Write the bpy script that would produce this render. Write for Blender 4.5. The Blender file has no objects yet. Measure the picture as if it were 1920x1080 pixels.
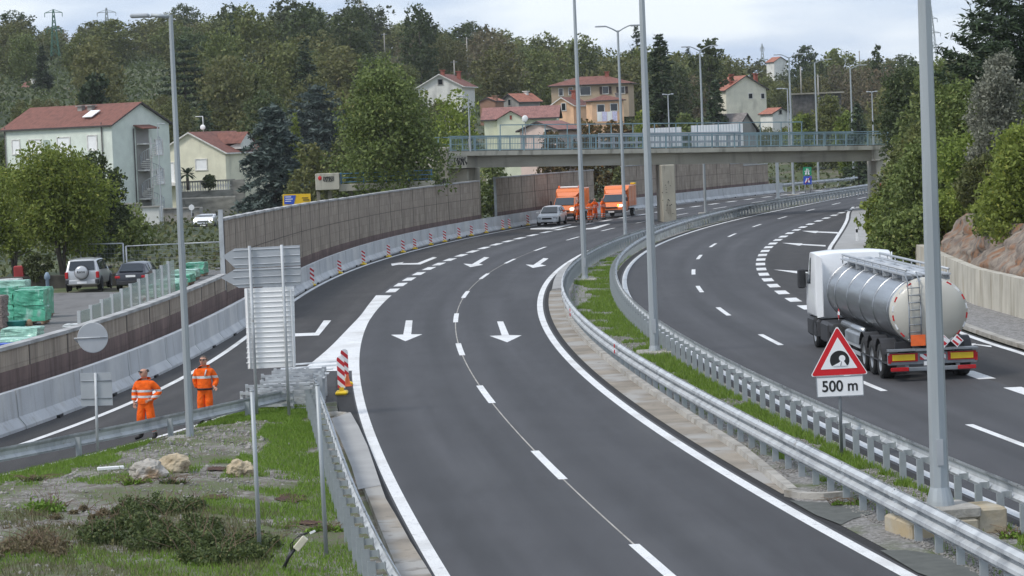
import bpy, bmesh, math, random
import numpy as np
from mathutils import Vector, Matrix
rnd = random.Random(7); nr = np.random.RandomState(7)
S = bpy.context.scene; COL = S.collection; PI = math.pi
# ------------------------------------------------------------ camera, sky, sun
F, YH, RR, CH = 5200.0, 255.0, 0.04, 7.1          # focal length (px of a 1920 frame), horizon row, roll, eye height
cr, sr = math.cos(math.atan(RR)), math.sin(math.atan(RR))
PT = math.atan(((540-YH)*cr)/F); cp, sp = math.cos(PT), math.sin(PT)
cam = bpy.data.cameras.new('camera'); cam.sensor_width = 36; cam.lens = F/1920*36
cam.clip_start = 1; cam.clip_end = 9000
camo = bpy.data.objects.new('camera', cam); COL.objects.link(camo); S.camera = camo
r0 = Vector((1,0,0)); u0 = Vector((0,sp,cp)); f0 = Vector((0,cp,-sp))
cx = cr*r0 - sr*u0; cy = sr*r0 + cr*u0; cz = -f0
m3 = Matrix((cx, cy, cz)).transposed(); camo.matrix_world = Matrix.Translation((0,0,CH)) @ m3.to_4x4()
S.view_settings.view_transform = 'Standard'; S.view_settings.look = 'None'; S.view_settings.gamma = 1
S.view_settings.exposure = 1.05
SUN_EL, SUN_AZ = math.radians(50), math.radians(242)      # azimuth clockwise from +Y: light from behind and left of the camera
w = bpy.data.worlds.new('World'); S.world = w; w.use_nodes = True
nt = w.node_tree; N = nt.nodes; L = nt.links; N.clear()
out = N.new('ShaderNodeOutputWorld'); bg = N.new('ShaderNodeBackground'); sky = N.new('ShaderNodeTexSky')
sky.sky_type = 'NISHITA'; sky.sun_disc = False; sky.sun_elevation = SUN_EL; sky.sun_rotation = SUN_AZ
tc = N.new('ShaderNodeTexCoord'); mp = N.new('ShaderNodeMapping'); mp.inputs['Scale'].default_value = (4.5, 4.5, 20)
nz = N.new('ShaderNodeTexNoise'); nz.inputs['Scale'].default_value = 2.1; nz.inputs['Detail'].default_value = 6; nz.inputs['Roughness'].default_value = .5
rp = N.new('ShaderNodeValToRGB'); rp.color_ramp.elements[0].position = .40; rp.color_ramp.elements[1].position = .62
rp.color_ramp.elements[0].color = (3.75,4.6,6.1,1); rp.color_ramp.elements[1].color = (6.5,7.0,7.6,1)
mx = N.new('ShaderNodeMix'); mx.data_type = 'RGBA'; mx.inputs[0].default_value = .88
L.new(tc.outputs['Generated'], mp.inputs[0]); L.new(mp.outputs[0], nz.inputs[0]); L.new(nz.outputs[0], rp.inputs[0])
L.new(sky.outputs[0], mx.inputs[6]); L.new(rp.outputs[0], mx.inputs[7]); L.new(mx.outputs[2], bg.inputs[0])
bg.inputs[1].default_value = .075; L.new(bg.outputs[0], out.inputs[0])
sl = bpy.data.lights.new('sun','SUN'); sl.energy = 1.1; sl.angle = math.radians(14); sl.color = (1,.96,.9)
slo = bpy.data.objects.new('sun', sl); COL.objects.link(slo)
sd = Vector((math.sin(SUN_AZ)*math.cos(SUN_EL), math.cos(SUN_AZ)*math.cos(SUN_EL), math.sin(SUN_EL)))
slo.rotation_euler = sd.to_track_quat('Z','Y').to_euler()
# ------------------------------------------------------------ photo pixel -> place on the level ground (or at a known distance)
def _ray(x, y):
    x -= 960; y -= 540
    u = x*cr-y*sr; v = x*sr+y*cr
    return u, F*cp - v*sp, -(v*cp + F*sp)
def G(x, y, z=0.0):
    u, f, d = _ray(x, y); t = (z-CH)/d
    return Vector((u*t, f*t, z))
def PD(x, y, D):
    u, f, d = _ray(x, y); t = D/f
    return Vector((u*t, D, CH+d*t))
def PX(X, D, z=0):
    # column of a world point (for finding where things stand)
    v = Vector((X, D, z-CH)); a, b, c = v.dot(cx), v.dot(cy), v.dot(f0)
    return 960+F*a/c, 540-F*b/c
class Curve:
    """x as a smooth function of y, fitted through ground points"""
    def __init__(s, pts, z=0.0, deg=4, world=False):
        w_ = [Vector(p) for p in pts] if world else [G(a, b, z) for a, b in pts]
        Y = np.array([p[1] for p in w_]); X = np.array([p[0] for p in w_])
        s.y0, s.y1 = Y.min(), Y.max(); s.m = (s.y0+s.y1)/2; s.h = (s.y1-s.y0)/2
        s.c = np.polyfit((Y-s.m)/s.h, X, deg)
    def _x(s, y): return float(np.polyval(s.c, (y-s.m)/s.h))
    def x(s, y):
        if y < s.y0: return s._x(s.y0)+(y-s.y0)*(s._x(s.y0+1)-s._x(s.y0))
        if y > s.y1:
            d = y-s.y1; k = s._x(s.y1)-s._x(s.y1-1)
            return s._x(s.y1)+d*k+d*d*.0011
        return s._x(y)
    def tan(s, y):
        t = Vector((s.x(y+.5)-s.x(y-.5), 1, 0)); return t.normalized()
    def at(s, y, off=0, z=0):
        t = s.tan(y); return Vector((s.x(y)+off*t.y, y-off*t.x, z))
    def path(s, a, b, step=2.0, off=0, z=0):
        n = max(2, int(abs(b-a)/step)+1)
        return [s.at(a+(b-a)*i/(n-1), off, z) for i in range(n)]
    def march(s, a, b, step):
        # equal steps of arc length
        y = a; o = []
        while y < b:
            o.append(y); y += step*s.tan(y).y
        return o
# ------------------------------------------------------------ materials
def _n(nt, t, **k):
    n = nt.nodes.new(t)
    for a, b in k.items(): setattr(n, a, b)
    return n
def mat(name, col, rough=.6, metal=0, var=.15, scale=3, bump=0, bscale=None, col2=None, emit=None, spec=None, detail=6, lo=.35, hi=.65, stretch=None, coat=0):
    m = bpy.data.materials.new(name); m.use_nodes = True; t = m.node_tree; b = t.nodes['Principled BSDF']
    b.inputs['Roughness'].default_value = rough; b.inputs['Metallic'].default_value = metal
    if spec is not None: b.inputs['Specular IOR Level'].default_value = spec
    if coat: b.inputs['Coat Weight'].default_value = coat; b.inputs['Coat Roughness'].default_value = .08
    tc = _n(t, 'ShaderNodeTexCoord'); mp = _n(t, 'ShaderNodeMapping'); t.links.new(tc.outputs['Object'], mp.inputs[0])
    if stretch: mp.inputs['Scale'].default_value = stretch
    nz = _n(t, 'ShaderNodeTexNoise'); nz.inputs['Scale'].default_value = scale; nz.inputs['Detail'].default_value = detail
    t.links.new(mp.outputs[0], nz.inputs[0])
    rp = _n(t, 'ShaderNodeValToRGB'); e = rp.color_ramp.elements; e[0].position = lo; e[1].position = hi
    c2 = col2 or tuple(min(1, c*(1+var)) for c in col); c1 = col if col2 else tuple(c*(1-var) for c in col)
    e[0].color = (*c1, 1); e[1].color = (*c2, 1)
    t.links.new(nz.outputs[0], rp.inputs[0]); t.links.new(rp.outputs[0], b.inputs['Base Color'])
    if bump:
        n2 = _n(t, 'ShaderNodeTexNoise'); n2.inputs['Scale'].default_value = bscale or scale*6; n2.inputs['Detail'].default_value = 5
        t.links.new(mp.outputs[0], n2.inputs[0])
        bp = _n(t, 'ShaderNodeBump'); bp.inputs['Strength'].default_value = bump; bp.inputs['Distance'].default_value = .05
        t.links.new(n2.outputs[0], bp.inputs['Height']); t.links.new(bp.outputs[0], b.inputs['Normal'])
    if emit: b.inputs['Emission Color'].default_value = (*emit[0], 1); b.inputs['Emission Strength'].default_value = emit[1]
    return m
def layer(m, col, scale, lo, hi, stretch=None, coord='Object', detail=5, seed=0):
    """mix another colour over a material's base colour through a noise mask"""
    t = m.node_tree; b = t.nodes['Principled BSDF']; src = b.inputs['Base Color'].links[0].from_socket
    tc = _n(t, 'ShaderNodeTexCoord'); mp = _n(t, 'ShaderNodeMapping'); mp.inputs['Location'].default_value = (seed, seed*.7, 0)
    if stretch: mp.inputs['Scale'].default_value = stretch
    nz = _n(t, 'ShaderNodeTexNoise'); nz.inputs['Scale'].default_value = scale; nz.inputs['Detail'].default_value = detail
    mr = _n(t, 'ShaderNodeMapRange'); mr.inputs[1].default_value = lo; mr.inputs[2].default_value = hi
    mx = _n(t, 'ShaderNodeMix', data_type='RGBA'); mx.inputs[7].default_value = (*col, 1)
    t.links.new(tc.outputs[coord], mp.inputs[0]); t.links.new(mp.outputs[0], nz.inputs[0]); t.links.new(nz.outputs[0], mr.inputs[0])
    t.links.new(mr.outputs[0], mx.inputs[0]); t.links.new(src, mx.inputs[6]); t.links.new(mx.outputs[2], b.inputs['Base Color'])
    return m
def leafmat(name, c1, c2, c3=None, hue=.25, trans=.25):
    m = bpy.data.materials.new(name); m.use_nodes = True; t = m.node_tree; b = t.nodes['Principled BSDF']; o = t.nodes['Material Output']
    g = _n(t, 'ShaderNodeNewGeometry'); oi = _n(t, 'ShaderNodeObjectInfo')
    rp = _n(t, 'ShaderNodeValToRGB'); e = rp.color_ramp.elements
    e[0].color = (*c1, 1); e[1].color = (*c2, 1)
    if c3: k = e.new(.93); k.color = (*c2, 1); e[-1].color = (*c3, 1)
    t.links.new(g.outputs['Random Per Island'], rp.inputs[0])
    hs = _n(t, 'ShaderNodeHueSaturation')
    mr = _n(t, 'ShaderNodeMapRange'); mr.inputs[3].default_value = .5-.06*hue*2; mr.inputs[4].default_value = .5+.03*hue*2
    m2 = _n(t, 'ShaderNodeMapRange'); m2.inputs[3].default_value = 1-hue; m2.inputs[4].default_value = 1+hue
    mu = _n(t, 'ShaderNodeMath', operation='FRACT'); ml = _n(t, 'ShaderNodeMath', operation='MULTIPLY'); ml.inputs[1].default_value = 7.31
    t.links.new(oi.outputs['Random'], mr.inputs[0]); t.links.new(oi.outputs['Random'], ml.inputs[0]); t.links.new(ml.outputs[0], mu.inputs[0]); t.links.new(mu.outputs[0], m2.inputs[0])
    t.links.new(mr.outputs[0], hs.inputs['Hue']); t.links.new(m2.outputs[0], hs.inputs['Value']); t.links.new(rp.outputs[0], hs.inputs['Color'])
    b.inputs['Roughness'].default_value = .62; b.inputs['Specular IOR Level'].default_value = .3
    tr = _n(t, 'ShaderNodeBsdfTranslucent'); ms = _n(t, 'ShaderNodeMixShader'); ms.inputs[0].default_value = trans
    t.links.new(hs.outputs[0], b.inputs['Base Color']); t.links.new(hs.outputs[0], tr.inputs[0])
    t.links.new(b.outputs[0], ms.inputs[1]); t.links.new(tr.outputs[0], ms.inputs[2]); t.links.new(ms.outputs[0], o.inputs[0])
    return m
def glassmat(name, col, rough=.05, alpha=1):
    m = bpy.data.materials.new(name); m.use_nodes = True; b = m.node_tree.nodes['Principled BSDF']
    b.inputs['Base Color'].default_value = (*col, 1); b.inputs['Roughness'].default_value = rough; b.inputs['Specular IOR Level'].default_value = .8
    b.inputs['Alpha'].default_value = alpha
    return m
M = {}
A1 = M['asphalt'] = mat('asphalt', (.050,.049,.052), .78, var=.10, scale=.35, bump=.25, bscale=60)
layer(A1, (.056,.056,.060), 3.0, .45, .75, (1,.12,1)); layer(A1, (.036,.036,.038), 40, .5, .75)
layer(A1, (.068,.068,.070), .06, .56, .75, (4,.7,1), seed=9)
A2 = M['asphalt_brown'] = mat('asphalt_brown', (.041,.038,.037), .82, var=.12, scale=.4, bump=.25, bscale=60)
layer(A2, (.055,.051,.048), 2.2, .5, .75, (1,.15,1)); layer(A2, (.03,.028,.028), 40, .5, .75)
layer(A2, (.075,.07,.065), 14, .68, .76)
def tracks(m, per=1.75, ph=0.0):
    # polished wheel tracks and long streaks that follow the lanes
    t = m.node_tree; b = t.nodes['Principled BSDF']; src = b.inputs['Base Color'].links[0].from_socket
    uv = _n(t, 'ShaderNodeUVMap'); sx = _n(t, 'ShaderNodeSeparateXYZ'); t.links.new(uv.outputs[0], sx.inputs[0])
    a = _n(t, 'ShaderNodeMath', operation='MULTIPLY_ADD'); a.inputs[1].default_value = 2*PI/per; a.inputs[2].default_value = ph; t.links.new(sx.outputs[0], a.inputs[0])
    c = _n(t, 'ShaderNodeMath', operation='SINE'); t.links.new(a.outputs[0], c.inputs[0])
    mp = _n(t, 'ShaderNodeMapping'); mp.inputs['Scale'].default_value = (1.3,.03,1); nz = _n(t, 'ShaderNodeTexNoise'); nz.inputs['Scale'].default_value = 1; nz.inputs['Detail'].default_value = 6
    t.links.new(uv.outputs[0], mp.inputs[0]); t.links.new(mp.outputs[0], nz.inputs[0])
    r1 = _n(t, 'ShaderNodeMapRange'); r1.inputs[1].default_value = -1; r1.inputs[3].default_value = .86; r1.inputs[4].default_value = 1.13; t.links.new(c.outputs[0], r1.inputs[0])
    r2 = _n(t, 'ShaderNodeMapRange'); r2.inputs[1].default_value = .3; r2.inputs[2].default_value = .7; r2.inputs[3].default_value = .80; r2.inputs[4].default_value = 1.22; t.links.new(nz.outputs[0], r2.inputs[0])
    mu = _n(t, 'ShaderNodeMath', operation='MULTIPLY'); t.links.new(r1.outputs[0], mu.inputs[0]); t.links.new(r2.outputs[0], mu.inputs[1])
    mx = _n(t, 'ShaderNodeMix', data_type='RGBA', blend_type='MULTIPLY'); mx.inputs[0].default_value = 1; t.links.new(src, mx.inputs[6]); t.links.new(mu.outputs[0], mx.inputs[7]); t.links.new(mx.outputs[2], b.inputs['Base Color'])
tracks(A1, 1.78, .6); tracks(A2, 1.78, 1.2)
M['seal'] = mat('bitumen', (.02,.019,.019), .9, var=.25, scale=6, bump=.3)
M['line'] = mat('road_paint', (.74,.74,.73), .65, var=.05, scale=1.5); layer(M['line'], (.42,.42,.42), 7, .58, .74); layer(M['line'], (.30,.30,.30), 38, .58, .70); layer(M['line'], (.55,.54,.52), .5, .5, .7, seed=3)
M['concrete'] = mat('concrete', (.36,.355,.345), .85, var=.16, scale=1.4, bump=.3, bscale=25); layer(M['concrete'], (.24,.235,.22), .9, .55, .8, (2.5,2.5,.35))
layer(M['concrete'], (.46,.46,.45), .35, .5, .62, seed=6)
M['barrier'] = mat('barrier_concrete', (.50,.51,.52), .85, var=.08, scale=.8, bump=.2, bscale=20)
layer(M['barrier'], (.36,.35,.33), 1.1, .52, .75, (3.5,3.5,.25)); layer(M['barrier'], (.62,.62,.61), .5, .5, .7, seed=3)
M['gutter'] = mat('gutter_concrete', (.27,.235,.19), .9, var=.22, scale=.8, bump=.3, bscale=30); layer(M['gutter'], (.35,.335,.31), .35, .48, .58, seed=4); layer(M['gutter'], (.13,.115,.095), 2.5, .6, .78, seed=8)
M['kerb'] = mat('kerb_stone', (.36,.34,.305), .9, var=.2, scale=1.5, bump=.35, bscale=18); layer(M['kerb'], (.2,.17,.13), 2.0, .55, .75)
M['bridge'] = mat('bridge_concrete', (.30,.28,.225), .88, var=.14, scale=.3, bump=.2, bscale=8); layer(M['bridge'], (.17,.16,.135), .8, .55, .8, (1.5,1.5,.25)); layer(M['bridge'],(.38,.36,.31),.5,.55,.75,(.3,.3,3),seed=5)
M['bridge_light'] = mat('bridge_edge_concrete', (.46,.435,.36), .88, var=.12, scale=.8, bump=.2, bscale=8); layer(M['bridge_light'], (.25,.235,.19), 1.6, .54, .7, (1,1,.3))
M['steel'] = mat('galvanised_steel', (.50,.52,.53), .55, .12, var=.12, scale=2.0, spec=.5); layer(M['steel'], (.30,.32,.34), 2.5, .5, .72, (1,1,.3)); layer(M['steel'], (.25,.21,.16), 6, .66, .8)
M['pole'] = mat('pole_steel', (.38,.41,.42), .5, .25, var=.10, scale=1.2, stretch=(3,3,.25)); layer(M['pole'], (.33,.37,.40), .8, .5, .7, (4,4,.2))
M['steel_post'] = mat('post_steel', (.36,.39,.40), .55, .15, var=.15, scale=2.0); layer(M['steel_post'], (.22,.23,.23), 3, .52, .7, (1,1,.3))
M['steel_dark'] = mat('dull_steel', (.25,.27,.29), .5, .3, var=.2, scale=2)
M['alu'] = mat('sign_back_aluminium', (.44,.46,.48), .5, .3, var=.06, scale=2)
M['white'] = mat('white_paint', (.86,.86,.85), .5, var=.04, scale=2)
M['sign_white'] = mat('sign_white', (.85,.85,.85), .35, var=.01); M['sign_red'] = mat('sign_red', (.62,.012,.02), .35, var=.03)
M['black'] = mat('matt_black', (.012,.012,.012), .6, var=.1); M['rubber'] = mat('tyre_rubber', (.018,.018,.018), .85, var=.25, scale=4)
M['yellow'] = mat('yellow_plastic', (.80,.55,.02), .5, var=.08); M['red'] = mat('red_reflector', (.6,.02,.02), .35, var=.05)
M['pblue'] = mat('sign_blue', (.03,.09,.5), .4, var=.03); M['pgreen'] = mat('sign_green', (.02,.28,.13), .4, var=.03); M['pyel'] = mat('sign_yellow', (.8,.5,.02), .4, var=.03)
M['railing'] = mat('blue_green_railing', (.24,.34,.37), .5, .2, var=.2, scale=1)
M['wood'] = mat('old_wood', (.30,.21,.13), .8, var=.3, scale=4, stretch=(1,1,4))
M['bark'] = mat('bark', (.10,.085,.07), .95, var=.35, scale=4, bump=.4, stretch=(3,3,.6)); M['birch'] = mat('birch_bark', (.5,.49,.46), .9, var=.25, scale=5)
M['glass'] = glassmat('window_glass', (.02,.025,.03)); M['glass_blue'] = glassmat('windscreen', (.035,.05,.065), .06)
M['panelglass'] = glassmat('screen_glass', (.38,.50,.46), .15, .55)
M['chrome'] = mat('polished_tank', (.40,.41,.42), .32, .95, var=.12, scale=1.2, stretch=(6,.5,6), bump=.06, bscale=4)
M['skin'] = mat('skin', (.50,.27,.19), .6, var=.08); M['hair'] = mat('greying_hair', (.12,.09,.07), .9, var=.3, scale=30)
M['soil'] = mat('soil', (.16,.13,.10), .95, var=.3, scale=1.5)
# ------------------------------------------------------------ mesh builder
class MB:
    def __init__(s): s.v = []; s.f = []; s.m = []; s.sm = []
    def add(s, vs, fs, mi=0, smooth=False):
        o = len(s.v); s.v += [tuple(v) for v in vs]
        for f in fs: s.f.append([i+o for i in f]); s.m.append(mi); s.sm.append(smooth)
        return s
    def box(s, c, d, mi=0, R=None, taper=None):
        hx, hy, hz = d[0]/2, d[1]/2, d[2]/2; t = taper or (1,1); vs = []
        for z in (-1,1):
            k = t if z > 0 else (1,1)
            for a, b in ((-1,-1),(1,-1),(1,1),(-1,1)):
                p = Vector((a*hx*k[0], b*hy*k[1], z*hz))
                if R is not None: p = R @ p
                vs.append(p+Vector(c))
        return s.add(vs, [(3,2,1,0),(4,5,6,7),(0,1,5,4),(1,2,6,5),(2,3,7,6),(3,0,4,7)], mi)
    def bbox(s, c, d, mi=0, r=.03, R=None):
        # box with chamfered vertical and horizontal edges
        hx, hy, hz = d[0]/2, d[1]/2, d[2]/2; vs = []
        def ring(a, b, z):
            return [(-a+r,-b),(a-r,-b),(a,-b+r),(a,b-r),(a-r,b),(-a+r,b),(-a,b-r),(-a,-b+r)], z
        for a, b, z in ((hx-r,hy-r,-hz),(hx,hy,-hz+r),(hx,hy,hz-r),(hx-r,hy-r,hz)):
            for x, y in ring(a, b, z)[0]:
                p = Vector((x,y,z)); p = R @ p if R is not None else p; vs.append(p+Vector(c))
        fs = [tuple(range(7,-1,-1)), tuple(range(24,32))]
        for k in range(3):
            for i in range(8): j = (i+1)%8; fs.append((k*8+i, k*8+j, k*8+8+j, k*8+8+i))
        return s.add(vs, fs, mi)
    def tube(s, pts, r, n=8, mi=0, caps=True, smooth=True, rot=0):
        pts = [Vector(p) for p in pts]; rs = r if isinstance(r, (list,tuple)) else [r]*len(pts); vs = []
        for i, p in enumerate(pts):
            t = (pts[min(i+1,len(pts)-1)]-pts[max(i-1,0)]).normalized()
            a = Vector((0,0,1)) if abs(t.z) < .9 else Vector((0,1,0))
            u = t.cross(a).normalized(); w_ = t.cross(u)
            for k in range(n):
                q = rot+2*PI*k/n; vs.append(p+(u*math.cos(q)+w_*math.sin(q))*rs[i])
        fs = [(i*n+k, i*n+(k+1)%n, (i+1)*n+(k+1)%n, (i+1)*n+k) for i in range(len(pts)-1) for k in range(n)]
        if caps: fs += [tuple(range(n-1,-1,-1)), tuple((len(pts)-1)*n+k for k in range(n))]
        return s.add(vs, fs, mi, smooth)
    def prism(s, poly, z0, z1, mi=0, mt=None):
        n = len(poly); vs = [(p[0],p[1],z0) for p in poly]+[(p[0],p[1],z1) for p in poly]
        s.add(vs, [tuple(range(n-1,-1,-1)), tuple(range(n,2*n))], mi if mt is None else mt)
        return s.add(vs, [(i,(i+1)%n,n+(i+1)%n,n+i) for i in range(n)], mi)
    def ext(s, poly, R, o, t, mi=0, me=None):
        """polygon in a local plane (x right, y up) extruded by t along local z; R 3x3, o origin"""
        o = Vector(o); n = len(poly); vs = [R @ Vector((p[0],p[1],0))+o for p in poly]+[R @ Vector((p[0],p[1],t))+o for p in poly]
        s.add(vs, [tuple(range(n-1,-1,-1)), tuple(range(n,2*n))], mi)
        return s.add(vs, [(i,(i+1)%n,n+(i+1)%n,n+i) for i in range(n)], mi if me is None else me)
    def sweep(s, prof, path, mi=0, closed=False, caps=False, zs=None, smooth=False, mis=None):
        """profile (offset to the right, z) along a ground path"""
        path = [Vector(p) for p in path]; n = len(prof); vs = []
        for i, p in enumerate(path):
            t = (path[min(i+1,len(path)-1)]-path[max(i-1,0)]); t.z = 0; t.normalize(); r = Vector((t.y,-t.x,0))
            for a, z in prof: vs.append(p+r*a+Vector((0,0,z)))
        K = n if closed else n-1
        for k in range(K):
            fs = [(i*n+k, i*n+(k+1)%n, (i+1)*n+(k+1)%n, (i+1)*n+k) for i in range(len(path)-1)]
            s.add([], [], 0); o = len(s.v)
            for f in fs: s.f.append([q+o for q in f]); s.m.append(mis[k] if mis else mi); s.sm.append(smooth)
        o = len(s.v); s.v += [tuple(v) for v in vs]
        if caps and closed:
            s.f.append([o+k for k in range(n)][::-1]); s.m.append(mi); s.sm.append(False)
            s.f.append([o+(len(path)-1)*n+k for k in range(n)]); s.m.append(mi); s.sm.append(False)
        return s
    def lathe(s, prof, c, axis='Z', n=16, mi=0, sy=1.0):
        """(radius, height) profile turned about an axis"""
        vs = []
        for r, h in prof:
            for k in range(n):
                a = 2*PI*k/n; x, y = r*math.cos(a), r*sy*math.sin(a)
                p = {'Z': (x,y,h), 'X': (h,x,y), 'Y': (x,h,y)}[axis]; vs.append(Vector(p)+Vector(c))
        m = len(prof)
        fs = [(i*n+k,(i)*n+(k+1)%n,(i+1)*n+(k+1)%n,(i+1)*n+k) for i in range(m-1) for k in range(n)]
        return s.add(vs, fs, mi, True)
    def ball(s, c, r, n=10, mi=0):
        r = r if isinstance(r, (tuple,list)) else (r,r,r); vs = []; m = max(4, n//2+1)
        for i in range(m+1):
            a = PI*i/m
            for k in range(n): b = 2*PI*k/n; vs.append((c[0]+r[0]*math.sin(a)*math.cos(b), c[1]+r[1]*math.sin(a)*math.sin(b), c[2]+r[2]*math.cos(a)))
        return s.add(vs, [(i*n+k,(i+1)*n+k,(i+1)*n+(k+1)%n,i*n+(k+1)%n) for i in range(m) for k in range(n)], mi, True)
    def build(s, name, mats, parent=None, world=False, fix=True):
        me = bpy.data.meshes.new(name); me.from_pydata([tuple(v) for v in s.v], [], s.f)
        mats = mats if isinstance(mats, (list,tuple)) else [mats]
        for m in mats: me.materials.append(M[m] if isinstance(m, str) else m)
        me.polygons.foreach_set('material_index', s.m); me.polygons.foreach_set('use_smooth', s.sm)
        if fix and len(s.f) < 60000:
            bm = bmesh.new(); bm.from_mesh(me); bmesh.ops.remove_doubles(bm, verts=bm.verts, dist=1e-5)
            bmesh.ops.recalc_face_normals(bm, faces=bm.faces); bm.to_mesh(me); bm.free()
        me.update()
        o = bpy.data.objects.new(name, me); COL.objects.link(o)
        if parent is not None:
            o.parent = parent
            if world: me.transform(LOCM[parent.name].inverted())
        return o
LOCM = {}
def tag(o, label=None, cat=None, group=None, kind=None):
    if label: o['label'] = label
    if cat: o['category'] = cat
    if group: o['group'] = group
    if kind: o['kind'] = kind
    return o
def thing(name, label, cat, loc=(0,0,0), rz=0, group=None):
    o = bpy.data.objects.new(name, None); COL.objects.link(o); o.location = loc; o.rotation_euler = (0,0,rz); o.empty_display_size = .3
    LOCM[o.name] = Matrix.Translation(loc) @ Matrix.Rotation(rz, 4, 'Z')
    return tag(o, label, cat, group)
def struct(mb, name, mats): return tag(mb.build(name, mats), kind='structure')
ORD = ['first','second','third','fourth','fifth','sixth','seventh','eighth','ninth','tenth','eleventh','twelfth','thirteenth','fourteenth','fifteenth','sixteenth','seventeenth','eighteenth','nineteenth','twentieth']+[a_+b_ for a_ in ('twenty-','thirty-','forty-') for b_ in ('first','second','third','fourth','fifth','sixth','seventh','eighth','ninth')]
def dup(root, loc, rz=None, label=None, group=None, scale=None):
    r = root.copy(); COL.objects.link(r); r.location = loc
    if rz is not None: r.rotation_euler = (0,0,rz)
    if scale is not None: r.scale = scale if isinstance(scale, tuple) else (scale,)*3
    if label: r['label'] = label
    if group: r['group'] = group
    for ch in list(root.children):
        c = ch.copy(); COL.objects.link(c); c.parent = r
        for g in ch.children:
            d = g.copy(); COL.objects.link(d); d.parent = c
    return r
def text_mesh(name, txt, size, matname, parent, matrix, depth=.004, sx=1.0):
    cu = bpy.data.curves.new('txt','FONT'); cu.body = txt; cu.size = size; cu.extrude = depth; cu.offset = size*.018; cu.align_x = 'CENTER'; cu.align_y = 'CENTER'
    to = bpy.data.objects.new('txt', cu); COL.objects.link(to); bpy.context.view_layer.update()
    me = bpy.data.meshes.new_from_object(to.evaluated_get(bpy.context.evaluated_depsgraph_get())); bpy.data.objects.remove(to); bpy.data.curves.remove(cu)
    me.name = name; me.materials.clear(); me.materials.append(M[matname]); me.transform(matrix @ Matrix.Diagonal((sx,1,1,1)))
    o = bpy.data.objects.new(name, me); COL.objects.link(o); o.parent = parent
    return o
def arrays(name, V, Fq, matname, parent=None, mi=None, smooth=False):
    """big numpy mesh of quads"""
    me = bpy.data.meshes.new(name); V = np.asarray(V, np.float32); Fq = np.asarray(Fq, np.int32); k = Fq.shape[1]
    me.vertices.add(len(V)); me.vertices.foreach_set('co', V.ravel())
    me.loops.add(Fq.size); me.loops.foreach_set('vertex_index', Fq.ravel())
    me.polygons.add(len(Fq)); me.polygons.foreach_set('loop_start', np.arange(0, Fq.size, k, dtype=np.int32))
    for m in (matname if isinstance(matname, list) else [matname]): me.materials.append(M[m] if isinstance(m, str) else m)
    if mi is not None: me.polygons.foreach_set('material_index', mi)
    if smooth: me.polygons.foreach_set('use_smooth', np.ones(len(Fq), bool))
    me.update(calc_edges=True); me.validate()
    o = bpy.data.objects.new(name, me); COL.objects.link(o)
    if parent is not None: o.parent = parent
    return o
# ============================================================ plan curves of the road (ground points, x as a function of y)
cA = Curve([(1237,1065),(1030,871),(911,739),(860.7,655),(854.3,596),(873.3,552.3),(908.7,518),(956.7,489.7),(1011.7,466.7),(1073.3,447.3),(1140.7,430.3),(1205,416)])
cB = Curve([(1870,817),(1625,718),(1442,637),(1355,584),(1313,542),(1300,510),(1311,482),(1337,460),(1373,441),(1418,423),(1468,408),(1519,394),(1568,382)])
cER = Curve([(1660,1060),(1400,905),(1250,815),(1100,712),(1035,640),(1020,597),(1018,560),(1030,520),(1060,495),(1085,481)])
cEL = Curve([(830,1080),(745,930),(690,800),(672,720),(666,660),(672,625),(700,580),(740,547),(800,505),(862,480),(943,454),(1000,441),(1100,420.5),(1147,411.5)])
cW = Curve([(1880,725),(1810,690),(1505,576.7),(1466,548.3),(1441,524.7),(1429,504.7),(1428,486.7),(1440,463.7),(1469,443.7),(1505,426),(1549,409),(1578,399)])
cRL = Curve([(1920,967),(1780,907),(1576,821),(1480,768),(1400,722),(1280,648),(1225,606),(1180,555),(1168,522),(1178,497),(1215,470),(1280,441),(1370,415),(1480,390),(1600,366)], deg=5)
cLE = Curve([(50,827),(187,783),(253,753),(333,713),(413,670),(460,630),(550,563),(590,537),(640,517),(683,498),(740,482),(807,463),(880,445),(1003,423),(1200,393),(1455,364)], deg=5)
cNJ = Curve([(0,820),(147,770),(253,723),(347,682),(393,661),(460,620),(550,552),(563,543),(640,512),(683,495),(740,478),(800,462),(883,442),(930,430),(1003,420),(1197,392),(1280,382),(1380,370),(1457,362)], deg=5)
cRE = Curve([(0,892),(127,863),(187,848),(320,813),(447,770)], deg=2)
cKC = Curve([(1477,927),(1410,848),(1280,779),(1210,735),(1135,690),(1100,650),(1075,610),(1062,575),(1063,545)], deg=3)
# far continuations follow the same bend
cRAIL = Curve([(1920,1043),(1757,957),(1647,902),(1553,853),(1477,810),(1407,775),(1348,745),(1280,707),(1223,683),(1157,650),(1107,617),(1073,580),(1063,547),(1066,520),(1080,492),(1101,470),(1130,455),(1180,437),(1240,420)], z=.8)
cRAIR = Curve([(1920,917),(1747,843),(1580,768),(1460,720),(1380,677),(1280,620),(1233,597),(1190,567),(1163,540),(1148,510),(1147,493),(1160,473),(1190,455),(1213,443),(1257,423),(1280,413),(1363,392),(1467,370),(1547,357)], z=.8)
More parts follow.
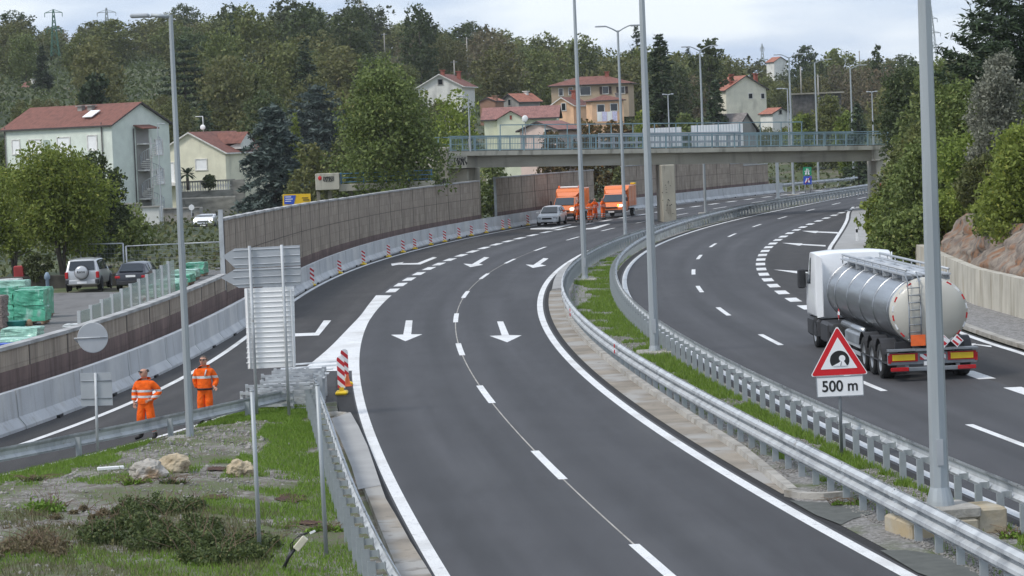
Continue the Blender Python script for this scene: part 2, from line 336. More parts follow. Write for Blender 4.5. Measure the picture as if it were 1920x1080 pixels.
# right edge line of the far carriageway with its lay-by
RRp = [G(*p) for p in [(1990,690),(1920,664),(1822,632),(1700,582),(1600,520),(1562,485),(1555,468),(1567,448),(1580,428),(1588,412),(1591,398),(1600,388)]]
def interp_path(P, step=1.5):
    # Catmull-Rom through the points
    o = []
    for i in range(len(P)-1):
        p0 = P[max(i-1,0)]; p1 = P[i]; p2 = P[i+1]; p3 = P[min(i+2,len(P)-1)]; n = max(2, int((p2-p1).length/step))
        for k in range(n):
            t = k/n; o.append(.5*((2*p1)+(p2-p0)*t+(2*p0-5*p1+4*p2-p3)*t*t+(3*p1-p0-3*p2+p3)*t**3))
    return o+[P[-1]]
RRs = interp_path(RRp)
def rr_x(y):
    for a, b in zip(RRs[:-1], RRs[1:]):
        if a.y <= y <= b.y: t = (y-a.y)/max(1e-6, b.y-a.y); return a.x+(b.x-a.x)*t
    return RRs[0].x-(RRs[0].y-y)*.02 if y < RRs[0].y else cB.x(y)+5.0
# ------------------------------------------------------------ terrain
zc_u = [0,350,740,960,1180,1440,1700,2000]; zc_v = [34,36,33,25,18,13,14,16]
def wall_x(y): return float(np.interp(y, [40,82,91,105,141,160,180,215,280,330,420], [17.6,17.5,17.9,17.4,19.2,22.5,26.5,32,44,60,95]))
def terr(x, y):
    if y < 1: return -.08
    u = 960+5200*x/max(y,60)
    r = min(max((y-325)/475,0),1)**.68; z = float(np.interp(u, zc_u, zc_v))*r
    if y > 850: z *= max(0, 1-(y-850)/900)
    if 45 < y < 330:
        d = x-wall_x(y)-.6
        if d > 0: z = max(z, min(11, .55+d*.45)*min(1, d/2+.4)*min(1,(330-y)/60))
    return z-.08
def gridpts(a, b, fine0, fine1, s, S_):
    v = []; x = a
    while x < b: v.append(x); x += s if fine0 <= x < fine1 else S_
    return v+[b]
xs = [-1600,-1200,-600]+gridpts(-400,400,-60,110,3,16)+[600,1200,1600]
ys = [-400,-100]+gridpts(0,900,30,400,4,16)+[1000,1200,1400,1750,2000]
V = [(x, y, terr(x,y)) for y in ys for x in xs]; nx = len(xs)
Q = [(j*nx+i, j*nx+i+1, (j+1)*nx+i+1, (j+1)*nx+i) for j in range(len(ys)-1) for i in range(nx-1)]
gm = M['ground'] = mat('rough_grass', (.055,.075,.022), .95, var=.3, scale=.6, col2=(.085,.10,.035)); layer(gm, (.13,.115,.08), .25, .52, .62); layer(gm, (.03,.045,.015), .05, .45, .6)
tag(arrays('ground', V, Q, 'ground', smooth=True), kind='structure')
# ------------------------------------------------------------ sheets of asphalt
def sheet(name, la, lb, mats, z, step=2.0, y0=20, y1=430):
    n = int((y1-y0)/step)+1; V = []
    for i in range(n):
        y = y0+(y1-y0)*i/(n-1); V += [(la(y), y, z), (lb(y), y, z)]
    o = arrays(name, V, [(2*i,2*i+1,2*i+3,2*i+2) for i in range(n-1)], mats); uv = o.data.uv_layers.new(name='UVMap'); s_ = 0; S_ = [0]
    for i in range(1, n): s_ += math.hypot(V[2*i+1][0]-V[2*i-1][0], V[2*i+1][1]-V[2*i-1][1]); S_.append(s_)
    for l in o.data.loops: k = l.vertex_index; uv.data[l.index].uv = ((V[k][0]-V[k-1][0])*.98 if k%2 else 0, S_[k//2])
    return tag(o, kind='structure')
sheet('road', lambda y: cEL.x(y)-.42, lambda y: cER.x(y)+.42+(0 if y<76 else 0), 'asphalt', 0.0)
def ramp_r(y): return cEL.x(y)-.05 if y > 74.8 else (cRE.x(y)+.28)
sheet('exit_ramp', lambda y: cNJ.x(y)-.1, ramp_r, 'asphalt_brown', -.004, step=.7, y0=30)
sheet('far_carriageway', lambda y: cRL.x(y)-.5, lambda y: cW.x(y), 'asphalt', 0.0)
sheet('merging_lane', lambda y: cW.x(y)-.1, lambda y: rr_x(y)+.25, 'asphalt_brown', -.004, step=1.0)
# concrete verge right of the merging lane, kerb by the wall, gravel verge
M['verge'] = mat('pale_paving', (.34,.335,.325), .9, var=.1, scale=1)
M['gravel'] = mat('gravel', (.22,.21,.20), .95, var=.35, scale=9, bump=.6, bscale=30); layer(M['gravel'], (.34,.33,.32), 16, .55, .62); layer(M['gravel'], (.10,.10,.085), 3, .55, .75)
def rib(name, path, w0, w1, m, z, kind='structure'):
    mb = MB(); mb.sweep([(w0,z),(w1,z)], path, 0); return tag(mb.build(name, m), kind=kind)
rib('verge', [p for p in RRs if p.y > 128], .25, 2.3, 'verge', .012)
sheet('gravel_verge', lambda y: rr_x(y)+.6, lambda y: wall_x(y)+.05, 'gravel', .05, y0=60, y1=129)
mb = MB(); mb.sweep([(-.06,0),(-.06,.14),(.2,.14),(.2,0)], [Vector((rr_x(y)+.45, y, 0)) for y in range(60,130,2)]); tag(mb.build('kerb','kerb'), kind='structure')
# ------------------------------------------------------------ painted markings
Z1 = .006
mk = MB()
def line(c, a, b, w_, off=0, mi=0, z=Z1): mk.sweep([(off-w_/2, z),(off+w_/2, z)], c.path(a, b, 1.0), mi)
line(cER, 30, 400, .24); line(cRL, 38, 400, .22); line(cLE, 60, 330, .2)
line(cRE, 52, 74.5, .15); line(cEL, 30, 92, .24)
mk.sweep([(-.11,Z1),(.11,Z1)], RRs)
def dashes(c, px, L_, w_, per, lo, hi):
    cs = sorted(G(*p).y for p in px)
    while cs[0]-per*c.tan(cs[0]).y > lo: cs.insert(0, cs[0]-per*c.tan(cs[0]).y)
    while cs[-1] < hi: cs.append(cs[-1]+per*c.tan(cs[-1]).y)
    for y in cs:
        h = L_/2*c.tan(y).y; line(c, y-h, y+h, w_)
dashes(cA, [(1237,1065),(1030,871),(911,739),(860.7,655),(854.3,596),(873.3,552.3),(908.7,518),(956.7,489.7),(1011.7,466.7),(1073.3,447.3),(1140.7,430.3),(1205,416)], 5.4, .19, 15.3, 30, 400)
dashes(cB, [(1870,817),(1625,718),(1442,637),(1355,584),(1313,542),(1300,510),(1311,482),(1337,460),(1373,441),(1418,423),(1468,408),(1519,394),(1568,382)], 5.0, .19, 15.3, 40, 400)
dashes(cW, [(1577.7,399),(1564,403.7),(1549,409),(1534,414.3),(1519,420.3),(1505.3,426),(1491.7,431.3),(1480,437.3),(1469,443.7),(1458.7,450),(1449.3,456.7),(1440,463.7),(1434.3,470.7),(1431,478.3),(1428.3,486.7),(1427.7,495.3),(1429,504.7),(1433.3,514.3),(1441,524.7),(1451.7,535.7),(1466,548.3),(1484.3,562.3),(1505,576.7)], 2.6, .48, 5.2, 45, 260)
dashes(cEL, [(730,545),(746,534),(764,523.7),(782.3,513.3),(802,503.7),(822.3,495.3),(842.7,487),(864,479),(886,471.7),(908.3,465),(930.7,458.3),(953.3,452.3),(976.7,446.7),(1000.7,441),(1024.3,435.3),(1048,430),(1072.7,425.7)], 3.1, .48, 6.3, 131, 330)
def poly(px, z=Z1): 
    v = [G(*p) for p in px]; mk.add([(p.x,p.y,z) for p in v], [tuple(range(len(v)))])
# gore, a tapering white wedge: built in strips between its two sides
gl = [(705,554),(690,573),(676,592),(655,614),(620,650),(585,680),(562,697)]; gr = [(733,552),(704,579),(687,604),(678,628),(669,656),(666.5,680),(668,703)]
def resamp(P, n):
    P = [G(*p) for p in P]; P = interp_path(P, .8); return [P[int(i*(len(P)-1)/(n-1))] for i in range(n)]
a_ = resamp(gl, 24); b_ = [cEL.at(p.y-.6, .235-.115*min(1,(i/10))) for i, p in enumerate(a_)]; vs = []
for p, q in zip(a_, b_): vs += [(p.x,p.y,Z1+.004), (q.x,q.y,Z1+.004)]
mk.add(vs, [(2*i,2*i+1,2*i+3,2*i+2) for i in range(23)])
# lane arrows
def arrow_c(c, y0, y1, off, hw=.5, sw=.16, hl=.34):
    # straight arrow along a lane, head towards the camera
    yh_ = y0+(y1-y0)*hl; f = lambda y, o: c.at(y, off+o, Z1+.002)
    mk.add([f(y0,0), f(yh_,hw), f(yh_,-hw)], [(0,1,2)])
    n = 5; v = []
    for i in range(n): y = yh_+(y1-yh_)*i/(n-1); v += [f(y,-sw), f(y,sw)]
    mk.add(v, [(2*i,2*i+1,2*i+3,2*i+2) for i in range(n-1)])
def arrow_px(tip, side1, side2, n1, n2, e1, e2, extra=None): poly([tip, side1, n1, e1, e2, n2, side2])
# arrows traced on the ground from their corners
poly([(760,640),(733,628),(756,627.5)]); poly([(760,640),(756,627.5),(770,627)]); poly([(760,640),(770,627),(792,627)])
poly([(761,601),(773.5,601),(771,628),(756,628)], Z1+.001)
poly([(951,642),(918,630),(942,629)]); poly([(951,642),(942,629),(954,628.5)]); poly([(951,642),(954,628.5),(978,629)])
poly([(932,603),(943.5,603),(955,629.5),(941,630)], Z1+.001)
poly([(882,501),(869,494.5),(885,495.5),(908,482),(917.5,482.8),(898,494.5),(906,496.5)])
poly([(999,502.5),(985.5,496),(1000,497),(1019,484),(1028.5,484.8),(1013,495.8),(1024,498)])
poly([(735,498.5),(733,494.5),(757,491.5),(754,493.8),(783,493.2),(812,482),(819.5,483),(788,496),(748,496.3)])
poly([(552,625.5),(591,624),(607,601),(621,601),(598,629),(552,631)])
poly([(733+262,428.3),(1015,426.5),(1033,427),(1068,420.6),(1072,421.5),(1036,430),(994,430.3)])
poly([(1098,428.5),(1110,427),(1140,419.3),(1145,420),(1116,429.5),(1099,430.4)])
for (x0,y0,x1,y1,x2,y2) in [(1503,433,1535,435,1571,436.6),(1466,455.5,1505,458.5,1548,461),(1450,505.5,1500,510.5,1545,513),(1784,646,1830,646,1859,650)]:
    poly([(x0,y0),(x1,y1-1.9),(x1-2,y1-.9),(x2,y2-1.3),(x2,y2+1.3),(x1-2,y1+.9),(x1-6,y1+2.2)])
struct(mk, 'road_markings', 'line')
mb = MB(); mb.sweep([(-.018,.0045),(.018,.0045)], cA.path(34,170,1.0)); struct(mb, 'marking_guide', 'kerb')
# bitumen joint bands beside the edge lines
mb = MB()
mb.sweep([(.20,.0025),(.50,.0025)], cER.path(30,170,1.0)); mb.sweep([(-.62,.0025),(-.16,.0025)], cEL.path(30,84,1.0))
mb.sweep([(-.5,.003),(-.2,.003)], cRL.path(38,300,1.0)); struct(mb, 'joint_seal', 'seal')
# ------------------------------------------------------------ median
def px_poly(name, px, m, z, kind='structure', th=0):
    v = [G(*p) for p in px]; mb = MB()
    if th: mb.prism([(p.x,p.y) for p in v], z-th, z)
    else: mb.add([(p.x,p.y,z) for p in v], [tuple(range(len(v)))])
    return tag(mb.build(name, m), kind=kind)
def median_l(y): return cER.x(y)+.4
M['median'] = mat('gravel_and_grass', (.21,.20,.185), .95, var=.3, scale=7, bump=.7, bscale=24); layer(M['median'], (.32,.31,.30), 14, .54, .62); layer(M['median'], (.10,.12,.05), .5, .50, .6, seed=2)
sheet('median', median_l, lambda y: cRL.x(y)-.45, 'median', .012, step=1.0, y0=30, y1=420)
# gutter and kerb (the gutter is a concrete channel between the paint and the kerb)
yk0, yk1 = cKC.y0, cKC.y1; Yk = [yk0+(yk1-yk0)*i/60 for i in range(61)]
v = []
for y in Yk: v += [(cER.x(y)+.36, y, .018), (cKC.x(y), y, .022)]
tag(arrays('gutter', v, [(2*i,2*i+1,2*i+3,2*i+2) for i in range(60)], 'gutter'), kind='structure')
mb = MB(); mb.sweep([(0,0),(.02,.13),(.20,.13),(.22,0)], [G(1476,928)]+[Vector((cKC.x(y),y,.01)) for y in Yk[6:]], closed=True, caps=True)
mb.sweep([(-.2,0),(-.2,.13),(0,.13),(0,0)], [G(1470,931),G(1500,937),G(1545,938),G(1600,934)], closed=True, caps=True); tag(mb.build('kerb','kerb'), kind='structure')
px_poly('verge', [(1035,543),(1062,541),(1064,520),(1078,490),(1066,493),(1046,510),(1038,528)], 'verge', .03)
M['patch'] = mat('old_asphalt_patch', (.10,.105,.095), .92, var=.15, scale=3, bump=.2, bscale=30)
px_poly('asphalt_patch', [(1480,940),(1530,944),(1590,944),(1637,965),(1600,975),(1577,986),(1530,968)], 'patch', .024)
px_poly('asphalt_patch', [(1650,1034),(1700,1034),(1775,1045),(1850,1085),(1790,1100),(1720,1076)], 'patch', .024)
# ------------------------------------------------------------ island on the left and its pale concrete strip
def isl_r(y): return min(cEL.x(y)-.65, 3)
M['island'] = mat('island_ground', (.19,.175,.155), .95, var=.3, scale=5, bump=.6, bscale=18); layer(M['island'], (.30,.285,.265), 11, .54, .64); layer(M['island'], (.10,.115,.05), .38, .44, .54, seed=5); layer(M['island'], (.12,.10,.075), 3.5, .5, .65); layer(M['island'], (.085,.055,.045), 1.2, .62, .72)
def isl_z(x, y):
    l, r = cRE.x(y)+.2, cEL.x(y)-1.6; d = max(0, min(x-l, r-x, (75.6-y)*1.2))
    return .03+.10*min(1, d/1.2)+.12*min(1, max(0,d-1)/4)*(1+math.sin(x*1.3+y*.4)*.4)
V = []; n1 = 60; n2 = 110
for j in range(n2+1):
    y = 30+(75.6-30)*j/n2; a, b = cRE.x(y)+.2, isl_r(y)
    for i in range(n1+1): x = a+(b-a)*i/n1; V.append((x, y, isl_z(x,y)+.02*math.sin(x*5+y*3)*min(1,max(0,i*(n1-i))/60)))
tag(arrays('island', V, [(j*(n1+1)+i, j*(n1+1)+i+1, (j+1)*(n1+1)+i+1, (j+1)*(n1+1)+i) for j in range(n2) for i in range(n1)], 'island', smooth=True), kind='structure')
px_poly('concrete_strip', [(616,797),(656,784),(673,812),(690,850),(715,925),(724,950),(743,982),(770,1032),(800,1080),(830,1130),(760,1130),(738,1066),(715,1010),(690,945),(660,872),(636,830)], 'gutter', .16, th=.15)
px_poly('concrete_strip', [(622,797),(658,785),(673,812),(690,850),(715,925),(672,933),(660,890),(640,840)], 'verge', .166)
# yard beyond the low wall
M['yard'] = mat('yard_asphalt', (.155,.15,.145), .9, var=.1, scale=.5); layer(M['yard'], (.11,.105,.10), 1.2, .55, .7, (1,.3,1))
px_poly('yard', [(-120,760),(150,690),(460,560),(470,500),(400,500),(300,544),(130,548),(-160,548)], 'yard', -.03)
# ============================================================ concrete barrier units along the left edge
def nj_profile(): return [(.31,0),(.31,.08),(.12,.32),(.08,1.02),(-.10,1.02),(-.14,.32),(-.33,.08),(-.33,0)]
ys_ = cNJ.march(60, 290, 6.0)
for i, y in enumerate(ys_):
    o = cNJ.at(y, -.32); y2 = y+5.93*cNJ.tan(y).y
    t = thing('concrete_barrier', ORD[i]+' grey concrete barrier unit beside the exit lane, counting from the left', 'barrier', o, 0, 'concrete barrier units along the exit lane')
    mb = MB(); pth = [cNJ.at(y+(y2-y)*k/3, -.32)-o for k in range(4)]
    mb.sweep(nj_profile(), pth, closed=True, caps=True)
    mb.build('unit', 'barrier', t)
    mb = MB()
    a = cNJ.at((y+y2)/2, .0)-o; mb.box((a.x,a.y,.035), (.1,.55,.07), 0)
    mb.build('drain_slot', 'black', t)
# ============================================================ noise walls
def wallmat(name, c1, c2):
    m = mat(name, c1, .9, col2=c2, scale=1.2, detail=8)
    t = m.node_tree; b = t.nodes['Principled BSDF']; uv = _n(t, 'ShaderNodeUVMap'); 
    mp = _n(t, 'ShaderNodeMapping'); mp.inputs['Scale'].default_value = (1,1,1); t.links.new(uv.outputs[0], mp.inputs[0])
    br = _n(t, 'ShaderNodeTexBrick'); br.offset = .5; br.inputs['Scale'].default_value = 1.0; br.inputs['Brick Width'].default_value = 1.02; br.inputs['Row Height'].default_value = .5
    br.inputs['Mortar Size'].default_value = .022; br.inputs['Color1'].default_value = (1,1,1,1); br.inputs['Color2'].default_value = (.86,.86,.86,1); br.inputs['Mortar'].default_value = (.82,.82,.82,1)
    t.links.new(mp.outputs[0], br.inputs[0])
    wv = _n(t, 'ShaderNodeTexWave'); wv.inputs['Scale'].default_value = 3.2; wv.inputs['Distortion'].default_value = .4; wv.bands_direction = 'X'; t.links.new(mp.outputs[0], wv.inputs[0])
    st = _n(t, 'ShaderNodeTexNoise'); st.inputs['Scale'].default_value = 1; st.inputs['Detail'].default_value = 4; mp2 = _n(t, 'ShaderNodeMapping'); mp2.inputs['Scale'].default_value = (5,.35,1)
    t.links.new(uv.outputs[0], mp2.inputs[0]); t.links.new(mp2.outputs[0], st.inputs[0])
    r2 = _n(t, 'ShaderNodeMapRange'); r2.inputs[1].default_value = .35; r2.inputs[2].default_value = .7; r2.inputs[3].default_value = 1.1; r2.inputs[4].default_value = .66; t.links.new(st.outputs[0], r2.inputs[0])
    src = b.inputs['Base Color'].links[0].from_socket
    mu = _n(t, 'ShaderNodeMix', data_type='RGBA', blend_type='MULTIPLY'); mu.inputs[0].default_value = 1; t.links.new(src, mu.inputs[6]); t.links.new(br.outputs[0], mu.inputs[7])
    m2 = _n(t, 'ShaderNodeMix', data_type='RGBA', blend_type='MULTIPLY'); m2.inputs[0].default_value = 1; t.links.new(mu.outputs[2], m2.inputs[6]); t.links.new(r2.outputs[0], m2.inputs[7]); t.links.new(m2.outputs[2], b.inputs['Base Color'])
    bp = _n(t, 'ShaderNodeBump'); bp.inputs['Strength'].default_value = .7; bp.inputs['Distance'].default_value = .04; t.links.new(wv.outputs['Fac'], bp.inputs['Height']); t.links.new(bp.outputs[0], b.inputs['Normal'])
    return m
M['nw_top'] = wallmat('ribbed_wall_concrete', (.385,.315,.25), (.48,.40,.32)); M['nw_low'] = wallmat('dark_ribbed_concrete', (.20,.138,.122), (.26,.18,.16))
def add_uv(o, s0):
    me = o.data; uv = me.uv_layers.new(name='UVMap'); inv = None
    for p in me.polygons:
        for li in p.loop_indices:
            v = me.vertices[me.loops[li].vertex_index].co; uv.data[li].uv = (s0+math.hypot(v.x, v.y), v.z)
M['seam'] = mat('dark_panel_joint', (.13,.11,.095), .9)  # dark colour of the joint strips and mid grooves of the noise wall panels
def noise_wall(label, ya, yb, ztop, zlow, bay, off=-1.15, low_strip=True, seam=True, postcol='kerb'):
    o = cNJ.at(ya, off); t = thing('noise_wall', label, 'wall', o, 0, None); ysb = cNJ.march(ya, yb-.5, bay)+[yb]; s0 = 0
    for i in range(len(ysb)-1):
        y, y2 = ysb[i], ysb[i+1]-.03; a = cNJ.at(y, off); p = [a-a, cNJ.at(y2, off)-a]
        zt = ztop((y+y2)/2); zl = zlow
        mb = MB(); zm = zl+(zt-zl)*.5
        if zt-zl > 1.2: mb.sweep([(.1,zl),(.1,zm-.015),(.07,zm-.015),(.07,zm+.015),(.1,zm+.015),(.1,zt),(-.1,zt),(-.1,zl)], p, closed=True, caps=True, mis=[0,1,1,1,0,0,0,0])
        else: mb.sweep([(.1,zl),(.1,zt),(-.1,zt),(-.1,zl)], p, closed=True, caps=True)
        tt_ = (p[1]-p[0]).normalized(); mb.box((p[0].x+.105*tt_.y, p[0].y-.105*tt_.x, (zl+zt)/2), (.02,.10,zt-zl), 1)
        q = mb.build('wall_panel', ['nw_top','seam'], t); q.location = a-o; add_uv(q, s0)
        mb = MB(); mb.sweep([(.13,-.1),(.13,zl),(-.13,zl),(-.13,-.1)], p, closed=True, caps=True)
        q = mb.build('base_panel', 'nw_low', t); q.location = a-o; add_uv(q, s0)
        mb = MB(); mb.sweep([(.16,zt+.002),(.16,zt+.10),(-.16,zt+.10),(-.16,zt+.002)], p, closed=True, caps=True)
        q = mb.build('coping', 'concrete', t); q.location = a-o
        s0 += bay
    return t
noise_wall('low noise wall of brown panels with a dark red base before the yard', 52, cNJ.y0*0+111.3, lambda y: 1.94, 1.38, 4.0)
y1a = 112; y1b = 209.7
t = noise_wall('longest and tallest noise wall of grey brown panels, ending at the bridge', y1a, y1b, lambda y: 4.16-(min(y,165)-y1a)*.0075, 1.25, 4.0, off=-1.2)
mb = MB(); a = cNJ.at(y1a-.12, -1.2); mb.box((0,0,2.3), (.18,.18,4.6)); q = mb.build('end_post', 'steel', t); q.location = a-Vector(t.location)
y2a, y2b = 214.6, 243.5
t = noise_wall('second tall noise wall, behind the orange box trucks under the bridge', y2a, y2b, lambda y: 3.86-(y-y2a)*.003, 1.25, 4.0)
mb = MB(); mb.box((0,-.15,2), (.2,.2,4)); mb.build('end_post', 'steel', t)
t = noise_wall('farthest noise wall with its top stepping down at the right end', 252, 292, lambda y: 3.9 if y < 276 else 3.9-.28*int((y-276)/5+1), 1.25, 4.0)
mb = MB(); mb.box((0,-.15,2), (.2,.2,4)); mb.build('end_post', 'steel', t)
# glass panes standing in steps behind the low wall
for i in range(11):
    y = 86.5+i*1.75; a = cNJ.at(y, -2.3); t = thing('glass_panel', ORD[i]+' pale green glass screen from the left in the row behind the low noise wall', 'glass panel', a, math.atan2(-cNJ.tan(y).x, cNJ.tan(y).y), 'glass screen panes behind the low wall')
    h = 2.15+i*.075
    mb = MB(); mb.box((0,.8,h/2), (.03,1.5,h)); mb.build('pane', 'panelglass', t)
    mb = MB()
    mb.box((0,0,h/2), (.10,.08,h+.06)); mb.build('post', 'steel', t)
# ============================================================ guard rails
def hump(s, z0, h, n=2, d=.08):
    o = []; w_ = h/n
    for k in range(n):
        z = z0+k*w_; o += [(0,z),(0,z+w_*.14),(s*d,z+w_*.36),(s*d,z+w_*.64),(0,z+w_*.86)]
    return o+[(0,z0+h)]
def post_mesh(h, w_=.12, d=.06):
    mb = MB(); tt = .008
    mb.box((0,0,h/2-.05), (w_,tt,h+.1)); mb.box((-w_/2,d/2,h/2-.05), (tt,d,h+.1)); mb.box((w_/2,d/2,h/2-.05), (tt,d,h+.1)); return mb
def guardrail(label, c, y0, y1, s, ztop, hbeam, humps, post_h, post_off, spacing, stuff_from=100, spacer=True, step=1.0, group=None, joints=4.0, mirror=1):
    """s = side the beam bulges to (+1 right), posts stand on the other side"""
    o = c.at(y0); o.z = 0; t = thing('guard_rail', label, 'guard rail', o, 0, group)
    P0 = [c.at(y) for y in c.march(y0, y1, step)]
    for p in P0: p.z = 0
    mb = MB(); mb.sweep(hump(s, ztop-hbeam, hbeam, humps), [p-o for p in P0], 0, smooth=False); mb.sweep(hump(s, ztop-hbeam+.001, hbeam-.002, humps, .072), [p-o for p in P0], 0); 
    mb.build('beam', 'steel', t, fix=False)
    # overlapping sheet ends with bolts
    for y in c.march(y0+1.2, min(y1, 150), joints):
        mb = MB()
        pr = [(a+s*.004, z) for a, z in hump(s, ztop-hbeam, hbeam, humps)]
        mb.sweep(pr, [c.at(y)-o, c.at(y+.30)-o], 0)
        for k in range(humps*2): mb.box(c.at(y+.15, s*(.006+(.08 if k%2 else 0)), ztop-hbeam*(.08+.84*k/(humps*2-1)))-o, (.035,.035,.035), 1)
        mb.build('beam_joint', ['steel','steel_dark'], t)
    pm = None; rest = MB()
    for i, y in enumerate(c.march(y0+.4, y1, spacing)):
        a = c.at(y, post_off)-o; a.z = 0; rz = math.atan2(-c.tan(y).x, c.tan(y).y)
        if i < stuff_from:
            if pm is None:
                pb_ = post_mesh(post_h)
                if spacer: pb_.box((-post_off*.55, .02, ztop-hbeam*.68), (abs(post_off)*.9, .015, hbeam*.32)); pb_.box((-post_off*.9, .0, ztop-hbeam*.66), (.02, .05, hbeam*.40))
                pm = pb_.build('post', 'steel_post', t); q = pm
            else: q = pm.copy(); COL.objects.link(q); q.parent = t
            q.location = a; q.rotation_euler = (0,0,rz)
        else: rest.box((a.x,a.y,post_h/2), (.12,.06,post_h), 0, Matrix.Rotation(rz,3,'Z'))
    if rest.v: tag(rest.build('post', 'steel_post', t), kind='stuff')
    return t
gl_ = guardrail('long double wave guard rail curving along the gutter on the near side of the median', cRAIL, 38, 330, -1, .82, .46, 2, .62, .14, 1.33)
mb = MB()
for (x, y) in [(1157,650),(1073,580),(1320,728),(1480,812)][:2]:
    a = G(x, y-3 if x > 1100 else y, .74)-Vector(gl_.location); 
    for dz in (0,-.17): mb.box((a.x-.085,a.y,.72+dz), (.03,.09,.11))
mb.build('reflector', 'red', gl_)
gr_ = guardrail('long guard rail on closely spaced steel posts along the far side of the median', cRAIR, 38, 345, 1, .80, .32, 1, .60, -.20, 1.33)
cFG = Curve([(595,727),(612,770),(630,827),(669,929),(701,989),(747,1077)], z=.8, deg=3)
guardrail('short foreground guard rail between the grass island and the pale concrete strip', cFG, 38, 77.5, 1, .80, .32, 1, .66, -.22, 1.33, spacer=True)
cRG = Curve([(0,838),(133,817),(187,803),(310,777),(447,750)], z=.62, deg=2)
guardrail('low single wave guard rail beside the exit lane in front of the two workers', cRG, 53, 74.2, -1, .62, .32, 1, .54, .10, 4.0, spacer=False)
cFR = Curve([(1196,640/2+72),(1280,383),(1380,371),(1457,363),(1550,348),(1620,338)], z=0, deg=2)
def lx(y): return cLE.x(y)
gd = guardrail('distant guard rail carrying on from the end of the concrete barrier beyond the bridge', Curve([cNJ.at(y,-.5) for y in (292,320,350,380,410,430)], world=True, deg=2), 292, 400, 1, .95, .40, 1, .7, -.15, 4.0, spacer=False)
# ============================================================ lamp posts
def lamp_post(label, p, h, rb, rt, arms=(), base=True, group='lamp posts along the motorway', n=8, matn='pole', lean=0, headn='lamp_head', tall=False):
    t = thing('lamp_post', label, 'lamp post', p, 0, group)
    mb = MB(); mb.tube([(0,0,0),(0,0,h*.33),(0,0,h*.66),(0,0,h)], [rb,rb+(rt-rb)*.33,rb+(rt-rb)*.66,rt], n, smooth=n>10); pl = mb.build('pole', matn, t)
    if rb > .12:
        mb = MB(); mb.box((0,-rb*.97,.9), (.11,.02,.45)); mb.build('service_door', 'alu', pl)
        mb = MB(); mb.tube([(0,0,-.02),(0,0,.06),(0,0,.28)], [rb*1.5,rb*1.4,rb*1.03], 16, smooth=False); mb.build('base_flange', matn, t)
    if base: mb = MB(); mb.bbox((0,0,.02), (1.15,1.15,.2), r=.04); mb.build('footing', 'kerb', t)
    for (a, L_, kind) in arms:
        mb = MB(); d = Vector((math.cos(a), math.sin(a), 0))
        if kind == 'curve': mb.tube([(0,0,h-.1), d*L_*.25+Vector((0,0,h+.12)), d*L_*.5+Vector((0,0,h+.28)), d*L_*.62+Vector((0,0,h+.30))], .05, 6)
        elif kind == 'flat': mb.tube([(0,0,h-.05), d*L_*.5+Vector((0,0,h+.0))], .05, 6)
        am = mb.build('arm', matn, t)
        zc = h+.30 if kind == 'curve' else h
        mb = MB(); c = d*(L_*.78)+Vector((0,0,zc)); mb.bbox(c, (L_*.48,.30,.10), 0, .03, Matrix.Rotation(a,3,'Z') @ Matrix.Rotation(.0,3,'Y')); mb.build(headn, 'alu', t)
    return t
def at_base(x, y, z=0): return G(x, y, z)
lamp_post('tall lamp post with a flat head pointing left, beside the two workers', at_base(357,828), 10.35, .10, .052, [(PI,.95,'flat')], group=None)
lamp_post('tall grey median lamp post behind the corner of the near guard rail', at_base(1097,527), 15.5, .145, .06, [(0,1.6,'curve'),(PI,1.6,'curve')], group=None)
lamp_post('lamp post rising out of the middle of the grassy median', at_base(1228,664), 15.0, .155, .07, [(0,1.6,'curve'),(PI,1.6,'curve')], group=None)
lamp_post('median lamp post with two lamp arms seen against the sky before the bridge', at_base(1173,450), 13.7, .125, .07, [(0.05,1.45,'curve'),(PI+.05,1.45,'curve')], group=None)
p5 = PD(1763,944,47.3); lamp_post('nearest and thickest grey lamp post, on a yellowish concrete block', p5, 15.0, .165, .075, [(0,1.6,'curve'),(PI,1.6,'curve')], base=False, group=None)
t = thing('concrete_block', 'stained yellowish concrete foundation block under the nearest lamp post', 'foundation', (p5.x,p5.y,0))
M['stain'] = mat('stained_concrete', (.42,.33,.20), .9, var=.2, scale=2, col2=(.42,.38,.30), bump=.3); 
mb = MB(); Rm = Matrix.Rotation(math.radians(12),3,'Z'); mb.bbox((.05,.0,p5.z-.12), (1.0,1.0,.2), 0, .03, Rm); mb.build('cap', 'kerb', t)
mb = MB(); mb.bbox((-.15,.1,(p5.z-.22)/2-.05), (1.25,1.3,p5.z-.12), 0, .04, Rm); mb.bbox((.75,.15,.17), (.55,.9,.55), 0, .04, Rm); mb.build('block', 'stain', t)
lamp_post('double armed median lamp post seen through the bridge, left of the white panels', at_base(1323,401), 13.6, .115, .07, [(0,1.5,'curve'),(PI,1.5,'curve')], group=None)
lamp_post('double armed lamp post beyond the bridge right of the cream house', at_base(1488,366), 13.9, .14, .08, [(0,1.5,'curve'),(PI,1.5,'curve')], group=None)
lamp_post('far single armed lamp post beyond the bridge, left one of the pair', PD(1535,345,318), 13.9, .13, .08, [(0,1.9,'curve')], group=None)
lamp_post('far single armed lamp post beyond the bridge, right one of the pair', PD(1601,335,322), 12.8, .13, .08, [(0,1.9,'curve')], group=None)
t = thing('gantry_leg', 'thick grey steel column under the bridge left of the green motorway sign', 'column', G(1459,372)); mb = MB(); mb.box((0,0,2.1), (.30,.30,4.2)); mb.box((0,0,.03),(.6,.6,.06)); mb.build('column', 'pole', t)
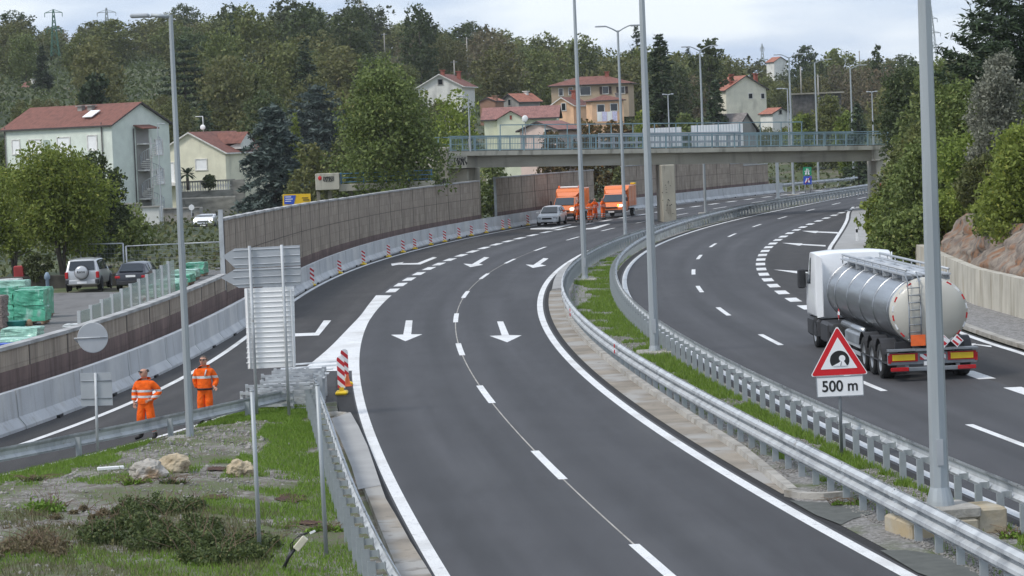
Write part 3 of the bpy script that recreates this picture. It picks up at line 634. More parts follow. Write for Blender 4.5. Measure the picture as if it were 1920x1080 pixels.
# ============================================================ bridge
TL, TR = PD(846,284,209), PD(1662,272.5,223.5)
e_ = (TR-TL).normalized(); nrm = Vector((-e_.y, e_.x, 0)).normalized(); up_ = e_.cross(nrm)*-1
if up_.z < 0: up_ = -up_
BR = Matrix((e_, nrm, up_)).transposed(); BL = (TR-TL).length
bt = thing('overbridge', 'concrete road bridge with a blue green railing crossing both carriageways', 'bridge', TL)
def bb(name, m, items, parent=bt, rnd_=False):
    mb = MB()
    for (s0, s1, n0, n1, z0, z1) in items:
        c = BR @ Vector(((s0+s1)/2,(n0+n1)/2,(z0+z1)/2)); mb.box(c, (s1-s0,n1-n0,z1-z0), 0, BR)
    return mb.build(name, m, parent)
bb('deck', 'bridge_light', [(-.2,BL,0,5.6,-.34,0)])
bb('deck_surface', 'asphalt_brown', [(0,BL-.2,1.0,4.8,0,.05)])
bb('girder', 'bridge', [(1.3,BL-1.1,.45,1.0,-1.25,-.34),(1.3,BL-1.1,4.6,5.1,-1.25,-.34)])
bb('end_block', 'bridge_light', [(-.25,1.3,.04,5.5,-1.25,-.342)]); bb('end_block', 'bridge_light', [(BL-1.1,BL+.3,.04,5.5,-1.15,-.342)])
# railing
bars = []; k = .15
while k < BL-.2: bars.append((k,k+.024,.175,.20,.12,1.02)); k += .13
rl = bb('railing', 'railing', [(-.1,BL,.14,.235,1.08,1.17),(0,BL,.155,.22,.94,1.0),(0,BL,.155,.22,.08,.13)]+[(q,q+.09,.14,.235,0,1.1) for q in np.arange(0,BL,2.0)])
tag(bb('railing_bars', 'railing', bars, rl), kind='stuff')
r2 = bb('railing', 'railing', [(-.1,BL,5.3,5.38,1.08,1.15),(0,BL,5.3,5.36,.08,.13),(0,BL,5.3,5.36,.55,.6)]+[(q,q+.07,5.3,5.37,0,1.1) for q in np.arange(0,BL,1.0)])
s_at = lambda px: (PD(px,260,214).x-TL.x)/e_.x
fs = [(q,q+.06,5.1,5.16,0,2.05) for q in np.arange(s_at(985),s_at(1585),1.9)]; fs += [(s_at(985),s_at(1585),5.1,5.16,1.99,2.07)]
bb('safety_screen_frame', 'railing', fs)
bb('guard_beam', 'alu', [(s_at(1172),s_at(1455),4.85,4.93,1.02,1.3),(s_at(1172),s_at(1455),4.85,4.93,.45,.62)]+[(q,q+.18,4.94,5.0,0,1.3) for q in (s_at(1172),s_at(1200),s_at(1245),s_at(1405),s_at(1430),s_at(1452))])
M['bridge_pier'] = mat('pier_concrete', (.37,.345,.28), .88, var=.12, scale=.6); layer(M['bridge_pier'], (.22,.2,.16), 1.6, .54, .7, (1.5,1.5,.3))
# piers and abutments
pb = G(1254,416); zt = (TL+e_*s_at(1254)).z-1.25
t = thing('bridge_pier', 'flat concrete pier in the middle of the median carrying the bridge', 'pier', pb); mb = MB(); mb.bbox((0,2.3,zt/2-.1), (1.05,3.9,zt+.2), r=.06, R=Matrix.Rotation(.06,3,'Z')); mb.build('pier_shaft', 'bridge_pier', t)
mb = MB()
for i in range(26): mb.box((-.42+rnd.random()*.8, .345, .5+rnd.random()*zt*.6), (.03+.06*rnd.random(),.02,.04+.05*rnd.random()), 0)
mb.build('pier_marks', 'black', t)
zb = TL.z-1.3
t = thing('bridge_abutment', 'left concrete bridge abutment with scribbled graffiti above the noise wall', 'abutment', (TL.x,TL.y,0)); mb = MB(); mb.bbox((.75,5.0,zb/2-.5), (1.7,7,zb+.9), r=.05, R=Matrix.Rotation(-.12,3,'Z')); mb.build('bearing_wall', 'bridge_light', t)
mb = MB(); mb.bbox((-.75,3.5,3.0), (1.0,7.5,6.9), r=.05); mb.bbox((-3.7,6,2.4), (5.0,1,6.2), r=.05); mb.build('wing_wall', 'bridge', t)
def scribble(mb, o, w_, h_, seed, R_, mi=0, n=5, th=.035):
    r = random.Random(seed)
    for k in range(n):
        pts = []; x0 = w_*(k+.2)/n
        for j in range(9): pts.append(Vector(o)+R_ @ Vector((x0+w_/n*.8*math.sin(j*1.3+r.random()*2)*.5+w_/n*.4, 0, h_*(.1+.8*(.5+.5*math.sin(j*.9+r.random()*1.5))))))
        mb.tube(pts, th, 4, mi, False)
mb = MB(); scribble(mb, (.15,.07-.12,TL.z-1.15-.0), 1.0, .75, 3, Matrix.Identity(3)); scribble(mb, (-1.2,-.28,1.8), .8, 2.6, 8, Matrix.Identity(3), n=3, th=.05); mb.build('graffiti', 'black', t)
rp_ = TL+e_*(BL-.4)
t = thing('bridge_abutment', 'right concrete bridge abutment half hidden by the roadside trees', 'abutment', (rp_.x,rp_.y,0)); zb = rp_.z-1.2
mb = MB(); mb.bbox((.15,3.0,zb/2-.2), (1.3,5.8,zb+.38), r=.05); mb.bbox((3.4,2.6,(zb+1.2)/2-.2), (5.2,1,zb+1.4), r=.05); mb.build('bearing_wall', 'bridge_light', t)
mb = MB(); scribble(mb, (-.35,.03,1.0), .9, 1.3, 5, Matrix.Identity(3), th=.03); mb.build('graffiti', 'red', t)
t = thing('road_railing', 'green horizontal bar railing running on from the right end of the bridge', 'railing', rp_+Vector((.5,.4,0)), 0); mb = MB()
for z in (.25,.5,.75,1.0,1.2): mb.box((2.0,0,z), (4.2,.05,.05))
for x in (0,1.4,2.8,4.1): mb.box((x,0.06,.6), (.08,.06,1.25))
mb.build('bars', 'railing', t)
# lamps on the bridge
for (x, yb, yt, dd, lab) in [(882,284,180,209.6,'slim lamp post on the left part of the bridge deck'),(1256,280,177,222,'slim lamp post standing behind the white panel on the bridge'),(1638,274,172,228,'short lamp post with a flat head at the right end of the bridge'),(1480,275,166,226,'slim old lamp post on the bridge beside the double armed one')]:
    b = PD(x,yb,dd); h = (yb-yt)*dd/F
    lamp_post(lab, b, h, .07, .04, [(PI,.85,'flat')] if x < 1000 or x == 1480 else [(0,.45,'flat'),(PI,.45,'flat')], base=False, group=None, matn='alu')
# white panels behind the bridge railing
for (xa, xb_, yt, lab) in [(1206,1279,241,'smaller white corrugated panel behind the bridge railing'),(1297,1394,235.5,'larger white corrugated panel behind the bridge railing')]:
    a = PD(xa,277,224); b = PD(xb_,277,225); h = (277-yt)*224/F; t = thing('billboard', lab, 'billboard', a); mb = MB(); n = int((b-a).length/.12); 
    pr = [(a+(b-a)*i/n-a)+Vector((0,.03*(i%2),0)) for i in range(n+1)]; vs = []
    for p in pr: vs += [(p.x,p.y,0),(p.x,p.y,h)]
    mb.add(vs, [(2*i,2*i+2,2*i+3,2*i+1) for i in range(n)]); vs2 = [(x_,y_+.05,z_) for x_, y_, z_ in vs]; mb.add(vs2, [(2*i,2*i+2,2*i+3,2*i+1) for i in range(n)]); mb.build('sheet', 'white', t)
    mb = MB(); 
    for k in (.03,.35,.68,.98): p = (b-a)*k; mb.box((p.x,p.y+.1,h/2-.4), (.08,.06,h+.8))
    mb.build('frame', 'steel', t)
# raised walkway with graffiti left of the big tree
wp = PD(592,358,196)
t = thing('walkway', 'raised concrete walkway with graffiti and a blue railing behind the noise wall', 'walkway', (wp.x,wp.y,0)); zt = PD(592,326,196).z; zb = PD(592,357,196).z
mb = MB(); mb.bbox((.85,.8,(zt+zb)/2), (1.7,1.6,zt-zb), r=.03); mb.bbox((5,1.2,zb+.1), (6.8,1.8,.5), r=.03); mb.build('parapet', 'bridge_light', t)
for x in (.1,.9,2.4,4.2,6.4,8): mb = MB(); mb.box((x,1.2,zb/2-.1), (.25,.3,zb)); mb.build('column', 'bridge', t)
mb = MB()
for z in (zb+.5,zb+.8,zb+1.1): mb.box((5,.35,z), (6.6,.05,.05))
for x in (1.8,3.4,5,6.6,8.2): mb.box((x,.4,zb+.75), (.07,.05,.85))
M['rail_blue'] = mat('light_blue_paint', (.07,.20,.36), .5); mb.build('railing', 'rail_blue', t)
mb = MB(); scribble(mb, (.5,-.02,zb+.55), .8, .45, 4, Matrix.Identity(3), th=.02); mb.build('graffiti', 'black', t); mb = MB(); mb.ball((.33,-.01,zb+.85), (.13,.02,.16)); mb.build('graffiti', 'red', t)
# ============================================================ right retaining wall
M['rwall'] = mat('retaining_concrete', (.47,.44,.37), .9, var=.12, scale=.7, bump=.2); layer(M['rwall'], (.30,.27,.21), 1.2, .5, .72, (2,2,.3)); layer(M['rwall'], (.40,.31,.18), .9, .6, .75, (1,1,.2), seed=4)
t = thing('retaining_wall', 'pale concrete panel retaining wall below the rocky bank on the right', 'wall', (wall_x(70),70,0)); k = 0
y = 70
while y < 162:
    y2 = y+1.5; a = Vector((wall_x(y),y,0))-Vector(t.location); b = Vector((wall_x(y2-.03),y2-.03,0))-Vector(t.location); h = 1.42-max(0,(y-128))*.034+.015*rnd.random()
    if h > .15: mb = MB(); mb.sweep([(0,-.1),(.03,h),(.35,h),(.35,-.1)], [a,b], closed=True, caps=True); mb.build('wall_panel', 'rwall', t)
    y = y2
mb = MB(); a = G(1607,452); 
t = thing('delineator_post', 'small white roadside marker post with a black and red band beside the verge', 'marker post', a); mb.box((0,0,.4), (.13,.08,.8)); mb.build('post', 'white', t); mb = MB(); mb.box((0,-.045,.62), (.132,.01,.2)); mb.build('band', 'black', t)
# bare rock face behind the wall
M['rock'] = mat('reddish_rock', (.15,.12,.10), .95, scale=2.2, col2=(.30,.25,.20), bump=1.0, bscale=6, detail=10); layer(M['rock'], (.24,.12,.06), 1.3, .5, .64, seed=3); layer(M['rock'], (.06,.055,.05), 2.5, .56, .7, (1,1,.5))
V = []; nu, nv = 60, 22
from mathutils import noise as mnoise
for i in range(nu+1):
    y = 80+i*.9; wx = wall_x(y)+.7
    top = 2.2*max(0,min(1,(y-80)/6))*max(.0,min(1,(138-y)/9))
    for j in range(nv+1):
        v_ = j/nv; z = .3+v_*top*1.15; x = wx+.2+v_*1.7
        n_ = mnoise.fractal(Vector((y*.35,z*.5,1.7)), 1.0, 2.0, 5)*.9 + (abs(mnoise.noise(Vector((y*.9,z*1.1,4))))*.7) + abs(mnoise.noise(Vector((y*2.3,z*2.6,9))))*.45
        V.append((x-n_*.8, y+n_*.2, z))
o = arrays('rock_face', V, [(i*(nv+1)+j,(i+1)*(nv+1)+j,(i+1)*(nv+1)+j+1,i*(nv+1)+j+1) for i in range(nu) for j in range(nv)], 'rock'); tag(o, 'craggy grey and rust coloured rock face showing above the right retaining wall', 'rock face')
# ============================================================ houses
def rfmat(n, c): 
    m = mat(n, c, .85, var=.18, scale=2.0, bump=.6, bscale=2, stretch=(4,.8,1)); layer(m, tuple(q*.6 for q in c), 1.5, .5, .75, (1,1,1), seed=2); return m
M['tile'] = rfmat('red_roof_tiles', (.20,.082,.06)); M['tile_pink'] = rfmat('faded_roof_tiles', (.27,.13,.11)); M['tile_orange'] = rfmat('orange_roof_tiles', (.36,.14,.09)); M['tile_grey'] = rfmat('grey_roof', (.20,.18,.17))
for k, c in dict(mint=(.68,.73,.65), cream=(.74,.71,.55), whitew=(.72,.71,.66), yellow_green=(.70,.71,.53), pinkw=(.68,.53,.46), ochre=(.46,.35,.24), orange=(.78,.50,.31), offw=(.74,.70,.57), brickw=(.28,.16,.11), greyw=(.30,.29,.27)).items():
    M[k] = mat('plaster_'+k, c, .9, var=.06, scale=1.0); layer(M[k], tuple(q*.72 for q in c), .6, .56, .75, (1,1,.35))
M['shutter_brown'] = mat('brown_shutters', (.05,.03,.025), .7); M['trim'] = mat('white_trim', (.68,.66,.62), .7); M['fascia'] = mat('dark_fascia', (.06,.05,.05), .6); M['chim_red'] = mat('brick_chimney', (.30,.09,.06), .85, var=.3, scale=9)
def house(name, label, px, D, zg, ze, zr, W, Ld, rz, wall, roof, corner=1, ridge='y', wins=(), chims=(), over=.35, hip=False, fascia='fascia', cat='house', base=None):
    """front wall on local y=0 from x=0..W, depth Ld; ridge along local 'x' or 'y'"""
    c = PD(px, 300, D); R = Matrix.Rotation(rz,3,'Z'); o = Vector((c.x,c.y,zg)) - (R @ Vector((W if corner else 0,0,0)))
    t = thing(name, label, cat, o, rz); he, hr = ze-zg, zr-zg; b = -2.5
    mb = MB()
    if ridge == 'y': mb.add([(0,0,b),(W,0,b),(W,0,he),(W/2,0,hr),(0,0,he),(0,Ld,b),(W,Ld,b),(W,Ld,he),(W/2,Ld,hr),(0,Ld,he)], [(0,1,2,3,4),(9,8,7,6,5),(0,4,9,5),(1,6,7,2)])
    else: mb.add([(0,0,b),(W,0,b),(W,0,he),(0,0,he),(0,Ld,b),(W,Ld,b),(W,Ld,he),(0,Ld,he),(0,Ld/2,hr if not hip else he),(W,Ld/2,hr if not hip else he)], [(0,1,2,3),(5,4,7,6),(0,3,8,7,4),(1,5,6,9,2)])
    mb.build('wall', wall, t)
    mb = MB(); th = .16; q = over
    if hip:
        k = Ld*.5
        base_ = [(-q,-q,he-.12),(W+q,-q,he-.12),(W+q,Ld+q,he-.12),(-q,Ld+q,he-.12)]
        up2 = [(x,y,z+.14) for x,y,z in base_]; rd = [(k,Ld/2,hr),(W-k,Ld/2,hr)]
        mb.add(base_+up2+rd, [(3,2,1,0),(0,1,5,4),(1,2,6,5),(2,3,7,6),(3,0,4,7)], 1); mb.add(up2+rd, [(0,1,5,4),(1,2,5),(2,3,4,5),(3,0,4)], 0)
    elif ridge == 'y':
        s_ = (hr-he)/(W/2)
        for sg in (0,1):
            f = lambda x, z, y: ((x if not sg else W-x), y, z)
            vs = [f(-q,he-q*s_,-q),f(W/2,hr,-q),f(W/2,hr,Ld+q),f(-q,he-q*s_,Ld+q)]; v2 = [(x,y,z+th) for x,y,z in vs]
            mb.add(vs+v2, [(0,1,5,4),(1,2,6,5),(2,3,7,6),(3,0,4,7),(3,2,1,0)], 1); mb.add(v2, [(0,1,2,3)], 0)
    else:
        s_ = (hr-he)/(Ld/2)
        for sg in (0,1):
            f = lambda y, z, x: (x, (y if not sg else Ld-y), z)
            vs = [f(-q,he-q*s_,-q),f(Ld/2,hr,-q),f(Ld/2,hr,W+q),f(-q,he-q*s_,W+q)]; v2 = [(x,y,z+th) for x,y,z in vs]
            mb.add(vs+v2, [(0,1,5,4),(1,2,6,5),(2,3,7,6),(3,0,4,7),(3,2,1,0)], 1); mb.add(v2, [(0,1,2,3)], 0)
    rf = mb.build('roof', [roof, fascia], t, fix=False)
    for (x, y, z, h, m_) in chims:
        mb = MB(); mb.box((x,y,z-zg+h/2-.4), (.6,.5,h+.8)); mb.box((x,y,z-zg+h+.06), (.9,.8,.12)); mb.build('chimney', m_, rf)
    for wn in wins:
        face, u, z, w_, h_, kind = wn
        nx_ = {'F':(0,-1),'R':(1,0),'L':(-1,0)}[face]; c0 = {'F':Vector((u,0,z-zg)),'R':Vector((W,u,z-zg)),'L':Vector((0,u,z-zg))}[face]; Rw = {'F':Matrix.Identity(3),'R':Matrix.Rotation(PI/2,3,'Z'),'L':Matrix.Rotation(-PI/2,3,'Z')}[face]
        mb = MB(); g = .10
        for (cx_, cz_, dx, dz) in [(0,h_/2+g/2,w_+2*g,g),(0,-h_/2-g/2,w_+2*g+.1,g),(-w_/2-g/2,0,g,h_),(w_/2+g/2,0,g,h_)]: mb.box(c0+Rw @ Vector((cx_,-.03,cz_)), (dx,.12,dz), 0, Rw)
        wd = mb.build('window', 'trim' if kind != 'plain' else 'greyw', t)
        mb = MB(); mb.box(c0+Rw @ Vector((0,-.012,0)), (w_,.03,h_), 0, Rw); mb.build('pane' if kind in ('glass','plain','brown') else 'roller_shutter', 'glass' if kind in ('glass','plain','brown') else 'white', wd)
        if kind == 'brown':
            for sg in (-1,1): mb = MB(); mb.box(c0+Rw @ Vector((sg*(w_/2+.3),-.08,0)), (.45,.06,h_+.1), 0, Rw); mb.build('shutter', 'shutter_brown', wd)
    return t
zpx = lambda x, y, D: PD(x,y,D).z
# mint green apartment block
D0 = 280
t = house('apartment_block', 'three storey mint green apartment block with an outside spiral stair', 212, D0, -.2, zpx(212,234,D0), zpx(212,234,D0)+2.1, 15.1, 8.6, math.radians(-35), 'mint', 'tile', 1, 'x',
  wins=[('F',1.6,8.0,1.0,1.4,'s'),('F',4.3,7.6,1.7,2.1,'s'),('F',8.4,7.7,1.7,2.1,'s'),('F',12.4,8.1,1.2,1.45,'s'),('F',1.6,5.0,1.0,1.4,'s'),('F',4.3,4.7,1.7,2.1,'s'),('F',8.4,4.7,1.7,2.1,'s'),('F',12.4,5.0,1.2,1.45,'s'),('R',6.9,7.4,1.0,1.5,'s'),('R',6.9,4.4,1.0,1.5,'s')], chims=[(8.0,3.2,11.0,.9,'greyw'),(9.4,3.2,11.0,.9,'greyw')], cat='apartment block')
mb = MB(); mb.box((7.5,-.45,6.35), (9.5,.9,.16)); mb.box((7.5,-.45,3.35), (9.5,.9,.16)); mb.box((6.3,-.45,7.6), (.18,.9,2.4)); mb.build('balcony', 'mint', t)
mb = MB()
for zz in (6.45,3.45):
    for k in np.arange(2.9,12.2,.14): mb.box((k,-.86,zz+.45), (.03,.03,.9))
    mb.box((7.5,-.86,zz+.93), (9.5,.05,.05))
tag(mb.build('balcony_railing', 'alu', t), kind='stuff')
for q_ in ((13.8,-.12,10.3),(.15,-.12,10.3),(15.22,3.1,9.6)): mb = MB(); mb.tube([q_,(q_[0],q_[1],0)], .06, 6); mb.build('downpipe', 'fascia', t)
mb = MB(); mb.box((15.13,4.45,5.2), (.06,1.9,9.4)); mb.build('stair_recess', 'greyw', t)
mb = MB()
for k in range(34):
    a = k*.42; z = 1.0+k*.2; mb.box((16.2+.62*math.cos(a), 4.5+.62*math.sin(a), z), (.95,.32,.08), 0, Matrix.Rotation(a,3,'Z'))
for z in (2.4,5.3,8.0): mb.box((15.6,4.5,z), (.9,1.9,.14))
mb.tube([(16.2,4.5,0),(16.2,4.5,8.6)], .08, 8); st = mb.build('spiral_stair', 'trim', t)
mb = MB(); pr = []
for k in range(60): a = k*.24; z = 1.95+k*.115; pr.append((16.2+1.1*math.cos(a), 4.5+1.1*math.sin(a), z))
mb.tube(pr, .03, 5)
for p in pr[::1]: mb.box((p[0],p[1],p[2]-.45), (.025,.025,.9))
mb.build('stair_railing', 'alu', st)
mb = MB(); mb.box((15.7,4.4,9.75), (1.6,2.4,.12), 0, Matrix.Rotation(.25,3,'Y')); mb.build('stair_canopy', 'tile', t)
mb = MB(); mb.box((10.8,1.7,11.28), (1.3,1.5,.08), 0, Matrix.Rotation(.45,3,'X')); mb.build('skylight', 'white', t)
# cream house with dormer
D1 = 300
t = house('cream_house', 'cream gabled house with a red roof and satellite dish behind the terrace balustrade', 423, D1, 0, zpx(423,286,D1), zpx(338,251,D1+2), 8.6, 10, math.radians(-23), 'cream', 'tile', 1, 'y',
  wins=[('F',5.6,5.35,1.3,1.1,'s'),('F',1.6,4.6,1.2,2.1,'s')], fascia='trim')
mb = MB(); mb.add([(6.3,3,6.9),(8.9,3,6.9),(8.9,6,6.9),(6.3,6,6.9),(8.9,3,7.6),(8.9,6,7.6),(8.9,4.5,8.6),(6.0,4.5,8.6)], [(0,1,4),(1,2,5,6,4),(3,5,2)]); dm = mb.build('dormer', 'whitew', t)
mb = MB(); mb.add([(9.1,2.7,7.5),(9.1,4.5,8.75),(5.2,4.5,8.75),(6.4,2.7,7.5),(9.1,6.3,7.5),(6.4,6.3,7.5)], [(0,1,2,3),(4,5,2,1)]); mb.build('dormer_roof', 'tile', dm)
mb = MB(); mb.ball((4.3,3.0,9.4), (.34,.07,.30)); mb.tube([(4.3,3.1,8.6),(4.3,3.1,10.6)], .04, 5); mb.tube([(3.4,3.1,10.6),(4.3,3.1,10.6)], .04, 5); mb.build('satellite_dish', 'white', t)
mb = MB(); mb.box((1.4,-.6,3.3), (3,1.2,.25)); mb.build('balcony', 'trim', t)
# terrace with balustrade
a = PD(336,380,289); b = PD(441,372,292); zt = zpx(390,352,290)
t = thing('balustrade_terrace', 'grey stained terrace wall with a row of white balusters in front of the cream house', 'terrace wall', (a.x,a.y,0)); v = b-a; v.z = 0; nb = 22
mb = MB(); mb.sweep([(-.2,-.3),(-.2,zt-.3),(.2,zt-.3),(.2,-.3)], [Vector((0,0,0)),v], closed=True, caps=True); mb.sweep([(-.2,zt+.62),(-.2,zt+.78),(.2,zt+.78),(.2,zt+.62)], [Vector((0,0,0)),v], closed=True, caps=True); mb.box(v+Vector((.3,0,zt/2+.2)), (1.5,.6,zt+1)); M['oldwall'] = mat('mossy_wall', (.24,.23,.20), .95, var=.25, scale=1.0, stretch=(1,1,3)); mb.build('wall', 'oldwall', t)
mb = MB()
for i in range(nb): p = v*((i+.5)/nb); mb.lathe([(.08,zt-.3),(.05,zt-.1),(.12,zt+.15),(.05,zt+.45),(.09,zt+.62)], (p.x,p.y,0), n=6)
tag(mb.build('balusters', 'trim', t), kind='stuff')
for (xa,xb_,yt_,D_,lab,mm) in [(215,262,383,268,'grey block wall below the mint apartment block','greyw'),(265,300,388,266,'pale concrete garage wall left of the small white van','whitew'),(292,375,392,270,'long low concrete wall running towards the small white van','kerb'),(346,442,372,284,'tall weathered wall with vertical streaks behind the small white van','oldwall')]:
    a = PD(xa,420,D_); b = PD(xb_,420,D_); h = zpx(xa,yt_,D_); t = thing('garden_wall', lab, 'wall', (a.x,a.y,0)); mb = MB(); mb.bbox(((b.x-a.x)/2,1.5,h/2-.2), (b.x-a.x,3 if D_<275 else .5,h+.3), r=.04); mb.build('wall', mm, t); mb = MB(); mb.box(((b.x-a.x)/2,0,h-.0), (b.x-a.x+.2,.35,.12)); mb.build('coping', 'kerb', t)
# houses on the hillside
house('white_house', 'white gabled house with two red chimneys up the hill behind the birch', 872, 450, zpx(840,196,450), zpx(870,161,450), zpx(828,140,450), 7.4, 8, math.radians(-14), 'whitew', 'tile', 1, 'y', wins=[('F',3.8,16.3,.7,.8,'plain')], chims=[(3.9,1.2,zpx(828,140,450),.7,'chim_red'),(5.2,6.5,zpx(828,146,450),1.0,'chim_red')], over=.5, fascia='trim')
house('stone_cottage', 'small stone and white cottage with an orange red roof above the yellow green house', 977, 430, zpx(960,204,430)-1, zpx(975,190,430), zpx(957,177,430), 3.6, 5.4, math.radians(-38), 'greyw', 'tile_orange', 1, 'y', wins=[('F',1.8,12.3,.5,.9,'plain')], chims=[(2,4,zpx(1000,178,430),.6,'whitew')], over=.4)
house('brick_shed', 'low brick shed with a red roof left of the stone cottage', 933, 420, zpx(920,210,420)-1.5, zpx(930,190,420), zpx(918,184,420), 2.6, 3, math.radians(-25), 'brickw', 'tile_orange', 1, 'y', chims=[(2.4,.5,zpx(930,184,420),.3,'brickw')], over=.2)
t = house('yellow_green_house', 'long yellow green house with a faded roof and front gable behind the bridge', 1046, 330, 3, zpx(930,224,330), zpx(960,203,336), 8.6, 7, math.radians(-4), 'yellow_green', 'tile_pink', 1, 'x', over=.4)
zg_ = 3; mb = MB(); ze_, za_ = zpx(985,222,330)-zg_, zpx(962,209,330)-zg_; mb.add([(1.6,-.8,-2),(4.9,-.8,-2),(4.9,-.8,ze_),(3.25,-.8,za_),(1.6,-.8,ze_),(1.6,1,-2),(4.9,1,-2),(4.9,1,ze_),(3.25,1,za_),(1.6,1,ze_)], [(0,1,2,3,4),(0,4,9,5),(1,6,7,2)]); g_ = mb.build('front_gable', 'yellow_green', t)
mb = MB(); mb.add([(1.3,-1.1,ze_-.12),(3.25,-1.1,za_+.1),(3.25,3,za_+.1),(1.3,3,ze_-.12),(5.2,-1.1,ze_-.12),(5.2,3,ze_-.12)], [(0,1,2,3),(4,5,2,1)]); mb.build('gable_roof', 'tile_pink', g_)
mb = MB(); mb.box((3.25,-.83,za_-.7), (.25,.06,.5)); mb.build('vent', 'chim_red', g_)
house('pink_house', 'pink house with a red brown roof just behind the bridge railing', 1046, 300, 2.5, zpx(1046,243,300), zpx(1020,229,300), 4.6, 5, math.radians(-30), 'pinkw', 'tile_pink', 1, 'y', wins=[('F',3.6,7.0,.9,1.3,'glass')], over=.35)
t = thing('satellite_dish', 'white satellite dish on a pole beside the red chimney of the pink house', 'satellite dish', PD(985,240,299)); mb = MB(); mb.ball((0,0,1.0), (.34,.07,.38)); mb.build('dish', 'white', t); mb = MB(); mb.tube([(0,.1,-2),(0,.1,1)], .04, 5); mb.build('mast', 'steel_dark', t)
house('ochre_villa', 'large ochre villa with brown shutters and hipped roof above the orange houses', 1183, 450, zpx(1110,192,450), zpx(1110,158,450), zpx(1110,143,455), 12.6, 8, math.radians(-9), 'ochre', 'tile', 1, 'x', hip=True, wins=[('F',8.9,zpx(1110,170,450),.9,1.1,'brown'),('F',11.6,zpx(1160,169,450),.8,1.0,'brown'),('F',5.6,zpx(1080,171,450),1.6,1.3,'glass'),('F',3.2,zpx(1066,171,450),.6,1.1,'glass'),('F',1.6,zpx(1040,173,450),.6,1.1,'glass')], chims=[(8.8,3.6,zpx(1141,146,450),1.0,'chim_red'),(2.2,3,zpx(1060,160,450),.9,'greyw')], over=.6)
house('orange_house', 'small orange gabled house with one dark window, left of the larger one', 1079, 400, zpx(1060,226,400), zpx(1079,197,400), zpx(1055,184,400), 3.5, 5.6, math.radians(-24), 'orange', 'tile', 1, 'y', wins=[('F',2.0,zpx(1066,200,400),.6,1.0,'glass')], chims=[(2.2,3.5,zpx(1098,182,400),1.0,'chim_red')], over=.35, fascia='trim')
t = house('orange_house', 'larger orange house with two dark windows and white laundry hanging below them', 1173, 395, zpx(1140,230,395), zpx(1140,188,395), zpx(1140,177,397), 4.6, 4.6, math.radians(8), 'orange', 'tile', 1, 'x', hip=True, wins=[('F',1.3,zpx(1130,203,395),.95,.95,'glass'),('F',3.2,zpx(1130,202,395),.95,.95,'glass')], chims=[(4.2,2.2,zpx(1178,185,395),.8,'greyw')], over=.35)
a = PD(1120,228,393); t = thing('laundry', 'white and lilac sheets hanging below the windows of the larger orange house', 'laundry', a); mb = MB()
for i in range(4): mb.add([(i*.72,.02*i,0),(i*.72+.68,.05,0),(i*.72+.68,0,1.35),(i*.72,0,1.35)], [(0,1,2,3)], i%2); mb.add([(i*.72,.02*i+.04,0),(i*.72+.68,.09,0),(i*.72+.68,.04,1.35),(i*.72,.04,1.35)], [(3,2,1,0)], i%2)
M['lilac'] = mat('lilac_cloth', (.62,.60,.80), .9); mb.build('sheets', ['white','lilac'], t)
house('tall_cream_house', 'tall weathered cream house with two red chimneys above the right part of the bridge', 1441, 470, zpx(1400,226,470), zpx(1441,166,470), zpx(1400,143,470), 7.6, 6, math.radians(22), 'offw', 'tile_orange', 1, 'y', wins=[('F',4.6,zpx(1410,180,470),.7,.8,'glass'),('F',6.9,zpx(1434,180,470),.6,.8,'glass')], chims=[(1.4,.6,zpx(1365,151,470),.9,'chim_red'),(6.0,.6,zpx(1418,150,470),1.0,'chim_red')], over=.4)
house('small_white_house', 'small white gabled house with a red roof at the foot of the tall cream house', 1484, 440, zpx(1465,228,440), zpx(1484,212,440), zpx(1465,203,440), 3.3, 3.5, math.radians(28), 'whitew', 'tile_orange', 1, 'y', wins=[('F',1.5,zpx(1464,210,440),.4,.6,'plain')], over=.3)
house('grey_roofed_house', 'low house with a grey roof in front of the tall cream house', 1420, 330, 5, zpx(1420,238,330)-.3, zpx(1403,214,330), 3.2, 4.5, math.radians(38), 'greyw', 'tile_grey', 1, 'y', over=.3)
house('yellow_house', 'pale yellow house with a red roof and white chimney high on the left hillside', 104, 550, zpx(60,178,550)-2, zpx(104,165,550), zpx(80,153,550), 5, 5.5, math.radians(38), 'yellow_green', 'tile', 1, 'y', chims=[(1.2,.5,zpx(65,157,550),.8,'whitew')], over=.4, fascia='trim')
house('grey_house', 'small grey roofed house among the trees left of the lamp post', 303, 600, zpx(280,178,600)-2, zpx(280,163,600), zpx(280,152,602), 4.4, 4, math.radians(-12), 'whitew', 'tile_grey', 1, 'x', chims=[(4.0,1.5,zpx(303,150,600),1.2,'chim_red')], over=.3)
house('hilltop_house', 'distant white house with a red roof on the far right ridge', 1482, 740, zpx(1465,125,740)-2, zpx(1482,115,740), zpx(1470,107,740), 4, 4, math.radians(25), 'whitew', 'tile_orange', 1, 'y', over=.3)
a = PD(1487,206,480); b = PD(1578,206,480); t = thing('stone_wall', 'dark stone retaining wall with a concrete slab on top, far beyond the right lamp posts', 'wall', (a.x,a.y,a.z)); h = zpx(1500,177,480)-a.z; mb = MB(); mb.bbox(((b.x-a.x)/2,.5,h/2-.5), (b.x-a.x,1,h+.9), r=.05); M['stonewall'] = mat('dark_stone', (.11,.105,.10), .95, var=.35, scale=1.5); mb.build('wall', 'stonewall', t); mb = MB(); mb.box(((b.x-a.x)/2,.4,h+.1), (b.x-a.x+1,2,.25)); mb.build('slab', 'bridge', t)
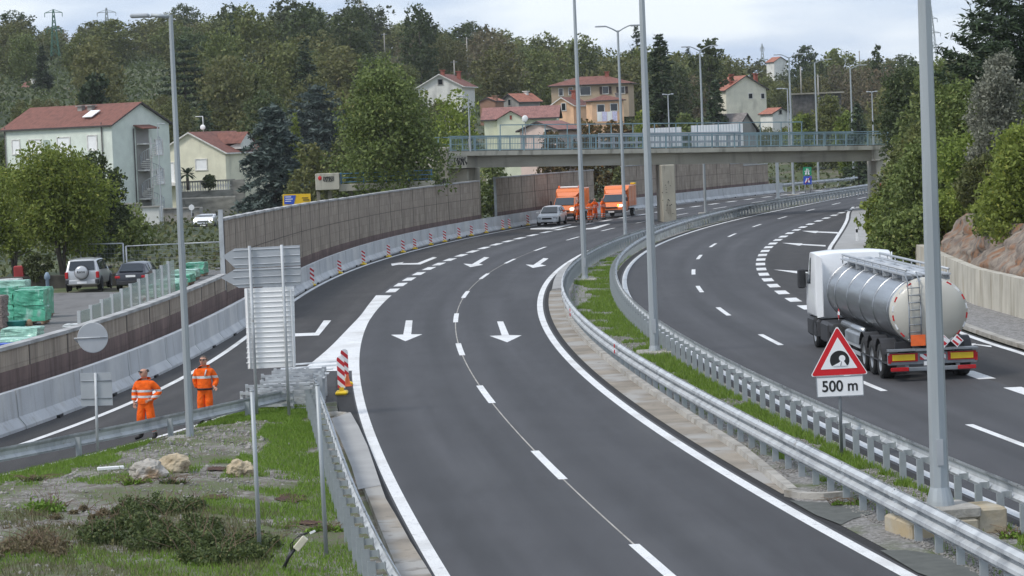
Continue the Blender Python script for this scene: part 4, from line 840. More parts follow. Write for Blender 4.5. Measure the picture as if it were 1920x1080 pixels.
# steel pylons and masts
def pylon(label, x, yb, yt, D, col, arms=((.97,1.3,0),(.72,2.0,0))):
    b = PD(x,yb,D); h = (yb-yt)*D/F; t = thing('pylon', label, 'pylon', b); mb = MB(); wb = h*.09; th = .09
    lv = [0,.2,.38,.54,.68,.8,.9,1.0]; wd = lambda k: wb*(1-k*.88)
    for sx in (-1,1):
        for sy in (-1,1): mb.tube([(sx*wd(k),sy*wd(k),h*k) for k in lv], th, 4, 0, False, False)
    for k0, k1 in zip(lv[:-1], lv[1:]):
        for sy in (-1,1):
            mb.tube([(-wd(k0),sy*wd(k0),h*k0),(wd(k1),sy*wd(k1),h*k1)], th*.6, 3, 0, False, False); mb.tube([(wd(k0),sy*wd(k0),h*k0),(-wd(k1),sy*wd(k1),h*k1)], th*.6, 3, 0, False, False)
            mb.tube([(sy*wd(k0),-wd(k0),h*k0),(sy*wd(k1),wd(k1),h*k1)], th*.6, 3, 0, False, False)
    mb.build('tower', col, t)
    for (k, L_, q) in arms:
        mb = MB()
        for sg in (-1,1):
            mb.tube([(0,0,h*k),(sg*L_,0,h*k-.15)], th, 4, 0, False, False); mb.tube([(0,0,h*k+.7),(sg*L_,0,h*k-.15)], th*.7, 4, 0, False, False); mb.tube([(sg*L_,0,h*k-.15),(sg*L_,0,h*k-1.2)], th, 4, 0, False, False)
        mb.build('cross_arm', col, t)
M['pyl_green'] = mat('green_steel', (.06,.16,.11), .7); M['pyl_grey'] = mat('grey_steel', (.30,.33,.33), .7)
pylon('green steel pylon rising from the trees at the upper left', 104, 105, 19, 700, 'pyl_green', ((.95,2.2,0),(.6,1.8,0)))
pylon('pale steel pylon with two wide arms, second from the left', 203, 95, 15, 780, 'pyl_grey', ((.9,2.6,0),(.66,3.4,0),(.42,3.0,0)))
pylon('thin grey steel pylon behind the nearest lamp post on the right', 1748, 115, 12, 800, 'pyl_grey', ((.78,1.8,0),(.52,2.6,0),(.3,1.8,0)))
pylon('small far pylon on the ridge right of the cream house', 1430, 118, 82, 900, 'pyl_grey', ((.8,.6,0),))
for (x,yb,yt,D_,lab) in [(678,40,-6,800,'lattice antenna mast on the top of the hill'),]:
    b = PD(x,yb,D_); t = thing('antenna_mast', lab, 'mast', b); h = (yb-yt)*D_/F; mb = MB(); mb.tube([(0,0,0),(0,0,h)], .3, 5)
    for k in (.7,.8,.9): mb.box((0,0,h*k), (1.6,.4,.5))
    mb.build('mast', 'trim', t)
for (x,yb,yt,D_,lab) in [(722,95,62,640,'pale utility pole with a crossbar on the wooded hill'),(877,112,70,620,'dark utility pole on the wooded slope right of the hilltop'),(853,145,113,520,'short pale utility pole above the white house'),(1503,175,125,500,'plain concrete pole above the far stone wall'),(1536,205,140,470,'thin pole in front of the far stone wall'),(1612,112,95,760,'tiny pole on the far right ridge')]:
    b = PD(x,yb+14,D_); h = (yb+14-yt)*D_/F; t = thing('utility_pole', lab, 'pole', b); mb = MB(); mb.tube([(0,0,0),(0,0,h)], [.16,.11], 6); mb.build('pole', 'kerb', t); mb = MB(); mb.box((0,0,h-.35), (1.3 if x in (722,853) else .5,.1,.12)); mb.build('crossbar', 'steel_dark', t)
# ============================================================ trees and plants
M['leaf_mid'] = leafmat('leaves_mid', (.095,.12,.036), (.165,.19,.06), (.22,.21,.08), hue=.2)
M['leaf_dark'] = leafmat('leaves_dark', (.05,.07,.025), (.095,.125,.045), hue=.2)
M['leaf_olive'] = leafmat('leaves_olive', (.115,.125,.042), (.185,.19,.068), (.24,.21,.08), hue=.2)
M['leaf_brown'] = leafmat('leaves_brown', (.13,.115,.065), (.19,.165,.09), (.21,.15,.08), hue=.12)
M['leaf_bright'] = leafmat('leaves_bright', (.13,.18,.032), (.26,.32,.065), (.40,.40,.09), hue=.1, trans=.38)
M['leaf_linden'] = leafmat('leaves_linden', (.10,.14,.035), (.20,.245,.07), (.32,.32,.11), hue=.05)
M['needle_blue'] = leafmat('needles_blue', (.05,.075,.065), (.115,.15,.13), (.17,.2,.18), hue=.1, trans=.08)
M['needle_dark'] = leafmat('needles_dark', (.035,.055,.028), (.07,.105,.048), hue=.15, trans=.08)
M['leaf_silver'] = leafmat('leaves_silver', (.16,.17,.12), (.34,.34,.27), hue=.05)
M['leaf_rust'] = leafmat('leaves_rust', (.10,.07,.025), (.17,.13,.04), (.25,.10,.03), hue=.1)
def cards(P, s, rs, flat=0.0, elong=.55, up=None):
    n = len(P); a = rs.normal(size=(n,3)); a[:,2] *= (1-flat); a /= np.linalg.norm(a,axis=1)[:,None]
    b = rs.normal(size=(n,3)); b[:,2] *= (1-flat); b -= (a*b).sum(1)[:,None]*a; b /= np.linalg.norm(b,axis=1)[:,None]
    s = (s*(.55+.9*rs.rand(n)))[:,None]
    V = np.stack([P+a*s, P+b*s*elong, P-a*s, P-b*s*elong], 1).reshape(-1,3)
    return V, np.arange(4*n).reshape(-1,4)
def blob_points(n, h, w, z0, rs, lobes=14, shell=.55, top=.8, gap=0):
    """leaf positions in an uneven crown made of many lobes"""
    C = []; R = []
    for i in range(lobes):
        t = (i+.5)/lobes; z = z0+(h-z0)*(.10+.80*t); prof = math.sin(PI*min(1,max(.0,(t*.86+.10))))**.7
        ang = i*2.4+rs.rand(); rr = w*.5*prof*(.35+.4*rs.rand())
        C.append((rr*math.cos(ang), rr*math.sin(ang), z)); R.append(w*(.17+.14*rs.rand())*(.75+.4*prof))
    C = np.array(C); R = np.array(R); k = rs.choice(lobes, n, p=R**2/np.sum(R**2)); d = rs.normal(size=(n,3)); d /= np.linalg.norm(d,axis=1)[:,None]
    r = R[k]*(shell+(1-shell)*rs.rand(n)**.6)*(1+.13*rs.normal(size=n))
    # clusters: pull points to random twig centres so that gaps show
    P = C[k]+d*r[:,None]*np.array([1,1,.82])
    m = max(8, n//16); Tw = P[rs.choice(n, m)]; j = rs.choice(m, n); mixv = (rs.rand(n) < .62)
    P[mixv] = Tw[j[mixv]]+rs.normal(size=(mixv.sum(),3))*w*.028
    return P
def conifer_points(n, h, w, rs, droop=.25, z0=.08, power=.9, tiers=0, irr=.25):
    m = int(60+h*9); P = []
    t = rs.rand(m)**.85; 
    if tiers: t = np.round(t*tiers)/tiers+rs.normal(size=m)*.008
    t = np.clip(t,0,.99); z = h*(z0+(1-z0)*t); L = w*.5*((1-t)**power)*(1-irr+irr*2*rs.rand(m))+.05*w; ang = rs.rand(m)*2*PI
    k = rs.choice(m, n, p=L/np.sum(L)); u = rs.rand(n)**.6; jit = w*.022
    x = np.cos(ang[k])*L[k]*u; y = np.sin(ang[k])*L[k]*u; zz = z[k]-droop*L[k]*u**1.6+.25*L[k]*u*(droop<0)
    side = rs.normal(size=n)*L[k]*.16*(1-u*.6); x += -np.sin(ang[k])*side; y += np.cos(ang[k])*side
    return np.stack([x+rs.normal(size=n)*jit, y+rs.normal(size=n)*jit, zz+rs.normal(size=n)*jit*.7], 1)
def trunk_mb(h, r, limbs, rs, w, z0, lean=0, forks=1):
    mb = MB(); base = [(0,0,-.5)]
    for f in range(forks):
        a = f*2.1; dx, dy = (math.cos(a)*.12*h*(forks>1)+lean*.1*h, math.sin(a)*.12*h*(forks>1))
        mb.tube([(0.1*f,0,-.5),(dx*.3,dy*.3,h*.3),(dx*.7,dy*.7,h*.6),(dx,dy,h*.93)], [r,r*.75,r*.45,r*.08], 7)
        for i in range(limbs):
            t = .25+.6*i/max(1,limbs); an = i*2.4+f; L = w*.42*(1-.5*t)
            s = Vector((dx*t,dy*t,h*t)); e = s+Vector((math.cos(an)*L, math.sin(an)*L, h*.16)); mb.tube([s, s.lerp(e,.5)+Vector((0,0,-.02*h)), e], [r*.38*(1-t*.6), r*.22*(1-t*.5), r*.06], 5)
    return mb
PROTO = {}
def make_tree(kind, seed, h, w, leaf, n, mname, style='round', z0=.2, label='', name='tree', cat='tree', bark='bark', forks=1, trunk_r=None, **k):
    rs = np.random.RandomState(seed); t = thing(name, label, cat, (0,0,0), 0)
    if style == 'round': P = blob_points(n, h, w, z0*h, rs, **k); V, Fq = cards(P, leaf, rs)
    elif style == 'conifer': P = conifer_points(n, h, w, rs, **k); V, Fq = cards(P, leaf, rs, flat=.55, elong=.28)
    arrays('crown', V, Fq, mname, t)
    trunk_mb(h*(.88 if style=='round' else .97), trunk_r or h*.018, 5 if style=='round' else 3, rs, w, z0, forks=forks).build('trunk', bark, t, fix=False)
    PROTO.setdefault(kind, []).append(t); return t
# ---- wood on the hillside: individual trees of six looks in rows that climb the slope
HK = [('mid','mid green broadleaved tree in the wood on the hillside','broadleaf_tree','leaf_mid','round',9.5,9.0,.26,4200),
      ('dark','dark green broadleaved tree in the wood on the hillside','broadleaf_tree','leaf_dark','round',11,8.5,.26,4200),
      ('olive','olive green autumn tree in the wood on the hillside','broadleaf_tree','leaf_olive','round',9,9.5,.26,4200),
      ('brown','brownish half bare tree in the wood on the hillside','broadleaf_tree','leaf_brown','round',9,7.5,.22,2600),
      ('fir','narrow dark conifer in the wood on the hillside','conifer','needle_dark','conifer',12,5.5,.34,2800)]
hill = {}
for kind, lab, nm, mt, stl, h, w_, lf, n in HK:
    for sd in range(3 if kind != 'fir' else 2):
        t = make_tree(kind, 11+sd*7+len(hill), h*(1+.12*sd), w_*(1-.06*sd), lf, n, mt, stl, label=lab, name=nm, z0=.0 if stl=='round' else .05); hill.setdefault(kind, []).append(t)
src_lab = {'mid':'mid green broadleaved tree on the hillside','dark':'dark green broadleaved tree on the hillside','olive':'olive autumn tree on the hillside','brown':'brownish half bare tree on the hillside','fir':'narrow dark conifer on the hillside'}
HG = {'mid':'mid green trees of the hillside wood','dark':'dark green trees of the hillside wood','olive':'olive green trees of the hillside wood','brown':'brownish trees of the hillside wood','fir':'conifers of the hillside wood'}
used = set()
# windows kept open in front of the houses: px range, lowest visible row, distance
KEEP = [(0,306,450,284),(300,480,372,300),(788,888,176,450),(898,1022,205,430),(905,1060,262,330),(955,1066,280,300),(1028,1192,190,450),(1036,1192,226,395),(1345,1446,226,470),(1440,1492,228,440),(1374,1428,240,330),(22,106,176,550),(262,306,165,600),(1453,1484,124,740),(1487,1578,206,480),(715,730,95,640),(850,857,142,520),(96,112,105,700),(1740,1756,112,800)]
rows = []; y = 338
while y < 840: rows.append(y); y += 19+ (y-330)*.06
hr_ = random.Random(21); cnt = {k:0 for k in hill}
for ri, y in enumerate(rows):
    spc = 8.6+(y-330)*.009; xw = 960/F*y*1.14+12; n = int(2*xw/spc)
    for i in range(n+1):
        x = -xw+2*xw*i/n+hr_.uniform(-2.6,2.6); yy = y+hr_.uniform(-6,6)
        if x > wall_x(min(yy,400))-4 and yy < 440: continue
        if yy < 352 and x > -6: continue
        u, v = PX(x, yy, terr(x,yy)); r = hr_.random()
        nzv = mnoise.noise(Vector((x*.012, yy*.012, 3)))
        kind = 'mid' if r < .34+nzv*.3 else 'dark' if r < .56 else 'olive' if r < .88 else 'brown' if r < .94 else 'fir'
        src = hr_.choice(hill[kind]); sc = hr_.uniform(.8,1.3)*(.82 if yy < 400 else 1); th = 13*sc
        px_w = 4.2*sc/yy*F; topy = v-th/yy*F; bad = False
        for (a, b, low, D_) in KEEP:
            if u+px_w > a and u-px_w < b:
                if yy < D_-2 and topy < low: bad = True
                if D_-2 <= yy < D_+11: bad = True
        if bad:
            # try a low shrubby tree instead
            low = max([q[2] for q in KEEP if u+px_w > q[0] and u-px_w < q[1] and yy < q[3]] or [0]); 
            avail = (v-low)/F*yy
            if low and avail > 2.2 and not any(q[3]-2 <= yy < q[3]+11 and u+px_w > q[0] and u-px_w < q[1] for q in KEEP): sc = avail/12.5
            else: continue
        loc = (x, yy, terr(x,yy)-.3); rz = hr_.uniform(0,6.28); wd_ = 1.25 if yy > 600 and kind != 'fir' else 1; sv = (sc*wd_*hr_.uniform(.9,1.15), sc*wd_*hr_.uniform(.9,1.15), sc*hr_.uniform(.88,1.15)/wd_**.5)
        cnt[kind] += 1
        if src.name not in used: used.add(src.name); src.location = loc; src.rotation_euler = (0,0,rz); src.scale = sv; src['group'] = HG[kind]; o_n = src
        else: o_n = dup(src, loc, rz, group=HG[kind], scale=sv)
        o_n['label'] = src_lab[kind]+(', left third, ' if u < 640 else ', middle third, ' if u < 1280 else ', right third, ')+('near its foot' if yy < 430 else 'halfway up' if yy < 620 else 'near the skyline')
print('hill trees', cnt, sum(cnt.values()))
# ---- single trees one can pick out
def single(label, name, px, D, ytop, w_px, mname, style='round', leaf=.2, n=6000, zb=None, cat='tree', seed=1, **k):
    p = PD(px, 300, D); zg = terr(p.x, D) if zb is None else zb; h = PD(px, ytop, D).z-zg; w_ = w_px*D/F
    t = make_tree(label, seed, h, w_, leaf, n, mname, style, label=label, name=name, cat=cat, **k); t.location = (p.x, D, zg); return t
single('tall bright green broadleaved tree in front of the bridge behind the tallest noise wall', 'broadleaf_tree', 730, 198, 112, 205, 'leaf_linden', leaf=.125, n=34000, seed=3, z0=.02, lobes=28, shell=.35)
single('leaning silver birch with thin green foliage at the left end of the bridge', 'birch_tree', 858, 222, 158, 110, 'leaf_bright', leaf=.14, n=3800, seed=5, z0=.2, bark='birch', forks=2, trunk_r=.16, lobes=16)
single('green bushy tree under the left end of the bridge', 'broadleaf_tree', 830, 226, 215, 120, 'leaf_linden', leaf=.17, n=5200, seed=6, z0=.02, lobes=14)
single('blue grey spruce with drooping branches right of the cream house', 'spruce_tree', 513, 255, 195, 150, 'needle_blue', 'conifer', leaf=.30, n=15000, seed=7, power=.62, droop=.35, irr=.35)
single('broad blue grey cedar behind the spruce, its top against the wood', 'cedar_tree', 600, 330, 168, 150, 'needle_blue', 'conifer', leaf=.34, n=9000, seed=8, power=.5, droop=-.1, tiers=9)
single('smaller blue grey cedar high in the wood above the spruce', 'cedar_tree', 490, 480, 98, 75, 'needle_blue', 'conifer', leaf=.36, n=3600, seed=9, power=.5, droop=-.05, tiers=7)
single('young light green conifer between the spruce and the cedar', 'cypress_tree', 556, 285, 210, 42, 'leaf_bright', 'conifer', leaf=.22, n=3000, seed=10, power=.8)
single('dark rounded evergreen behind the left end of the apartment roof', 'evergreen_tree', 183, 330, 125, 75, 'needle_dark', leaf=.28, n=5000, seed=12, z0=.05)
single('dark pointed fir rising high on the left hillside', 'fir_tree', 88, 520, 85, 42, 'needle_dark', 'conifer', leaf=.4, n=2400, seed=13)
single('broad dark cedar in the wood right of the tallest left pole', 'cedar_tree', 353, 430, 75, 90, 'needle_dark', 'conifer', leaf=.36, n=5200, seed=14, power=.55, tiers=9, droop=0)
single('dense dark conifer rising behind the middle of the bridge', 'fir_tree', 1245, 300, 62, 75, 'needle_dark', 'conifer', leaf=.30, n=7500, seed=15, power=.5)
single('dark spiky conifer in front of the tall cream house', 'fir_tree', 1345, 330, 148, 62, 'needle_dark', 'conifer', leaf=.28, n=5500, seed=16, power=.7)
single('sparse tall tree left of the tall cream house', 'broadleaf_tree', 1335, 420, 58, 70, 'leaf_dark', leaf=.26, n=2600, seed=17, z0=.25)
single('round dark tree on the right ridge behind the far lamp posts', 'broadleaf_tree', 1517, 640, 84, 75, 'leaf_dark', leaf=.34, n=3800, seed=18, z0=.1)
single('yellow green tree top on the right ridge', 'broadleaf_tree', 1568, 650, 86, 50, 'leaf_bright', leaf=.34, n=2600, seed=19, z0=.1)
single('narrow dark tree sticking out of the right ridge', 'broadleaf_tree', 1649, 520, 73, 28, 'leaf_dark', leaf=.3, n=1800, seed=20, z0=.1)
for i, (px, D, yt, wp_, mt, sd) in enumerate([(1110,300,214,85,'leaf_rust',21),(1165,305,222,80,'leaf_rust',22),(1040,292,240,90,'leaf_rust',23),(1215,300,190,60,'leaf_bright',24),(1290,290,200,80,'leaf_mid',25),(1235,285,228,60,'leaf_rust',26)]):
    single(['reddish autumn bush behind the bridge railing below the orange houses','second reddish bush below the white laundry','wide rust green bush right of the pink house','bright yellow green tree right of the larger orange house','mid green tree behind the bridge left of the dark spiky conifer','low rust coloured bush behind the smaller white panel'][i], 'autumn_bush', px, D, yt, wp_, mt, leaf=.2, n=3800, seed=sd, z0=0, cat='bush', lobes=10)
# left foreground trees by the yard
single('spreading yellow green acacia with several thin trunks at the left edge of the yard', 'acacia_tree', 105, 152, 283, 215, 'leaf_bright', leaf=.10, n=24000, seed=31, z0=.28, forks=3, trunk_r=.14, lobes=24, shell=.3)
single('yellow green acacia cut by the left edge of the photo', 'acacia_tree', 15, 158, 318, 150, 'leaf_bright', leaf=.10, n=12000, seed=32, z0=.25, forks=2, trunk_r=.12, lobes=16, shell=.3)
single('dark glossy green tree behind the acacia in front of the apartment block', 'broadleaf_tree', 168, 168, 274, 120, 'leaf_dark', leaf=.11, n=13000, seed=33, z0=.05, lobes=14)
single('low green bush beside the silver off roader behind the mesh fence', 'bush', 228, 185, 390, 110, 'leaf_linden', leaf=.13, n=4500, seed=34, z0=0, cat='bush', lobes=12)
single('small dark green bush at the foot of the left acacia', 'bush', 55, 149, 470, 60, 'leaf_dark', leaf=.10, n=1600, seed=35, z0=0, cat='bush', lobes=8)
single('round oleander bush on the terrace of the cream house', 'bush', 388, 290, 328, 28, 'leaf_dark', leaf=.14, n=900, seed=36, zb=3.0, z0=0, cat='bush', lobes=6)
single('golden green bush left of the graffiti walkway', 'bush', 590, 232, 268, 90, 'leaf_olive', leaf=.17, n=4200, seed=37, z0=0, cat='bush', lobes=10)
single('leafy tree in the gap between the first and second tall noise walls', 'broadleaf_tree', 922, 236, 292, 70, 'leaf_linden', leaf=.15, n=3200, seed=38, z0=0, lobes=9)
single('dark tree in the gap before the farthest noise wall', 'broadleaf_tree', 1172, 268, 300, 60, 'leaf_mid', leaf=.17, n=2200, seed=39, z0=0, lobes=8)
single('green tree behind the balustrade left of the spruce', 'broadleaf_tree', 455, 312, 250, 55, 'leaf_mid', leaf=.2, n=2000, seed=40, z0=.1)
for i, (px, D, yt, wp_, sd) in enumerate([(270,420,215,100,41),(330,400,205,90,42),(420,395,215,110,43),(480,390,225,80,44),(645,300,245,90,45),(20,330,250,70,46),(560,300,290,70,47)]):
    single(['olive tree behind the gable of the apartment block','olive tree behind the tallest left pole above the cream house','wide olive tree above the ridge of the cream house','olive tree between the cream house and the spruce top','green tree left of the tall bright tree','green tree left of the apartment block','green bush below the young conifer'][i], 'broadleaf_tree', px, D, yt, wp_, ['leaf_olive','leaf_mid','leaf_olive','leaf_olive','leaf_mid','leaf_mid','leaf_linden'][i], leaf=.24, n=3200, seed=sd, z0=.05)
# palm
p = PD(352,345,289); t = thing('palm_tree', 'small dark fan palm on the terrace in front of the cream house', 'palm', (p.x,289,3.0)); mb = MB(); mb.tube([(0,0,-.2),(0,0,1.5)], [.18,.14], 7); mb.build('trunk', 'bark', t)
rs = np.random.RandomState(4); mb = MB()
for k in range(34):
    a = rs.rand()*6.28; el = -.5+rs.rand()*1.7; L_ = .9+.5*rs.rand(); d = Vector((math.cos(a)*math.cos(el), math.sin(a)*math.cos(el), math.sin(el))); s = Vector((-math.sin(a),math.cos(a),0)); c0 = Vector((0,0,1.5)); e = c0+d*L_; dr = Vector((0,0,-.25))
    mb.add([c0+s*.03, c0+d*L_*.6+s*.22, e+dr, c0+d*L_*.6-s*.22, c0-s*.03], [(0,1,2,3,4)])
mb.build('fronds', 'needle_dark', t, fix=False)
# ---- right bank
R = [ # px, D, top row, width px, material, label
 (1920,150,-60,290,'needle_dark','cedar',51,'huge dark cedar filling the upper right corner'),
 (1875,128,72,120,'leaf_silver','round',52,'silvery half bare tree in front of the huge cedar'),
 (1712,205,240,110,'leaf_linden','round',53,'green acacia at the right end of the bridge'),
 (1672,160,345,105,'leaf_bright','round',54,'feathery acacia overhanging the pale verge'),
 (1715,150,300,130,'leaf_linden','round',55,'acacia above the far end of the retaining wall'),
 (1705,240,150,100,'leaf_dark','round',56,'dark tree behind the right end of the bridge'),
 (1610,300,190,70,'needle_dark','conifer',57,'dark conifer beyond the right end of the bridge'),
 (1700,215,105,120,'leaf_dark','round',58,'dark tree left of the nearest lamp post'),
 (1760,190,95,130,'leaf_mid','round',59,'mid green tree right of the nearest lamp post top'),
 (1810,150,190,150,'leaf_linden','round',60,'green acacia below the huge cedar'),
 (1745,135,265,170,'leaf_linden','round',61,'leafy acacia behind the nearest lamp post'),
 (1850,130,265,190,'leaf_bright','round',62,'yellow green acacia above the rock face'),
 (1930,112,230,190,'leaf_bright','round',63,'yellow green acacia at the right edge'),
 (1785,128,370,130,'leaf_bright','round',64,'yellow tipped acacia bush left of the rock face'),
 (1700,128,400,130,'leaf_linden','round',65,'acacia bush hanging over the retaining wall behind the tank truck'),
 (1895,116,385,150,'leaf_linden','round',66,'acacia bush on top of the rock face'),
 (1655,142,410,60,'leaf_linden','round',67,'low acacia branches beside the white marker post'),
 (1820,250,120,150,'leaf_dark','round',68,'dark tree in the wood behind the cedar'),
 (1560,345,170,70,'leaf_mid','round',69,'mid green tree below the far stone wall'),
 (1590,330,205,60,'leaf_bright','round',70,'light green bush on the slope beyond the bridge'),
 (1505,345,208,60,'leaf_bright','round',71,'light green bush below the far stone wall'),
 (1770,230,100,120,'leaf_brown','round',72,'brownish tree behind the nearest lamp post'),
 (1730,160,220,140,'leaf_mid','round',73,'mid green acacia in the middle of the right bank'),
 (1800,138,140,170,'leaf_linden','round',74,'tall feathery acacia left of the silvery tree'),
 (1915,132,170,170,'leaf_mid','round',75,'mid green tree below the silvery tree at the right edge'),
 (1752,138,440,55,'leaf_rust','round',77,'rusty bush left of the rock face above the retaining wall'),
 (1805,128,432,75,'leaf_rust','round',79,'rusty autumn bush on the middle of the rock face'),
 (1935,120,240,150,'leaf_linden','round',80,'full green acacia above the right end of the rock face'),
 (1868,122,300,130,'leaf_mid','round',81,'mid green tree leaning over the top of the rock face'),
 (1912,118,440,50,'leaf_rust','round',78,'rusty bush at the right end of the rock face')]
for (px, D, yt, wp_, mt, stl, sd, lab) in R:
    p = PD(px, 300, D); zg = terr(p.x, D)
    if stl == 'cedar': single(lab, 'cedar_tree', px, D, yt, wp_, mt, 'conifer', leaf=.20, n=26000, seed=sd, power=.42, droop=-.12, tiers=13, irr=.3)
    elif stl == 'conifer': single(lab, 'fir_tree', px, D, yt, wp_, mt, 'conifer', leaf=.25, n=4500, seed=sd)
    else: single(lab, 'acacia_tree' if 'acacia' in lab else 'broadleaf_tree', px, D, yt, wp_, mt, leaf=(.075 if mt == 'leaf_silver' else .095) if D < 160 else .14, n=(24000 if D < 160 else 10000), seed=sd, z0=(-.05 if 'rock' not in lab else .45), lobes=24, shell=.3, cat='bush' if 'bush' in lab else 'tree')
# fallen shrubs along the foot of the bank beyond the frame of the wall: one ground cover
rs = np.random.RandomState(77); Vs = []; n = 26000
yy = rs.uniform(62, 250, n); dd = .7+rs.rand(n)**.8*16; xx = np.array([wall_x(a) for a in yy])+dd+.4
keep = ~((yy < 136) & (dd < 3.2)); yy, xx, dd = yy[keep], xx[keep], dd[keep]
zz = np.array([terr(a, b) for a, b in zip(xx, yy)])+rs.rand(len(xx))**2*1.6
V, Fq = cards(np.stack([xx,yy,zz],1), .17, rs); tag(arrays('bank_undergrowth', V, Fq, 'leaf_linden'), 'tangled green undergrowth covering the right bank', 'undergrowth', kind='stuff')
# undergrowth at the foot of the hill and in the field left of the noise wall
n = 30000; yy = rs.uniform(160, 420, n); xx = rs.uniform(-1, 1, n)*960/F*yy*1.1; keep = np.array([(cNJ.x(b)-3 > a) or (b > 300 and a < wall_x(b)-9) for a, b in zip(xx, yy)]) & ~((yy < 200) & (xx > -4)); xx, yy = xx[keep], yy[keep]
zz = np.array([terr(a, b) for a, b in zip(xx, yy)])+rs.rand(len(xx))**2*.9
M['weeds'] = leafmat('weeds', (.07,.09,.03), (.13,.14,.05), (.2,.17,.09), hue=.1)
V, Fq = cards(np.stack([xx,yy,zz],1), .22, rs); tag(arrays('scrub', V, Fq, 'weeds'), 'rough scrub and long grass in the field behind the noise walls', 'scrub', kind='stuff')
n = 60000; yy = rs.uniform(420, 820, n); xx = rs.uniform(-1, 1, n)*960/F*yy*1.12
zz = np.array([terr(a, b) for a, b in zip(xx, yy)])+rs.rand(len(xx))*1.6
V, Fq = cards(np.stack([xx,yy,zz],1), .38, rs); tag(arrays('forest_floor', V, Fq, 'leaf_dark'), 'dark undergrowth between the trees of the hillside wood', 'undergrowth', kind='stuff')
# ---- grass, stones and bushes on the island and the median
M['grass'] = leafmat('grass_blades', (.12,.21,.025), (.22,.34,.055), (.30,.32,.11), hue=.05, trans=.3)
def blades(P, h, w_, rs):
    n = len(P); a = rs.rand(n)*2*PI; d = np.stack([np.cos(a),np.sin(a),np.zeros(n)],1)*w_; ln = np.stack([rs.normal(size=n)*.3,rs.normal(size=n)*.3,np.ones(n)],1)*(h*(.5+.9*rs.rand(n)))[:,None]
    V = np.stack([P-d, P+d, P+ln+d*.25, P+ln-d*.25],1).reshape(-1,3); return V, np.arange(4*n).reshape(-1,4)
def gmask(x, y, sc=.45, off=0): return mnoise.fractal(Vector((x*sc+off, y*sc*.6, off)), 1.0, 2.0, 3)
P = []; k = 0
while len(P) < 95000 and k < 600000:
    k += 1; y = 41+34.4*nr.rand()**1.25; a, b = cRE.x(y)+.3, cFG.x(y)-.05; x = a+(b-a)*nr.rand(); g = gmask(x, y); u, v = PX(x, y, .1)
    # green near the paved edges and on the right side, stony in the middle
    g += .55*(x > -6.3+(y-60)*.0)+.62*max(0, 1-(x-a)/2.6)-.24
    if 60 < y < 70 and -9 < x < -5.9: g -= .35
    if 48 < y < 58 and x < -4.6: g -= .40
    if g > -.02 or nr.rand() < .035: P.append((x, y, isl_z(x,y)))
V, Fq = blades(np.array(P), .075, .008, nr); tag(arrays('grass', V, Fq, 'grass'), 'short green grass patches on the island', 'grass', kind='stuff')
P = []
while len(P) < 42000:
    y = 42+115*nr.rand()**1.5; a, b = cRAIL.x(y)+.25, cRAIR.x(y)-.15; x = a+(b-a)*nr.rand(); g = gmask(x, y, .5, 5)+.9*((x-a)/(b-a)-.42)-.05
    if y < 52: g -= .6*(y<48)
    if g > 0 or nr.rand() < .03: P.append((x, y, .01))
V, Fq = blades(np.array(P), .11, .011, nr); tag(arrays('median_grass', V, Fq, 'grass'), 'green grass and weeds growing along the median between the guard rails', 'grass', kind='stuff')
P = []
while len(P) < 26000:
    y = 41+12*nr.rand(); a = cRE.x(y)+.3; x = a+nr.rand()*(-4.2-a)
    if gmask(x, y, .8, 9) > -.15: P.append((x, y, isl_z(x,y)))
V, Fq = blades(np.array(P), .10, .008, nr); M['dry_grass'] = leafmat('dry_grass_blades', (.12,.13,.06), (.22,.21,.11), (.32,.28,.16), hue=.03); tag(arrays('dry_grass', V, Fq, 'dry_grass'), 'dry yellowish grass and weeds around the brambles', 'grass', kind='stuff')
# pebbles
M['pebble'] = mat('pebbles', (.19,.18,.165), .9, var=.4, scale=3.0, col2=(.33,.31,.285))
def pebbles(name, pts, s, label, big=.0):
    O = np.array([(1,0,0),(0,1,0),(-1,0,0),(0,-1,0),(0,0,1),(0,0,-1)],float); Fo = np.array([(0,1,4),(1,2,4),(2,3,4),(3,0,4),(1,0,5),(2,1,5),(3,2,5),(0,3,5)])
    n = len(pts); sc = s*(.4+1.1*nr.rand(n)**2+big*(nr.rand(n)>.97))[:,None,None]; a = nr.rand(n)*6.28; c, s_ = np.cos(a), np.sin(a)
    V = np.repeat(O[None],n,0)*(.6+.7*nr.rand(n,6,1)); X = V[:,:,0]*c[:,None]-V[:,:,1]*s_[:,None]; Y = V[:,:,0]*s_[:,None]+V[:,:,1]*c[:,None]; V = np.stack([X,Y,V[:,:,2]*.6],2)*sc+np.array(pts)[:,None,:]
    Fq = (Fo[None]+(np.arange(n)*6)[:,None,None]).reshape(-1,3); tag(arrays(name, V.reshape(-1,3), Fq, 'pebble'), label, 'gravel', kind='stuff')
P = []
while len(P) < 14000:
    y = 42+33*nr.rand()**1.3; a, b = cRE.x(y)+.5, cEL.x(y)-1.9; x = a+(b-a)*nr.rand(); g = gmask(x, y)+.5*(x > -5.6)-.25*(48<y<70)+.4*max(0,1-(x-a)/2.6)
    if g < .05: P.append((x, y, isl_z(x,y)))
pebbles('stones', P, .026, 'grey stones and rubble strewn over the middle of the island', 2.2)
P = []
while len(P) < 16000:
    y = 41+60*nr.rand()**2.0; a, b = max(cER.x(y)+1.0, cRAIL.x(y)-.9 if y < 51.5 else cKC.x(y)+.25), cRL.x(y)-.6; x = a+(b-a)*nr.rand(); g = gmask(x, y, .5, 5)+.9*((x-cRAIL.x(y))/(b-cRAIL.x(y))-.42)
    if g < .02: P.append((x, y, .02))
pebbles('stones', P, .026, 'light grey gravel around the posts of the median guard rail')
